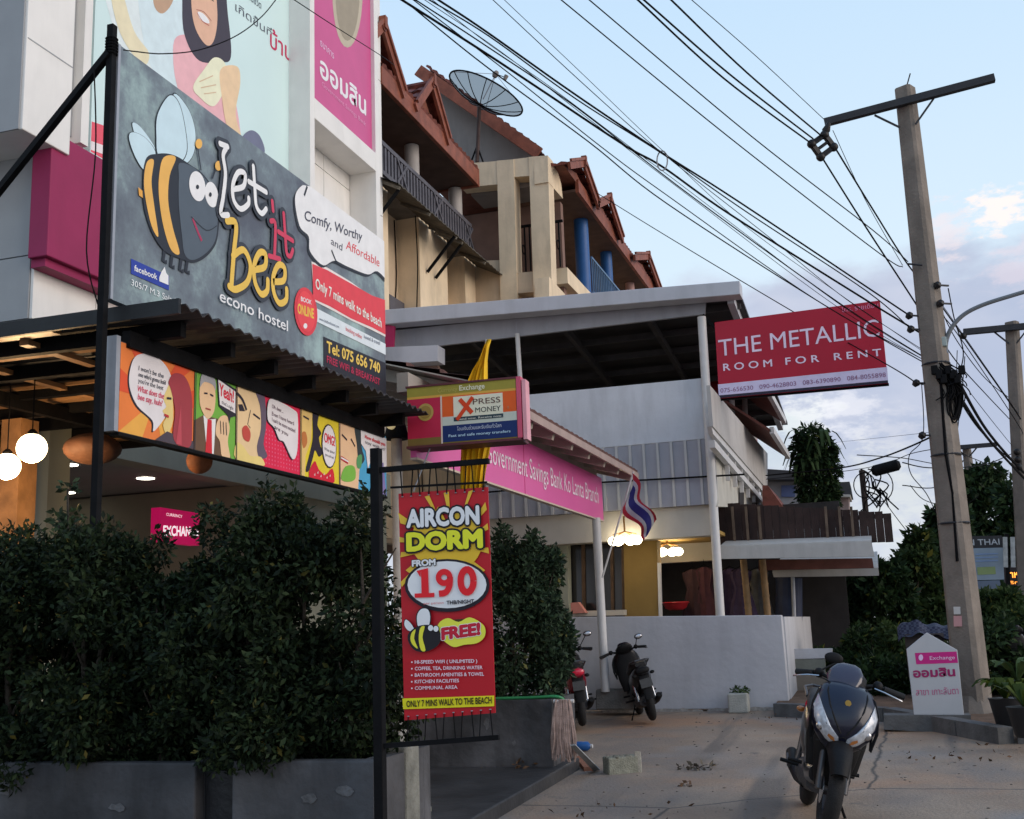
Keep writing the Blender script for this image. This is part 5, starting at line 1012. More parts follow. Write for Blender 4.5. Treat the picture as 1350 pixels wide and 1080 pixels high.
for i in range(n):
    y=yA0+(yE-yA0)*(i+.5)/n
    if me_ is None: me_=obj('baluster',MB().box((XF-.018,y-.035,zr0+.14),(XF+.018,y+.035,zr1-.05)),railm,sh); y_0=y
    else: c=me_.copy(); COL.objects.link(c); c.parent=sh; c.location.y=y-y_0
for k in (0,1,2):
    yc_=yA0+1.2+k*1.75; obj('cross_brace',MB().bar((XF+.02,yc_-.22,zr0+.14),(XF+.02,yc_+.22,zr1-.05),.03,.05),railm,sh); obj('cross_brace',MB().bar((XF+.024,yc_+.22,zr0+.14),(XF+.024,yc_-.22,zr1-.05),.03,.05),railm,sh)
pil=mat('white_round_pillar',(.40,.37,.35),.7,.08,4,.1,dirt=.3)
for x in (543,599): 
    yy=P(x,215,X=XF-.2).y; obj('round_pillar',MB().tube([(XF-.2,yy,zr0),(XF-.2,yy,zE)],.14,16),pil,sh,smooth=True)
for x in (524,575): yy=P(x,200,X=XF-1.34).y; obj('window_frame',MB().box((XF-1.34,yy-.5,zr0+.3),(XF-1.30,yy+.5,zE-.5)),mat('brown_window_wood',(.16,.09,.05),.6,.2,6,.1),sh); obj('pane',MB().box((XF-1.30,yy-.38,zr0+.5),(XF-1.29,yy+.38,zE-.7)),mat('dark_glass',(.02,.02,.022),.12),sh)
# pillars below the balcony
for a,b in ((504,512),(553,589),(612,630)):
    obj('flat_pillar',MB().box((XF-.449,P(a,330,X=XF).y,3),(XF,P(b,330,X=XF).y,zr0-.15)),beige,sh)
obj('lower_rail',MB().box((XF-.35,P(512,395,X=XF-.35).y,P(530,405,X=XF-.35).z-.3),(XF-.32,P(552,395,X=XF-.35).y,P(530,408,X=XF-.35).z+.12)),railm,sh)
# sheet awnings under the deck
awd=mat('mossy_sheet_awning',(.085,.075,.06),.7,.35,5,.3,dirt=.5)
for (a,b) in ((506,588),(590,652)):
    ya_,yb2=P(a,290,X=XF+.35).y,P(b,320,X=XF+.35).y; z_=zr0-.18
    g=MB(); n=int((yb2-ya_)/.1); o_=[]
    for i in range(n+1):
        y=ya_+(yb2-ya_)*i/n; w=.02*(i%2); g.v+=[(XF+.03,y,z_+w),(XF+.62,y,z_-.30+w),(XF+.03,y,z_-.02+w),(XF+.62,y,z_-.32+w)]
    g.f=[(4*i,4*i+1,4*i+5,4*i+4) for i in range(n)]+[(4*i+2,4*i+3,4*i+7,4*i+6) for i in range(n)]+[(4*i+1,4*i+3,4*i+7,4*i+5) for i in range(n)]
    obj('sheet_awning',g,awd,sh)
    for y in (ya_+.15,yb2-.15): obj('awning_strut',MB().bar((XF+.02,y,z_-.95),(XF+.58,y,z_-.33),.045),blacksteel,sh); 
    for y in (ya_+.1,(ya_+yb2)/2,yb2-.1): obj('awning_rib',MB().bar((XF+.05,y,z_-.06),(XF+.60,y,z_-.35),.05),mat('grey_timber_rib',(.16,.14,.11),.8,.3,6,.2),sh)
for x_ in (520,548,600): q=P(x_,300,X=XF-.43 if x_!=548 else XF+.015); obj('wall_cable',MB().tube(spline([(q.x,q.y,zr0-.2),(q.x,q.y+.06,zr0-1.2),(q.x,q.y-.03,zr0-2.4),(q.x,q.y+.1,3.2)],4,False),.012,5),cable,sh)
# eave fascia, main roof, dormers
obj('eave_fascia',MB().box((XF+.25,yA0-.3,zE),(XF+.33,yEv,zE+.33)),barge,sh,bev=.01); obj('eave_soffit',MB().box((XF-1.5,yA0-.3,zE+.02),(XF+.25,yEv,zE+.08)),mat('dark_soffit',(.10,.06,.045),.8,.2,4,.1),sh)
obj('fascia_end',MB().box((XF-1.0,yEv+.002,zE-.02),(XF+.33,yEv+.07,zE+.38)),barge,sh)
g=MB(); tiled(g,(XF+.32,yA0-.3,zE+.33),(XF+.32,yEv,zE+.33),(XF-3.6,yEv,zE+2.6),(XF-3.6,yA0-.3,zE+2.6)); obj('main_roof_tiles',g,redtile,sh,kind='stuff')
for (pk_,rb2) in (((504,24),(533,128)),((569,100),(592,190))):
    pk3=P(*pk_,X=XF+.35); rr3=P(*rb2,X=XF+.35); hw=max(.4,rr3.y-pk3.y-.3); dormer(sh,pk3.y-hw,pk3.y+hw,XF+.3,max(rr3.z+.14,zE+.25),pk3.z-.2,3)
# tower block
YW2=21.6; tw=thing('stair_tower','beige open-sided stair tower with two tall square columns','tower',tuple(P(665,390,Y=YW2)))
def tf(pts,name,m_,dy=0,th=.35): return obj(name,MB().ext([P(x,y,Y=YW2+dy) for x,y in pts],(0,th,0)),m_,tw)
tf([(655,212),(677,210),(682,400),(660,402)],'column',beige,0,.4); tf([(697,207),(722,205),(728,398),(704,400)],'column',beige,0,.4)
tf([(607,226),(622,215),(655,212.5),(656,243),(608,248)],'parapet',beige,.02); tf([(677,210),(697,207.5),(698,232),(678,233.5)],'parapet',beige,.02)
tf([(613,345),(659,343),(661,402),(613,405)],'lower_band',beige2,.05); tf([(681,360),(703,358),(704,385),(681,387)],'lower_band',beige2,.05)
tf([(613,243),(700,232),(703,400),(613,400)],'inner_wall',mat('deep_shade_wall',(.10,.065,.05),.8,.2,3,.1),2.4,.1)  # dark colour stands in for the shade inside the openings
xt=P(722,205,Y=YW2).x
def ts(pts,name,m_,xo=0,th=.3): return obj(name,MB().ext([P(x,y,X=xt+xo) for x,y in pts],(-th,0,0)),m_,tw)
yt1=P(746,300,X=xt).y
ts([(722,205),(728,212),(735,225),(740,243),(742,262),(723,240)],'curved_parapet',beige,-.001); ts([(724,365),(745,388),(746,402),(724,400)],'side_base',beige,-.001); 
obj('side_opening_wall',MB().box((xt-2.6,yt1,3),(xt-.1,yt1+.2,P(742,262,X=xt).z)),mat('tower_brown_wall',(.22,.13,.10),.8,.15,3,.1),tw)
zt2=P(700,215,Y=YW2).z; obj('tower_roof_slab',MB().box((P(612,225,Y=YW2).x,YW2+.4,zt2-.35),(xt-.31,yt1,zt2-.2)),greyb,tw)
# gable of the higher roof behind the tower
gb_=thing('rear_gable_roof','red tiled gable roof rising behind the stair tower','roof',tuple(P(640,200,Y=23)))
YGb=24.2; q=[P(572,108,Y=YGb),P(712,213,Y=YGb),P(590,330,Y=YGb)]
obj('gable_wall',MB().ext(q,(0,.2,0)),greyb,gb_); obj('barge_board',MB().bar(q[0]+Vector((-.2,-.5,.1)),q[1]+Vector((.12,-.5,-.02)),.08,.28),barge,gb_); obj('verge_soffit',MB().ext([q[0]+Vector((0,-.5,-.02)),q[1]+Vector((0,-.5,-.02)),q[1]+Vector((0,0,-.02)),q[0]+Vector((0,0,-.02))],(0,0,.05)),mat('grey_verge_soffit',(.28,.20,.17),.8,.1,4,.1),gb_)
g=MB(); tiled(g,q[0]+Vector((0,-.52,.16)),q[1]+Vector((.1,-.52,.1)),q[1]+Vector((.1,3,.1)),q[0]+Vector((0,3,.16)),.3); obj('roof_tiles',g,redtile,gb_,kind='stuff')
# further units on the nearer plane
sh2=thing('shophouse','far shophouse row with blue pillars, iron balconies and stepped red dormers','building',(XG,28,0))
Y0=P(752,300,X=XG).y
obj('wall',MB().box((XG-1.6,yt1+.3,3),(XG-1.4,42,P(775,276,X=XG+.2).z+.3)),mat('peach_wall',(.50,.34,.22),.8,.1,2,.1,dirt=.3),sh2)
zE2=P(775,276,X=XG+.2).z; zD2=P(768,378,X=XG).z
for (a,b) in ((738,812),(812,842),(842,880)):
    ya_,yb2=P(a,280,X=XG+.2).y,P(min(b,880),280,X=XG+.2).y
obj('eave_fascia',MB().box((XG+.2,yt1+.25,zE2),(XG+.28,44,zE2+.30)),barge,sh2); obj('soffit',MB().box((XG-1.4,yt1+.25,zE2+.02),(XG+.2,44,zE2+.08)),mat('dark_soffit',(.1,.06,.045)),sh2)
g=MB(); tiled(g,(XG+.28,yt1+1.2,zE2+.3),(XG+.28,44,zE2+.3),(XG-3.2,44,zE2+.75),(XG-3.2,yt1+1.2,zE2+.75),.35); obj('main_roof_tiles',g,redtile,sh2,kind='stuff')
for pk_,hw in (((769,212),1.0),((803,260),1.05),((854,336),1.7)):
    p=P(*pk_,X=XG+.4); dormer(sh2,p.y-hw,p.y+hw,XG+.35,zE2+.25,p.z-.12,3)
blue=mat('blue_painted_pillar',(.02,.10,.30),.45,.1,5,.05,dirt=.2); pinkc=mat('pink_painted_pillar',(.50,.30,.27),.6,.1,5,.05)
for x,m_,r_ in ((767,blue,.17),(798,blue,.15),(827,pinkc,.13)):
    y=P(x,320,X=XG-.15).y; obj('round_pillar',MB().tube([(XG-.15,y,zD2-.3),(XG-.15,y,zE2+.05)],r_,16),m_,sh2,smooth=True)
for x in (752,812): y=P(x,320,X=XG-1.3).y; obj('glass_door',MB().box((XG-1.38,y-.6,zD2),(XG-1.34,y+.6,zE2-.6)),mat('sky_glass',(.25,.3,.36),.15,.1,3,0),sh2)
obj('balcony_slab',MB().box((XG-1.4,P(746,380,X=XG).y,zD2-.35),(XG+.05,43,zD2)),beige,sh2)
bl2=mat('blue_grey_railing',(.10,.19,.32),.5,.15,5,.05); yb0=P(780,370,X=XG).y
obj('rail',MB().box((XG,yb0,zD2+.95),(XG+.04,yb0+9,zD2+1.0)),bl2,sh2); obj('rail',MB().box((XG,yb0,zD2+.1),(XG+.04,yb0+9,zD2+.14)),bl2,sh2)
o0=None
for i in range(48):
    if o0 is None: o0=obj('baluster',MB().box((XG+.005,yb0,zD2+.14),(XG+.03,yb0+.025,zD2+.95)),bl2,sh2)
    else: c=o0.copy(); COL.objects.link(c); c.parent=sh2; c.location.y=i*.18
yb3=P(743,350,X=XG).y; xx0=XG-1.3
for i in range(12): obj('iron_baluster',MB().box((xx0+i*.11,yb3,zD2),(xx0+i*.11+.03,yb3+.03,zD2+1.0)),blacksteel,sh2)
obj('iron_rail',MB().box((xx0,yb3-.01,zD2+1.0),(XG+.02,yb3+.04,zD2+1.05)),blacksteel,sh2)
for i in range(5): obj('iron_scroll',MB().torus((xx0+.16+i*.26,yb3+.01,zD2+.5),.10,.014,ax=0,n=14,k=5),blacksteel,sh2)

# ================================================================== SATELLITE DISH
dc=P(637,131,Y=22.3); ax=(CU*.90+CR*.43+fw*.10).normalized(); e1=ax.cross(fw).normalized(); e2=ax.cross(e1); Rd=.80*(dc-EO).length/22.9*.98
def dp(r,a,h=0): return dc+(e1*math.cos(a)+e2*math.sin(a))*r+ax*(h+(r*r)/(Rd*3.2)-Rd*.31*.5)
meshm=bpy.data.materials.new('dark_wire_mesh'); meshm.use_nodes=True; t_=meshm.node_tree; bb=t_.nodes['Principled BSDF']; bb.inputs['Base Color'].default_value=(.05,.055,.065,1); bb.inputs['Roughness'].default_value=.5; bb.inputs['Alpha'].default_value=.62
di=thing('satellite_dish','big dark mesh satellite dish on a mast above the stair tower','satellite dish',tuple(P(629,212,Y=22.3)))
g=MB(); rings=[[dp(Rd*k/8+.001,2*PI*j/48) for j in range(48)] for k in range(9)]; g.loft(rings,False); obj('reflector_mesh',g,meshm,di,smooth=True)
obj('rim',MB().tube([dp(Rd,2*PI*j/48) for j in range(49)],.02,6,False),blacksteel,di)
for j in range(12): obj('rib',MB().tube([dp(Rd*k/6,2*PI*j/12,-.012) for k in range(7)],.011,5),blacksteel,di)
obj('mast',MB().tube([P(629,214,Y=22.3),dc-ax*.2],.045,10),mat('rusty_dark_mast',(.06,.035,.03),.7,.3,8,.2),di,smooth=True)
for s_ in (-1,1): obj('mast_leg',MB().tube([P(629+s_*8,214,Y=22.3),P(629,192,Y=22.3)],.02,6),blacksteel,di)
fd=dc+ax*Rd*.72; obj('feed_horn',MB().tube([fd-ax*.08,fd,fd+ax*.07],[.05,.08,.04],10),mat('weathered_feed',(.2,.17,.15),.5,.2,8,.1),di,smooth=True); fe=dc+ax*Rd*.62+e1*-.0+CR*.26; obj('feed_horn',MB().tube([fe-ax*.06,fe+ax*.05],[.04,.05],10),MATS['weathered_feed'],di,smooth=True)
for j in range(3): obj('feed_strut',MB().tube([dp(Rd*.98,2*PI*j/3+.5),fd],.007,5),galv,di)
obj('feed_bar',MB().tube([fd,fe],.01,5),blacksteel,di); obj('feed_strut',MB().tube([dc,fd],.012,5),galv,di)

# ================================================================== UTILITY POLES AND WIRES
polem=mat('weathered_pole_concrete',(.22,.185,.155),.85,.18,5,.35,dirt=.55)
def pole(label,pt,pb_,Y,wt,wb,rot=R(-28),gr='utility poles along the street'):
    T=P(*pt,Y=Y); Bm=P(*pb_,Y=Y); t=thing('utility_pole',label,'pole',tuple(Bm),gr)
    rings=[]
    for k in range(9):
        c=Bm.lerp(T,k/8); w=(wb+(wt-wb)*k/8)/2; ch=w*.3
        pts=[(w,-w+ch),(w,w-ch),(w-ch,w),(-w+ch,w),(-w,w-ch),(-w,-w+ch),(-w+ch,-w),(w-ch,-w)]
        rings.append([c+Vector((x*math.cos(rot)-y*math.sin(rot),x*math.sin(rot)+y*math.cos(rot),0)) for x,y in pts])
    obj('shaft',MB().loft(rings),polem,t); return t,T,Bm
YU=13.3
t,T,Bm=pole('tall leaning concrete utility pole beside the house-shaped bank sign',(1193,117),(1286,945),YU,.19,.31)
armm=mat('dark_steel_crossarm',(.028,.028,.032),.6,.2,6,.1)
obj('crossarm',MB().bar(P(1087,162,Y=YU-.14),P(1311,103,Y=YU-.14),.08,.085),armm,t); obj('brace',MB().bar(P(1153,152,Y=YU-.12),P(1186,168,Y=YU-.12),.02),armm,t); obj('brace',MB().bar(P(1231,130,Y=YU-.12),P(1207,164,Y=YU-.12),.02),armm,t)
obj('top_pin',MB().tube([P(1195,115,Y=YU),P(1200,97,Y=YU)],.008,5),armm,t); obj('stay_wire_band',MB().tube([P(1196,348,Y=YU-.16),P(1216,350,Y=YU-.16)],.012,5),armm,t)
ins=mat('dark_porcelain',(.012,.010,.010),.5,.1,6,0)
for x,y in ((1199,416),(1201,434),(1208,505),(1236,376),(1240,400),(1216,574)):
    c=P(x,y,Y=YU-.12); obj('insulator',MB().tube([c+Vector((-.03,0,-.03)),c+Vector((-.0,0,0)),c+Vector((.02,0,.03))],[.025,.045,.025],10),ins,t,smooth=True); obj('insulator_pin',MB().bar(c,c+Vector((.12,.08,0)),.018),armm,t)
for zz_,rad in ((P(1240,480,Y=YU).z,.125),(P(1255,600,Y=YU).z,.135),(P(1262,690,Y=YU).z,.14)): 
    c=Bm.lerp(T,(zz_-Bm.z)/(T.z-Bm.z)); obj('steel_band',MB().torus(c,rad+.02,.012,ax=2,n=16,k=5),armm,t)
c=Bm.lerp(T,.17)+Vector((0,-.0,0)); 
def sticker(px,py,w,h,c_,nm):
    Ys=YU-.155; obj(nm,MB().ext([P(px,py,Y=Ys),P(px+w,py,Y=Ys),P(px+w+.5,py+h,Y=Ys),P(px+.5,py+h,Y=Ys)],(0,.006,0)),c_,t)
sticker(1257,800,9,10,mat('white_paper',(.5,.48,.46),.7,.1,8,0),'notice_paper'); sticker(1257,812,11,14,mat('faded_pink_paper',(.50,.26,.26),.7,.1,8,0),'notice_paper')
obj('base_collar',MB().loft([[Bm+Vector((math.cos(a)*r_,math.sin(a)*r_,z)) for a in [2*PI*k/10 for k in range(10)]] for r_,z in ((.30,-.25),(.24,.05),(.17,.22))]),polem,t)
# street lamp arm and its box
sa=thing('street_lamp','grey curved street lamp arm reaching right from the tall utility pole','street lamp',tuple(P(1246,470,Y=YU)),None)
pth=[tuple(P(x,y,Y=YU+.0)) for x,y in ((1246,468),(1248,448),(1256,430),(1272,414),(1296,402),(1330,391),(1370,380),(1440,366))]; obj('arm',MB().tube(spline(pth,5,False),.024,8),mat('dull_grey_arm',(.16,.17,.18),.5,.1,6,0),sa,smooth=True)
q=P(1440,366,Y=YU); obj('lamp_head',MB().sph(q+Vector((.25,0,.0)),.22,14,8,(1.5,.7,.4)),galv,sa,smooth=True); obj('junction_box',MB().box(tuple(P(1234,446,Y=YU)-Vector((0,.1,.12))),tuple(P(1247,446,Y=YU)+Vector((0,.05,.0)))),mat('pale_green_box',(.36,.42,.40),.5,.1,5,0),sa,bev=.01)
obj('bracket',MB().bar(P(1232,450,Y=YU),P(1250,447,Y=YU),.04),galv,sa); obj('bracket',MB().bar(P(1236,466,Y=YU),P(1250,463,Y=YU),.04),galv,sa)
# hanging coil
cc_=P(1256,528,Y=YU-.05); co_=thing('cable_coil','dark bundle of coiled spare cable hanging on the pole','cable coil',tuple(cc_)); g=MB(); rr=random.Random(12)
for i in range(16):
    ox,oy,sz,tt=rr.uniform(-.045,.045),rr.uniform(-.06,.06),rr.uniform(.18,.27),rr.uniform(-.2,.2); lp=[]
    for k in range(21): a=2*PI*k/20; lp.append(cc_+Vector((ox+.06*math.sin(a)*(1+tt)+.12*math.cos(a)*.25,oy+.05*math.sin(a+tt),sz*math.cos(a)+rr.uniform(-.004,.004))))
    g.tube(lp,.009,5,False)
obj('loops',g,cable,co_,kind='stuff'); g=MB()
for i in range(40):
    a=P(1240+rr.uniform(-8,12),488+rr.uniform(-10,12),Y=YU-.15); b=a+Vector((rr.uniform(-.05,.22),rr.uniform(-.05,.1),rr.uniform(-.4,-.05))); m_2=(a+b)/2+Vector((.08,0,-.05)); g.tube(spline([tuple(a),tuple(m_2),tuple(b)],5,False),.007,5)
obj('loose_ends',g,cable,co_,kind='stuff'); 
for i in range(7): c=P(1232+i*6,488+(i%3)*6,Y=YU-.17); obj('splice_box',MB().box(tuple(c-Vector((.035,.03,.05))),tuple(c+Vector((.035,.03,.05)))),blacksteel,co_,bev=.01)
# pipe running down the pole
single('pole_cables',MB().tube([P(1240,500,Y=YU-.14),P(1247,600,Y=YU-.15),P(1256,650,Y=YU-.15),P(1262,740,Y=YU-.15)],.018,6),cable,'dark cable strapped down the front of the tall leaning pole','cable')
t2,T2,B2=pole('second concrete utility pole at the right edge with a crossarm',(1334,425),(1362,900),20.5,.19,.27); obj('crossarm',MB().bar(P(1270,438,Y=20.35),P(1398,426,Y=20.35),.10,.10),armm,t2); obj('brace',MB().bar(P(1311,438,Y=20.4),P(1330,453,Y=20.4),.025),armm,t2); obj('brace',MB().bar(P(1356,432,Y=20.4),P(1340,453,Y=20.4),.025),armm,t2)
for x,y in ((1270,443),(1341,596),(1342,606),(1343,616)): c=P(x,y,Y=20.3); obj('insulator',MB().sph(c,.06,8,6),ins,t2,smooth=True)
t3,T3,B3=pole('distant concrete utility pole behind the roadside notice board',(1274,588),(1290,730),36,.2,.3); obj('crossarm',MB().bar(P(1250,591,Y=35.8),P(1314,586,Y=35.8),.12,.12),armm,t3); obj('brace',MB().bar(P(1262,592,Y=35.9),P(1272,602,Y=35.9),.04),armm,t3); obj('brace',MB().bar(P(1288,590,Y=35.9),P(1278,602,Y=35.9),.04),armm,t3)
p0,p1=P(1136,620,Y=21),P(1150,760,Y=21); t4=thing('service_pole','short thin dark pole with cable clutter behind the board fence','pole',tuple(p1)); obj('shaft',MB().tube([p1,p0],.05,8),mat('dark_timber_pole',(.05,.035,.03),.8,.2,6,.2),t4,smooth=True)
g=MB()
for i in range(14): a=p0+Vector((rr.uniform(-.05,.3),0,rr.uniform(-.4,.05))); g.tube(spline([tuple(a),tuple(a+Vector((rr.uniform(0,.25),0,-.12))),tuple(a+Vector((rr.uniform(-.1,.3),0,-.35)))],4,False),.013,5)
obj('cable_ends',g,cable,t4,kind='stuff')
for cx,cy,r_ in ((1158,640,17),(1140,640,13),(1150,668,9)): c=P(cx,cy,Y=20.9); rad=r_*21.5/FPX; obj('cable_loop',MB().tube([c+Vector((rad*math.cos(a),0,rad*math.sin(a)*1.2)) for a in [2*PI*k/20 for k in range(21)]],.010,5,False),cable,t4)
q0,q1_=P(1149,622,Y=20.8),P(1187,612,Y=20.8); single('splice_drum',MB().tube([q0,q0.lerp(q1_,.1),q0.lerp(q1_,.9),q1_],[.05,.10,.10,.05],12),blacksteel,'fat black splice canister hanging on the wire above the board fence','splice canister',smooth=True)
def wire(pts,d0,d1,r,lab,gr=None,name='overhead_wire',cat='wire'):
    r*=.66
    n=len(pts); pp=[]
    for i,(x,y) in enumerate(pts):
        f=i/(n-1); dd=1/((1-f)/d0+f/d1); dr=fw+CR*((x-675)/FPX)+CU*((540-y)/FPX); pp.append(tuple(EO+dr*dd))
    return single(name,MB().tube(spline(pp,8,False),r,5),cable,lab,cat,gr)
def ext0(a,b,k=.35): return (a[0]-(b[0]-a[0])*k,a[1]-(b[1]-a[1])*k)
SP=(1083,190); dS=12.3; dP=13.0
def far(pts): return [ext0(pts[0],pts[1],.5)]+pts
wire(far([(841,0),(955,104),(1068,188)]),8.5,dS,.014,'lower thick black line of the pair meeting the square spacer from the upper left'); wire(far([(849,0),(962,98),(1072,183)]),8.5,dS,.014,'upper thick black line of the pair meeting the square spacer from the upper left')
wire(far([(885,0),(985,96),(1084,180)]),8.6,dS,.014,'thick black line meeting the top of the square spacer'); wire(far([(912,0),(1000,77),(1087,158)]),8.6,dS,.006,'thin wire running to the left end of the crossarm')
wire(far([(740,0),(960,180),(1158,333),(1190,352)]),8.8,dP,.009,'lower of the two single wires that cross the open sky to the tall pole'); wire(far([(777,0),(991,180),(1150,303),(1197,345)]),8.8,dP,.009,'upper of the two single wires that cross the open sky to the tall pole')
wire([(1084,208),(1140,297),(1202,392),(1240,452)],dS,13.2,.015,'thick line dropping from the bottom of the spacer past the pole'); wire([(1101,195),(1150,275),(1197,349),(1240,402),(1336,538),(1345,552)],dS,19,.015,'thick line dropping from the right of the spacer and on past the pole'); wire([(1098,172),(1140,262),(1190,350)],dS,dP,.006,'thin wire dropping from the crossarm end to the pole')
wire(far([(578,0),(640,41),(756,123),(872,201),(974,266),(1199,416)]),9,dP,.015,'topmost thick cable of the bundle passing over the dish')
wire(far([(566,0),(645,48),(760,131),(878,206),(985,280),(1144,385),(1201,434)]),9,dP,.010,'cable just under the topmost cable of the bundle')
wire(far([(530,0),(640,70),(711,117),(824,192),(875,221),(963,283),(1144,397),(1215,440)]),9.2,dP,.017,'thick twisted cable low in the bundle passing over the dish')
gw='thin cables in the bundle above the dish'
for i,(pts,r_) in enumerate((([(548,0),(640,60),(759,141),(912,259),(1110,402),(1230,478)],.010),([(532,0),(640,87),(776,187),(880,269),(1088,403),(1232,486)],.010),([(545,0),(674,99),(793,194),(880,258),(1080,398),(1232,482)],.008),([(570,0),(640,55),(730,118),(844,204),(897,243),(1105,400),(1232,480)],.005),([(560,0),(660,68),(780,160),(900,252),(1100,402),(1234,484)],.005))): wire(far(pts),9.2,dP+.1,r_,'one of the slender cables in the sagging bundle over the dish',gw)
wire(far([(650,0),(776,117),(872,201),(1008,308),(1119,397),(1230,470)]),9,dP,.006,'slack thin wire that dips through the cable bundle'); wire(far([(665,0),(760,90),(875,200),(980,296),(1110,390),(1232,474)]),9,dP,.0045,'hair-thin straight wire beside the slack one')
wire([(786,254),(880,312),(1044,410),(1170,481),(1208,505)],24,dP,.012,'single wire from the far dormer roof to the low insulator on the pole')
g=MB(); c=P(873,208,D=11); g.torus(c,.07,.008,ax=0,n=18,k=5); single('cable_tie_loop',MB().tube([P(873+7*math.cos(a),212+13*math.sin(a),D=10.9) for a in [2*PI*k/16 for k in range(17)]],.007,5,False),mat('pale_grey_tie',(.3,.3,.32),.5),'small pale loop tying two cables of the bundle together','cable tie')
for i,(pts,a_,b_,r_,lab) in enumerate((([(1228,402),(1262,440),(1338,553),(1350,575)],13,20,.010,'upper one of two lines falling right behind the lamp arm'),([(1240,399),(1290,470),(1342,545)],13,19,.006,'thin line falling right just under the lamp arm'),([(1266,524),(1300,575),(1345,625),(1380,660)],12.9,20,.028,'thick black cable trunk falling right from the coil'),([(1255,510),(1290,565),(1338,612),(1370,640)],12.9,20,.012,'cable beside the thick trunk falling right from the coil'),([(1242,469),(1300,545),(1341,596)],13,20,.007,'thin line from the pole to the second pole lower insulator'),([(1272,470),(1268,520),(1262,570)],12.8,12.7,.008,'short dropper hanging between the lamp arm and coil'),([(1262,462),(1258,520),(1240,590)],12.8,12.7,.007,'second short dropper curling down behind the coil'))): wire(pts,a_,b_,r_,lab)
wire([(1215,505),(1217,575),(1199,600),(1201,625),(1222,652),(1240,690)],12.6,12.7,.008,'long slack loop of cable hanging down the left of the pole')
wire([(1010,627),(1108,617),(1160,604),(1202,588),(1240,570)],20,13,.018,'sagging dark cable bundle from behind the tree to the pole'); wire([(1010,632),(1108,622),(1165,612),(1202,598),(1245,590)],20,13,.008,'thin cable slung just below the sagging dark bundle'); wire([(1105,583),(1200,573),(1240,568)],30,13,.005,'faint thin wire crossing the pale cloud left of the pole')
wire([(1150,640),(1165,660),(1200,705),(1230,730)],20.5,22,.012,'wire falling right from the short dark pole'); wire([(1190,610),(1230,617),(1300,612),(1350,590)],22,34,.02,'low far wire behind the tall pole'); wire([(1190,640),(1240,640),(1276,600)],26,36,.02,'far wire rising to the distant pole')
for i,(pts,a_,b_,r_,lab) in enumerate((([(1262,500),(1300,566),(1345,618),(1385,655)],12.9,20,.022,'second thick trunk cable running just under the first right of the coil'),([(1236,440),(1262,478),(1300,520),(1338,560)],13.1,20,.009,'cable from the insulators sloping right below the lamp arm bracket'),([(1205,505),(1236,520),(1262,590),(1300,612),(1350,640)],13,20,.007,'sagging thin cable that dips behind the coil and on to the right'),([(1244,505),(1262,560),(1240,610),(1250,660)],12.9,12.9,.009,'loose cable curling down the front of the tall pole'),([(1250,380),(1258,420),(1270,465),(1262,500)],12.9,12.9,.008,'thin jumper hanging from the lamp arm side of the tall pole'),([(1205,350),(1236,400),(1262,450),(1300,500),(1338,530)],13,20,.008,'upper thin line leaving the pole toward the second pole crossarm'),([(1130,600),(1190,604),(1240,612),(1276,606)],26,36,.014,'faint low wire between the thin pole and distant pole'),([(1200,640),(1220,660),(1262,668),(1290,655)],13.1,13.1,.006,'thin wire looped round the tall pole behind the trees'))): wire(pts,a_,b_,r_*1.3,lab)
# square spacer
t=thing('wire_spacer','square black spacer clamping the thick lines below the crossarm end','wire spacer',tuple(P(*SP,D=dS))); a4=[P(x,y,D=dS) for x,y in ((1070,190),(1082,207),(1099,194),(1087,178))]
obj('centre_bar',MB().bar((a4[0]+a4[1])/2,(a4[2]+a4[3])/2,.03),ins,t)
for i in range(4): obj('bar',MB().bar(a4[i],a4[(i+1)%4],.05),ins,t); obj('clamp',MB().sph(a4[i],.05,10,7),ins,t,smooth=True)
obj('hanger',MB().tube([P(1087,178,D=dS),P(1089,172,D=dS),P(1093,162,D=dS)],[.02,.045,.02],8),ins,t,smooth=True)
# near cables at the left
wire([(372,-10),(388,0),(440,34),(500,72),(520,86)],7.2,14,.006,'thin cable crossing the tall pink bank sign'); wire([(163,66),(178,68),(214,71),(262,66),(310,48),(345,22),(368,-6)],4.9,6.4,.0045,'thin cable drooping from the sign post across the billboard')

# ================================================================== HOUSE-SHAPED SIGN, VERGE THINGS
pg=P(1240,943,G=.15); YH=pg.y; hsn=thing('house_shaped_sign','white house-shaped board sign standing on the kerb in front of the pole','sign',tuple(pg))
obj('board',MB().ext([P(x,y,Y=YH) for x,y in ((1195,856),(1222,834),(1262,857),(1271,943),(1205,943))],(0,.07,0)),mat('white_sign_board',(.50,.51,.53),.6,.05,3,.05,dirt=.12),hsn,bev=.004)
B=Board(hsn,P(1205,943,Y=YH),(1,0,0),(0,-1,0)); B.poly([(1206,861),(1261,859),(1263,874),(1208,876)],(165,30,105),1,g=1.6)
B.text("Exchange",(1226,870),(1259,869),5,(214,170,200),3,g=1.6); B.text("ออมสิน",(1205,893),(1259,891),11,(130,30,80),3,off=.04,g=1.5); B.text("สาขา เกาะลันตา",(1208,917),(1264,915),9,(160,70,110),3,g=1.5); B.ell(1214,867,3,4,(220,170,200),3,g=1.5)
B.done(); obj('plinth',MB().ext([P(1165,962,Y=YH-.08),P(1280,968,Y=YH-.08),P(1280,943,Y=YH-.08),P(1165,943,Y=YH-.08)],(0,.3,0)),kerbm,hsn)
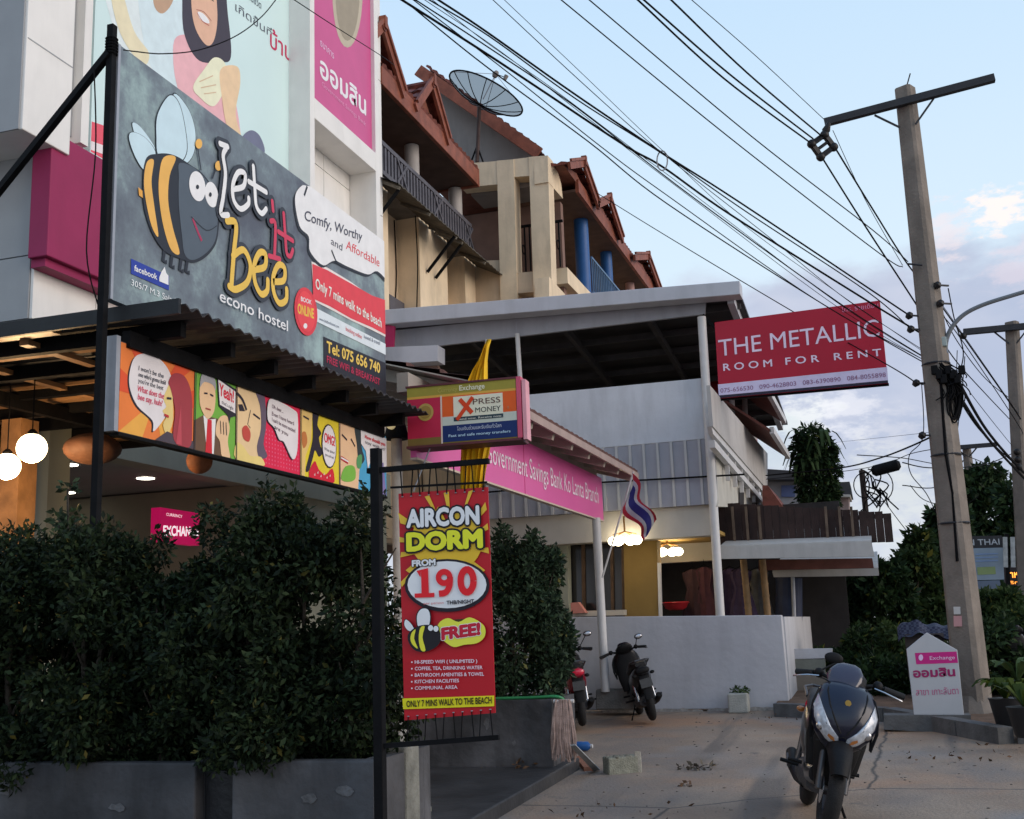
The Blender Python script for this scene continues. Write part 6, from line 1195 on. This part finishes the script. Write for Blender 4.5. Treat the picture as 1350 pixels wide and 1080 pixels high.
def potplant(label,px,py,r_,n,lm,seed,h=.35):
    p=P(px,py,G=.12); t=thing('potted_plant',label,'plant',tuple(p)); obj('pot',MB().tube([p,p+Vector((0,0,.02)),p+Vector((0,0,.24)),p+Vector((0,0,.26))],[.10,.11,.15,.16],18),mat('black_plastic_pot',(.018,.018,.02),.5,.2,6,.1),t,smooth=True)
    g=MB(); r=random.Random(seed)
    for i in range(n):
        a=r.random()*6.28; l=r.uniform(.5,1)*r_*1.5; w=.035; b0=p+Vector((0,0,.24)); pts=[b0+Vector((math.cos(a)*l*k/5,math.sin(a)*l*k/5,h*math.sin(k/5*2.2)*r.uniform(.8,1.1))) for k in range(6)]
        s_=Vector((-math.sin(a),math.cos(a),0))*w; g.add([q-s_*math.sin(PI*(k+.4)/6) for k,q in enumerate(pts)]+[q+s_*math.sin(PI*(k+.4)/6) for k,q in enumerate(pts)],[(k,k+1,k+7,k+6) for k in range(5)])
    obj('leaves',g,lm,t,kind='stuff'); return t
lg=leafmat('bright_green_leaf',(.03,.055,.01),(.10,.13,.02),.3)
potplant('black pot of bright green strap leaves right of the leaning pole',1330,958,.24,26,lg,3,.2); potplant('black pot of yellowish green leaves at the right edge by the kerb',1356,972,.26,26,lg,4,.2); potplant('dark pot of low leaves close behind the pole base',1345,930,.30,22,lf3,6,.25)
p=P(1218,850,Y=14.5); t=thing('tarp_covered_cart','blue checked tarpaulin thrown over a cart behind the house-shaped sign','cart',(p.x,14.8,gz(14.8)))
def checker():
    M=bpy.data.materials.new('blue_checked_cloth'); M.use_nodes=True; tt=M.node_tree; b=tt.nodes['Principled BSDF']; g=tt.nodes.new('ShaderNodeTexCoord'); c=tt.nodes.new('ShaderNodeTexChecker'); c.inputs['Scale'].default_value=34; c.inputs[1].default_value=(.012,.016,.045,1); c.inputs[2].default_value=(.05,.06,.10,1); tt.links.new(g.outputs['Object'],c.inputs[0]); tt.links.new(c.outputs[0],b.inputs['Base Color']); b.inputs['Roughness'].default_value=.8; return M
g=MB(); nx_,ny_=22,10; A1,B1=P(1183,830,Y=14.6),P(1252,822,Y=14.6)
for j in range(ny_+1):
    for i in range(nx_+1):
        u=i/nx_; v=j/ny_; x=A1.x+(B1.x-A1.x)*u; zt_=A1.z+.03*math.sin(u*7)+.07*math.sin(u*PI); z=zt_-(.0 if 2<j<8 else .13)-.02*math.sin(v*9+u*7)+.018*math.sin(u*19); y=14.5+v*.7; g.v.append((x,y,z))
g.f=[(j*(nx_+1)+i,j*(nx_+1)+i+1,(j+1)*(nx_+1)+i+1,(j+1)*(nx_+1)+i) for j in range(ny_) for i in range(nx_)]
obj('tarpaulin',g,checker(),t,smooth=True); obj('cart_body',MB().box((A1.x+.08,14.62,gz(14.6)+.35),(B1.x-.08,15.1,A1.z-.06)),mat('dark_cart_metal',(.06,.05,.05),.6,.2,5,.1),t)
for s_ in (A1.x+.15,B1.x-.15): obj('wheel',MB().torus((s_,14.6,gz(14.6)+.18),.15,.03,ax=0),blacksteel,t,smooth=True)

# ================================================================== BACKGROUND: TREES, HOUSES, BOARDS
lt1=leafmat('tree_leaf_deep',(.012,.025,.010),(.04,.075,.025),.2); lt2=leafmat('tree_leaf_light',(.02,.038,.012),(.06,.095,.03),.3)
def tree(name,label,px,py_top,py_base,Y,wpx,n,size,lm,seed,k=26,flat=1.0,gr='trees beyond the forecourt',low=.15):
    T=P(px,py_top,Y=Y); rw=wpx*(T-EO).length/FPX/2; zb=gz(20)-.05; t=thing(name,label,'tree',(T.x,Y,zb),gr); r=random.Random(seed); H=T.z-zb; zl=zb+H*low; g=MB()
    p=[(T.x,Y,zb-.3)]
    for i in range(1,7): p.append((T.x+r.uniform(-.12,.12)*i*.3,Y+r.uniform(-.1,.1)*i,zb+H*.13*i))
    g.tube(p,[.16*H/5,.13*H/5,.11*H/5,.09*H/5,.06*H/5,.04*H/5,.02*H/5],8)
    bl=[]
    for i in range(k):
        f=r.random(); a=r.random()*6.28; d=math.sqrt(r.random())*rw*.8*(1-.45*max(0,f-.6)/.4); c=(T.x+math.cos(a)*d,Y+math.sin(a)*d*.7,zl+(T.z-zl)*(.08+.86*f)); bl.append((*c,rw*r.uniform(.22,.42),rw*r.uniform(.22,.4),(T.z-zl)*r.uniform(.07,.14)))
        if i%3==0: q=p[min(6,2+int(f*4))]; g.tube([q,tuple((q[a_]+c[a_])/2+(0,0,.1)[a_] for a_ in range(3)),c],[.04*H/5,.025*H/5,.01],5)
    obj('trunk',g,bark,t,smooth=True); leafmesh('crown',bl,n,size,lm,t,seed,droop=.5,kind='stuff'); return t
# leafy column tree of drooping fans
Tc=P(1075,560,Y=22.5); t=thing('column_tree','dark bushy column-shaped tree overgrown with creeper above the board fence','tree',(Tc.x,22.5,gz(20)),'trees beyond the forecourt'); bl=[]
prof_=[(1070,575,20,14),(1058,590,14,12),(1088,592,14,12),(1075,605,26,20),(1092,622,15,16),(1062,618,14,16),(1076,640,26,22),(1095,648,12,14),(1078,668,26,22),(1080,690,26,22),(1078,715,28,25)]
for x,y,rx,ry in prof_: c=P(x,y,Y=22.5); s_=(c-EO).length/FPX; bl.append((c.x,22.5,c.z,rx*s_,rx*s_*.9,ry*s_))
g=MB().tube([(Tc.x,22.5,gz(20)),(Tc.x+.05,22.5,3),(Tc.x,22.5,Tc.z-.4)],[.16,.12,.05],8); obj('trunk',g,bark,t,smooth=True); leafmesh('crown',bl,9000,.13,lt1,t,91,droop=1.2,asp=.35,kind='stuff')
g=MB(); rr=random.Random(5)
for i in range(60):
    a=rr.random()*6.28; b0=P(1074+rr.uniform(-22,16),582+rr.uniform(-8,40),Y=22.4); l=rr.uniform(.3,.5); pts=[b0+Vector((math.cos(a)*l*k/5,math.sin(a)*l*k/5,.16*math.sin(k/5*3)-.28*(k/5)**2)) for k in range(6)]; s_=Vector((-math.sin(a),math.cos(a),0))*.035; g.add([q-s_*math.sin(PI*(k+.5)/6.2) for k,q in enumerate(pts)]+[q+s_*math.sin(PI*(k+.5)/6.2) for k,q in enumerate(pts)],[(k,k+1,k+7,k+6) for k in range(5)])
obj('fronds',g,lt2,t,kind='stuff')
for a in (('broad_tree','low bushy tree left of the leaning pole, under the short dark pole',1205,700,0,23,90,7000,.17,lt2,101),('broad_tree','dark tree right behind the leaning pole shaft',1250,668,0,25,70,5500,.2,lt1,102),('broad_tree','tall dark tree rising behind the distant pole',1278,618,0,33,110,8500,.26,lt1,103),('broad_tree','dark tree at the right edge behind the second pole',1340,640,0,30,100,7500,.24,lt1,104),('broad_tree','dark tree filling the gap beyond the awnings',1100,748,0,21,110,6000,.16,lt1,105),('broad_tree','dark tree in the shade right of the board fence',1165,735,0,20.5,70,5000,.15,lt1,106),('broad_tree','green tree below the roadside notice board',1305,780,0,19,100,6500,.13,lt2,107)): tree(*a)
for i,a in enumerate(((1090,858,17.5,70,'olive shrub beyond the low stepped wall'),(1140,830,17,80,'dark leafy shrub behind the parked scooter'),(1185,828,16.5,60,'yellowish shrub left of the tarpaulin'),(1300,820,15.2,80,'dark shrub right of the leaning pole'),(1345,800,17,60,'dark shrub at the right edge beyond the pots'),(1160,868,15.6,70,'low shrub behind the kerb and house-shaped sign'))):
    px,py,Y_,w_,lab=a; T=P(px,py,Y=Y_); rw=w_*(T-EO).length/FPX/2; shrub(lab,T.x,Y_,gz(Y_),T.z,rw,.5,3600,.10,lt2 if i%2==0 else lt1,140+i,'shrubs along the verge',cat='shrub',name='garden_shrub')
tl_=leafmesh('undergrowth',[(x*1.0,27+2*math.sin(x),1.1,1.6,1.6,1.3) for x in (-1,1,3,5,7,9,11)],9000,.22,lt1,None,200); tl_['kind']='stuff'; tl_['label']='dark mass of undergrowth along the far side of the lane'
# small far houses
fh=thing('far_house','small grey-white house with a dark roof left of the column tree','house',tuple(P(1032,660,Y=30)))
def fx(pts,Y,th,m_,name,par): return obj(name,MB().ext([P(x,y,Y=Y) for x,y in pts],(0,th,0)),m_,par)
fx([(1012,630),(1062,628),(1062,700),(1012,700)],30,4,mat('far_grey_wall',(.30,.31,.34),.8,.15,2,.1,dirt=.4),'wall',fh); fx([(1006,618),(1066,622),(1066,632),(1006,632)],29.5,5,mat('far_dark_roof',(.05,.05,.055),.7,.2,3,.1),'roof',fh); fx([(1030,640),(1048,640),(1048,655),(1030,655)],29.95,.04,mat('blue_curtain',(.10,.14,.30),.8,.2,3,0),'window',fh)
fh=thing('far_house','narrow pinkish roof turret right of the column tree','house',tuple(P(1112,670,Y=34))); fx([(1105,650),(1119,650),(1119,720),(1105,720)],34,1.2,mat('far_pink_wall',(.32,.24,.22),.8,.15,2,.1),'wall',fh); fx([(1102,636),(1120,635),(1123,652),(1100,652)],33.8,1.6,mat('far_dark_roof',(.05,.05,.055)),'roof',fh); fx([(1104,652),(1121,652),(1121,655),(1104,655)],33.7,1.6,cream,'cornice',fh)
fh=thing('garden_lean_to','small dark red lean-to roof beside the white side wall','shed',tuple(P(1015,660,Y=19.5))); fx([(1005,640),(1012,640),(1035,672),(1005,672)],19.5,2,redtile,'roof',fh); fx([(1005,672),(1036,672),(1036,720),(1005,720)],19.7,1.6,mat('shed_wall',(.12,.09,.08),.8,.2,3,.1),'wall',fh)
# roadside notice boards
YN=23.5; nb_=thing('notice_board','pale blue roadside notice board with a dark header reading learn thai','notice board',tuple(P(1300,780,Y=YN)))
fx([(1246,724),(1322,722),(1324,764),(1250,766)],YN,.06,mat('pale_blue_board',(.26,.33,.40),.5,.1,3,0),'board',nb_); fx([(1244,708),(1321,706),(1322,722),(1246,724)],YN,.06,mat('dark_header',(.03,.03,.035),.6,.2,4,0),'header',nb_); fx([(1250,767),(1318,765),(1320,776),(1252,778)],YN,.06,mat('blue_grey_board',(.13,.17,.24),.5,.1,3,0),'lower_board',nb_)
for x in (1249,1327): obj('leg',MB().bar(P(x+5,860,Y=YN+.1),P(x,704,Y=YN+.1),.07),blacksteel,nb_)
B=Board(nb_,P(1246,766,Y=YN-.003),(1,0,0),(0,-1,0)); B.text("LEARN THAI",(1247,720),(1318,718),8,(150,155,160),2,g=1.5,off=.01)
for i_ in range(3): B.line([(1286,731+i_*4.5),(1316,730+i_*4.5)],.025,(110,130,160),2,g=1.5)
B.poly([(1288,748),(1312,747),(1313,757),(1289,758)],(120,135,90),2,g=1.5); B.poly([(1252,752),(1262,748),(1268,758),(1266,764),(1252,765)],(40,45,60),2,g=1.5); B.done()
for i,(x0,x1) in enumerate(((1322,1328),(1332,1338))):
    q=thing('pennant_board',('narrow pale printed panel right of the notice board','second narrow white panel at the notice board post')[i],'panel',tuple(P(x0,750,Y=YN-.2))); fx([(x0,708),(x1,708),(x1+1,748),(x0+1,748)],YN-.2,.04,mat('pale_strip',(.36,.38,.38),.6,.3,12,0),'panel_face',q)
led=thing('led_sign','small glowing orange lettered shop sign at the right edge','sign',tuple(P(1340,760,Y=YN+1))); fx([(1323,747),(1372,746),(1374,772),(1325,772)],YN+1,.1,mat('dark_led_case',(.03,.02,.02),.5,.1,3,0),'case',led)
B=Board(led,P(1325,772,Y=YN+.998),(1,0,0),(0,-1,0)); ob=mat('orange_neon',(1,.4,.1),.5,0,3,0,em=(1,.30,.03),es=2.6); B.text("อาหาร",(1327,762),(1352,761),9,ob,2,off=.02); B.text("บริการ",(1327,770),(1352,770),4,ob,2); B.done()

# ================================================================== MOTORCYCLES
tyre=mat('black_tyre_rubber',(.018,.018,.019),.85,.2,20,.3); plast=mat('matt_black_plastic',(.009,.009,.010),.6,.15,8,.1,spec=.2); chrome=mat('worn_chrome',(.5,.5,.52),.25,.1,8,0,metal=1); seatm=mat('black_seat_vinyl',(.02,.02,.021),.5,.1,14,.15)
navy=mat('navy_gloss_paint',(.008,.009,.022),.28,.08,3,0,spec=.35,coat=.35); blackg=mat('black_gloss_paint',(.008,.008,.010),.3,.08,3,0,spec=.35,coat=.35); redg=mat('red_gloss_paint',(.28,.01,.03),.25,.08,3,0,spec=.5,coat=.7)
lens=mat('headlight_lens',(.50,.53,.58),.12,.25,30,.1,spec=.8,coat=1); tail=mat('red_tail_lens',(.50,.01,.04),.2,.1,9,0,coat=1,em=(1,.02,.06),es=.08); amber=mat('amber_lens',(.45,.16,.03),.3,.1,9,0,coat=1)
def ring(y,z,w,d,n=20,e=2.4,tilt=0):
    out=[]
    for k in range(n):
        a=2*PI*k/n; c,s=math.cos(a),math.sin(a); x=w*math.copysign(abs(c)**(2/e),c); dy=d*math.copysign(abs(s)**(2/e),s); out.append((x,y+dy,z+dy*tilt))
    return out
def vring(y,z0,z1,w,n=20,e=2.6):     # a ring lying across the bike (x,z), at station y
    zc,h=(z0+z1)/2,(z1-z0)/2; out=[]
    for k in range(n):
        a=2*PI*k/n; c,s=math.cos(a),math.sin(a); out.append((w*math.copysign(abs(c)**(2/e),c),y,zc+h*math.copysign(abs(s)**(2/e),s)))
    return out
def lerp3(a,b,t): return tuple(a[i]+(b[i]-a[i])*t for i in range(3))
def bike(name,label,paint,steer=0.0,cat='motorcycle',side=None,mir=((-1,.30,1.20),(1,.30,1.20)),tl_m=None,am=None):
    amber=am or MATS['amber_lens']
    """forward is +y, ground z=0"""
    t=thing(name,label,cat,(0,0,0),'parked motorcycles'); side=side or paint
    o_=lambda n,g,m_,p=t,**k: obj(n,g,m_,p,smooth=True,**k)
    for nm,y,rw in (('front_wheel',.64,.265),('rear_wheel',-.62,.265)):
        w=o_(nm,MB().torus((0,y,rw+.035),rw-.045,.056,n=36,k=12,w=.95),tyre)
        o_('rim',MB().torus((0,y,rw+.035),rw-.088,.016,n=28,k=6,w=1.8),mat('dark_alloy',(.10,.10,.11),.35,.1,8,0,metal=.8),w)
        g=MB()
        for k in range(5):
            a=2*PI*k/5+.3; g.bar((0,y,rw+.035),(0,y+math.cos(a)*(rw-.09),rw+.035+math.sin(a)*(rw-.09)),.03,.02)
        g.tube([(-.06,y,rw+.035),(.06,y,rw+.035)],.03,10); o_('hub',g,MATS['dark_alloy'],w); o_('brake_disc',MB().tube([(.06,y,rw+.035),(.064,y,rw+.035)],.09,18),chrome,w)
    # forks, fender
    for s_ in (-1,1): o_('fork_leg',MB().tube([(s_*.085,.64,.30),(s_*.085,.56,.56),(s_*.05,.50,.74)],.022,10),mat('fork_grey',(.09,.09,.095),.4,.1,8,0,metal=.5))
    g=MB(); rr_=[]
    for k in range(13):
        a=R(25)+R(135)*k/12; rad=.335; y=.64+math.cos(a)*rad; z=.30+math.sin(a)*rad*.98; dr=(math.cos(a),math.sin(a)); w=.085*(.55+.45*math.sin(PI*(k+1)/14))
        rr_.append([(w*x,y+dr[0]*h,z+dr[1]*h) for x,h in ((-1,-.06),(-.95,-.01),(-.6,.018),(0,.028),(.6,.018),(.95,-.01),(1,-.06),(.8,-.012),(.0,.012),(-.8,-.012))])
    o_('front_fender',g.loft(rr_),plast)
    # apron: the broad front shield, narrow at the foot, wide at the lamps
    st=[(.40,.60,.10,.05),(.50,.60,.13,.07),(.54,.62,.05,.04),(.60,.645,.125,.085),(.66,.655,.175,.105),(.73,.65,.215,.115),(.80,.63,.228,.11),(.88,.59,.205,.095),(.96,.54,.17,.075),(1.0,.50,.12,.05)]
    g=MB(); g.loft([ring(y,z,w,d,28,1.75,.25) for z,y,w,d in st[2:]]); o_('front_shield',g,paint); g=MB(); g.loft([ring(y-.04,z,w*.95,d*.9,20,2.4) for z,y,w,d in ((.30,.50,.10,.05),(.40,.53,.13,.07),(.50,.56,.15,.08),(.62,.57,.17,.08),(.66,.57,.15,.06))]); o_('lower_shield',g,plast)
    # headlights laid on the shield
    def on(x,z,out=.006):
        for i in range(len(st)-1):
            if st[i][0]<=z<=st[i+1][0]:
                f=(z-st[i][0])/(st[i+1][0]-st[i][0]); y,w,d=[st[i][k]+(st[i+1][k]-st[i][k])*f for k in (1,2,3)]
                c=min(.97,abs(x)/w); dy=d*(1-c**1.75)**(1/1.75); return (x,y+dy+out,z+dy*.25)
        return (x,.6,z)
    for s_ in (-1,1):
        ol=[(.012,.60),(.05,.60),(.105,.635),(.155,.685),(.197,.76),(.212,.84),(.188,.92),(.162,.85),(.125,.775),(.08,.705),(.028,.655)]
        cx=sum(a for a,b in ol)/len(ol); cz=sum(b for a,b in ol)/len(ol); rings=[]
        for k,out_ in ((1.0,-.004),(.97,.008),(.75,.014),(.4,.016),(.05,.017)): rings.append([on(s_*(cx+(a-cx)*k),cz+(b-cz)*k-.02,out_) for a,b in ol])
        hl=o_('headlight',MB().loft(rings,False),lens)
        rings=[[on(s_*(a*.97+.006),b-.02+.0,out_) for a,b in ((.04,.625),(.07,.635),(.095,.655),(.09,.668),(.055,.650))] for out_ in (.006,.022)]
        o_('turn_lens',MB().loft(rings),amber,hl); o_('reflector',MB().sph(on(s_*.15,.69,.004),.030,12,8,(1,.5,1)),chrome,hl)
    for s_ in (-1,1):
        o_('shield_crease',MB().tube([on(s_*x,z,.002) for x,z in ((.02,.66),(.07,.74),(.11,.83),(.13,.92),(.12,.98))],.006,6),plast)
        o_('side_trim',MB().loft([[on(s_*x,z,h) for x,z in ((.205+dx,.60+dz),(.228+dx,.72+dz),(.222+dx,.84+dz),(.19+dx,.93+dz))] for dx,dz,h in ((0,0,.0),(-.006,.0,.012),(-.02,.01,.0))],False),plast)
    for s_ in (-1,1): o_('control_cable',MB().tube(spline([(s_*.17,.42,1.0),(s_*.15,.52,1.0),(s_*.06,.56,.96),(s_*.03,.48,.9)],5,False),.005,5),plast)
    for s_ in (-1,1): o_('panel_seam',MB().tube([on(s_*x,z,.0) for x,z in ((.0,.64),(.04,.625),(.1,.60),(.16,.60))],.0035,5),tyre)
    o_('horn_grille',MB().loft([[(x*w,.665-.02*abs(x),z+.015*y) for x,y in ((-1,-1),(1,-1),(1,1),(-1,1))] for w,z in ((.06,.52),(.08,.55))]),plast)
    o_('badge',MB().tube([on(0,.86,.0),tuple(a+b for a,b in zip(on(0,.86,.0),(0,.012,0)))],.02,14),mat('brass_badge',(.45,.30,.08),.4,.1,8,0,metal=.6))
    # cowl + visor + cluster
    c=o_('handlebar_cowl',MB().loft([ring(.46,.96,.075,.07),ring(.44,1.00,.13,.10),ring(.41,1.05,.135,.10),ring(.37,1.09,.10,.07),ring(.35,1.11,.05,.04)]),plast)
    c_,s_=math.cos(steer),math.sin(steer)
    sc_=[[(x*c_-(y-.42)*s_,.42+x*s_+(y-.42)*c_,z) for x,y,z in ring(yy,zz,w,d,18,2.3)] for yy,zz,w,d in ((.55,.955,.06,.03),(.54,.98,.10,.04),(.51,1.03,.118,.036),(.47,1.08,.112,.028),(.43,1.12,.08,.02),(.41,1.135,.04,.012))]
    o_('windscreen',MB().loft(sc_),mat('smoked_screen',(.035,.028,.045),.25,.1,4,0,spec=.6,coat=.4))
    st_=steer
    def hp(x,y,z): c_,s_=math.cos(st_),math.sin(st_); yy=y-.42; return (x*c_-yy*s_,.42+x*s_+yy*c_,z)
    hb=o_('handlebar',MB().tube([hp(x,y,z) for x,y,z in ((-.36,.29,1.00),(-.20,.36,1.03),(-.08,.40,1.0),(.08,.40,1.0),(.20,.36,1.03),(.36,.29,1.00))],.013,8),plast)
    for s_ in (-1,1):
        o_('grip',MB().tube([hp(s_*.24,.345,1.02),hp(s_*.37,.285,1.0)],.021,12),tyre,hb); o_('brake_lever',MB().tube([hp(s_*.19,.40,1.01),hp(s_*.26,.42,1.0),hp(s_*.37,.36,.97)],.007,6),chrome,hb); o_('switch_box',MB().sph(hp(s_*.20,.36,1.03),.035,10,8),plast,hb)
    for s_,mx_,mz_ in mir:
        ms_=hp(s_*.20,.37,1.04); me_=hp(s_*mx_,.30,mz_); mr=o_('mirror_stalk',MB().tube([ms_,lerp3(ms_,me_,.5),me_],.007,6),plast); o_('mirror',MB().sph((me_[0]+s_*.03,me_[1],me_[2]+.02),.065,14,8,(1,.25,.62)),plast,mr); o_('mirror_glass',MB().sph((me_[0]+s_*.03,me_[1]-.012,me_[2]+.02),.055,14,8,(1,.15,.58)),chrome,mr)
    # leg shield back, floor tunnel, body, seat
    o_('leg_shield',MB().loft([ring(.44,.42,.17,.04),ring(.45,.62,.20,.05),ring(.44,.82,.19,.05),ring(.43,.98,.10,.04)]),plast)
    o_('floor_tunnel',MB().loft([vring(.44,.30,.44,.14),vring(.25,.27,.42,.15),vring(.0,.28,.50,.14),vring(-.12,.30,.62,.13)]),side)
    o_('body',MB().loft([vring(-.05,.34,.60,.10),vring(-.15,.34,.70,.14),vring(-.4,.40,.74,.155),vring(-.65,.52,.78,.14),vring(-.85,.64,.82,.10),vring(-.96,.70,.82,.05)]),side)
    o_('seat',MB().loft([vring(.02,.62,.70,.08),vring(-.08,.66,.76,.12),vring(-.35,.70,.79,.145),vring(-.5,.73,.86,.14),vring(-.78,.78,.90,.12),vring(-.88,.80,.87,.07)]),seatm)
    o_('grab_rail',MB().tube([(-.13,-.62,.82),(-.14,-.85,.88),(-.07,-.98,.90),(.07,-.98,.90),(.14,-.85,.88),(.13,-.62,.82)],.012,8),MATS['dark_alloy'])
    o_('tail_light',MB().loft([vring(-.90,.70,.80,.11,16),vring(-.97,.71,.80,.09,16),vring(-.99,.73,.78,.05,16)]),tl_m or tail)
    for s_ in (-1,1): o_('rear_turn_lamp',MB().sph((s_*.13,-.93,.70),.03,10,8,(1.2,1,.8)),amber)
    o_('rear_mudguard',MB().loft([ring(-.88,.72,.08,.02,12),ring(-.96,.55,.075,.015,12),ring(-.99,.36,.07,.012,12)]),plast)
    o_('number_plate',MB().ext([(-.085,-1.005,.52),(.085,-1.005,.52),(.085,-.985,.64),(-.085,-.985,.64)],(0,-.006,0)),mat('dull_plate',(.06,.06,.06),.5,.2,14,0))
    o_('engine',MB().loft([vring(.05,.20,.34,.10),vring(-.15,.18,.38,.14),vring(-.4,.20,.40,.15),vring(-.62,.24,.38,.12)]),mat('engine_grey',(.07,.07,.075),.5,.3,12,.3,metal=.4))
    o_('exhaust',MB().tube([(.10,-.1,.22),(.13,-.35,.23),(.145,-.55,.28),(.15,-.82,.36),(.15,-.85,.37)],[.02,.025,.04,.046,.03],14),plast); o_('heat_guard',MB().tube([(.185,-.5,.29),(.185,-.74,.345)],.016,8),MATS['dark_alloy'])
    for s_ in (-1,1):
        o_('foot_peg',MB().tube([(s_*.13,-.30,.33),(s_*.27,-.33,.335)],.014,8),plast); o_('rear_shock',MB().tube([(s_*.12,-.60,.32),(s_*.12,-.50,.62)],.024,10),chrome); o_('crash_peg',MB().tube([(s_*.15,.02,.38),(s_*.25,.02,.385)],.013,8),plast)
    o_('side_stand',MB().tube([(-.12,-.05,.24),(-.26,-.10,.0)],.011,8),blacksteel)
    return t
def park(t,px,py,heading,lean,G=.0,Y=None):
    p=P(px,py,G=0) if Y is None else P(px,py,Y=Y); t.location=(p.x,p.y,gz(p.y)); 
    t.rotation_euler=Matrix.Rotation(heading,3,'Z').to_4x4().to_3x3().__matmul__(Matrix.Rotation(lean,3,'Y')).to_euler(); return t
b1=bike('scooter','dark navy scooter with twin swept headlights parked facing the viewer',navy,-.30,'scooter',blackg,mir=((1,.10,1.13),))
b2=bike('motorcycle','black motorcycle leaning on its stand against the pale grey wall',blackg,-.35,mir=((1,.26,1.15),),tl_m=plast,am=plast); b3=bike('motorcycle','dark motorcycle with a red tail half hidden behind the ficus and mop',blackg,.1,side=redg,am=plast)
hz=lambda d: d
park(b1,1072,1083,R(180+9),R(-15)); b1.scale=(.93,)*3; park(b2,852,926,R(20),R(-13),Y=13.95); park(b3,762,930,R(20),R(-6),Y=13.5); b2.scale=(.82,)*3; b3.scale=(.84,)*3; pass
b4=dup(b2); b4['label']='black motorcycle cut off by the right edge beyond the potted plants'; b4['group']='parked motorcycles'; park(b4,1376,930,R(15),R(-8))

# grit and small stones scattered over the forecourt
g=MB(); rr=random.Random(44)
for i in range(420):
    x=rr.uniform(-2.6,3.5); y=rr.uniform(6.3,14.4); q=Vector((x,y,gz(y)+.002)); r_=rr.uniform(.004,.013)*(1.6 if rr.random()<.08 else 1)
    g.sph(q,r_,6,4,(1.2,1,.6))
o=obj('gravel',g,mat('loose_grit',(.20,.17,.14),.95,.4,30,.3),None); o['kind']='stuff'; o['label']='scattered grit and small stones on the forecourt'
o=leafmesh('fallen_leaves',[(-1.9,8.4,gz(8.4)+.02,.5,1.2,.012),(-.6,13.9,gz(13.9)+.02,1.8,.4,.012),(1.2,11,gz(11)+.02,1.6,.8,.012)],110,.05,dryl,None,311,droop=.9); o['kind']='stuff'; o['label']='a few dry leaves blown over the forecourt'
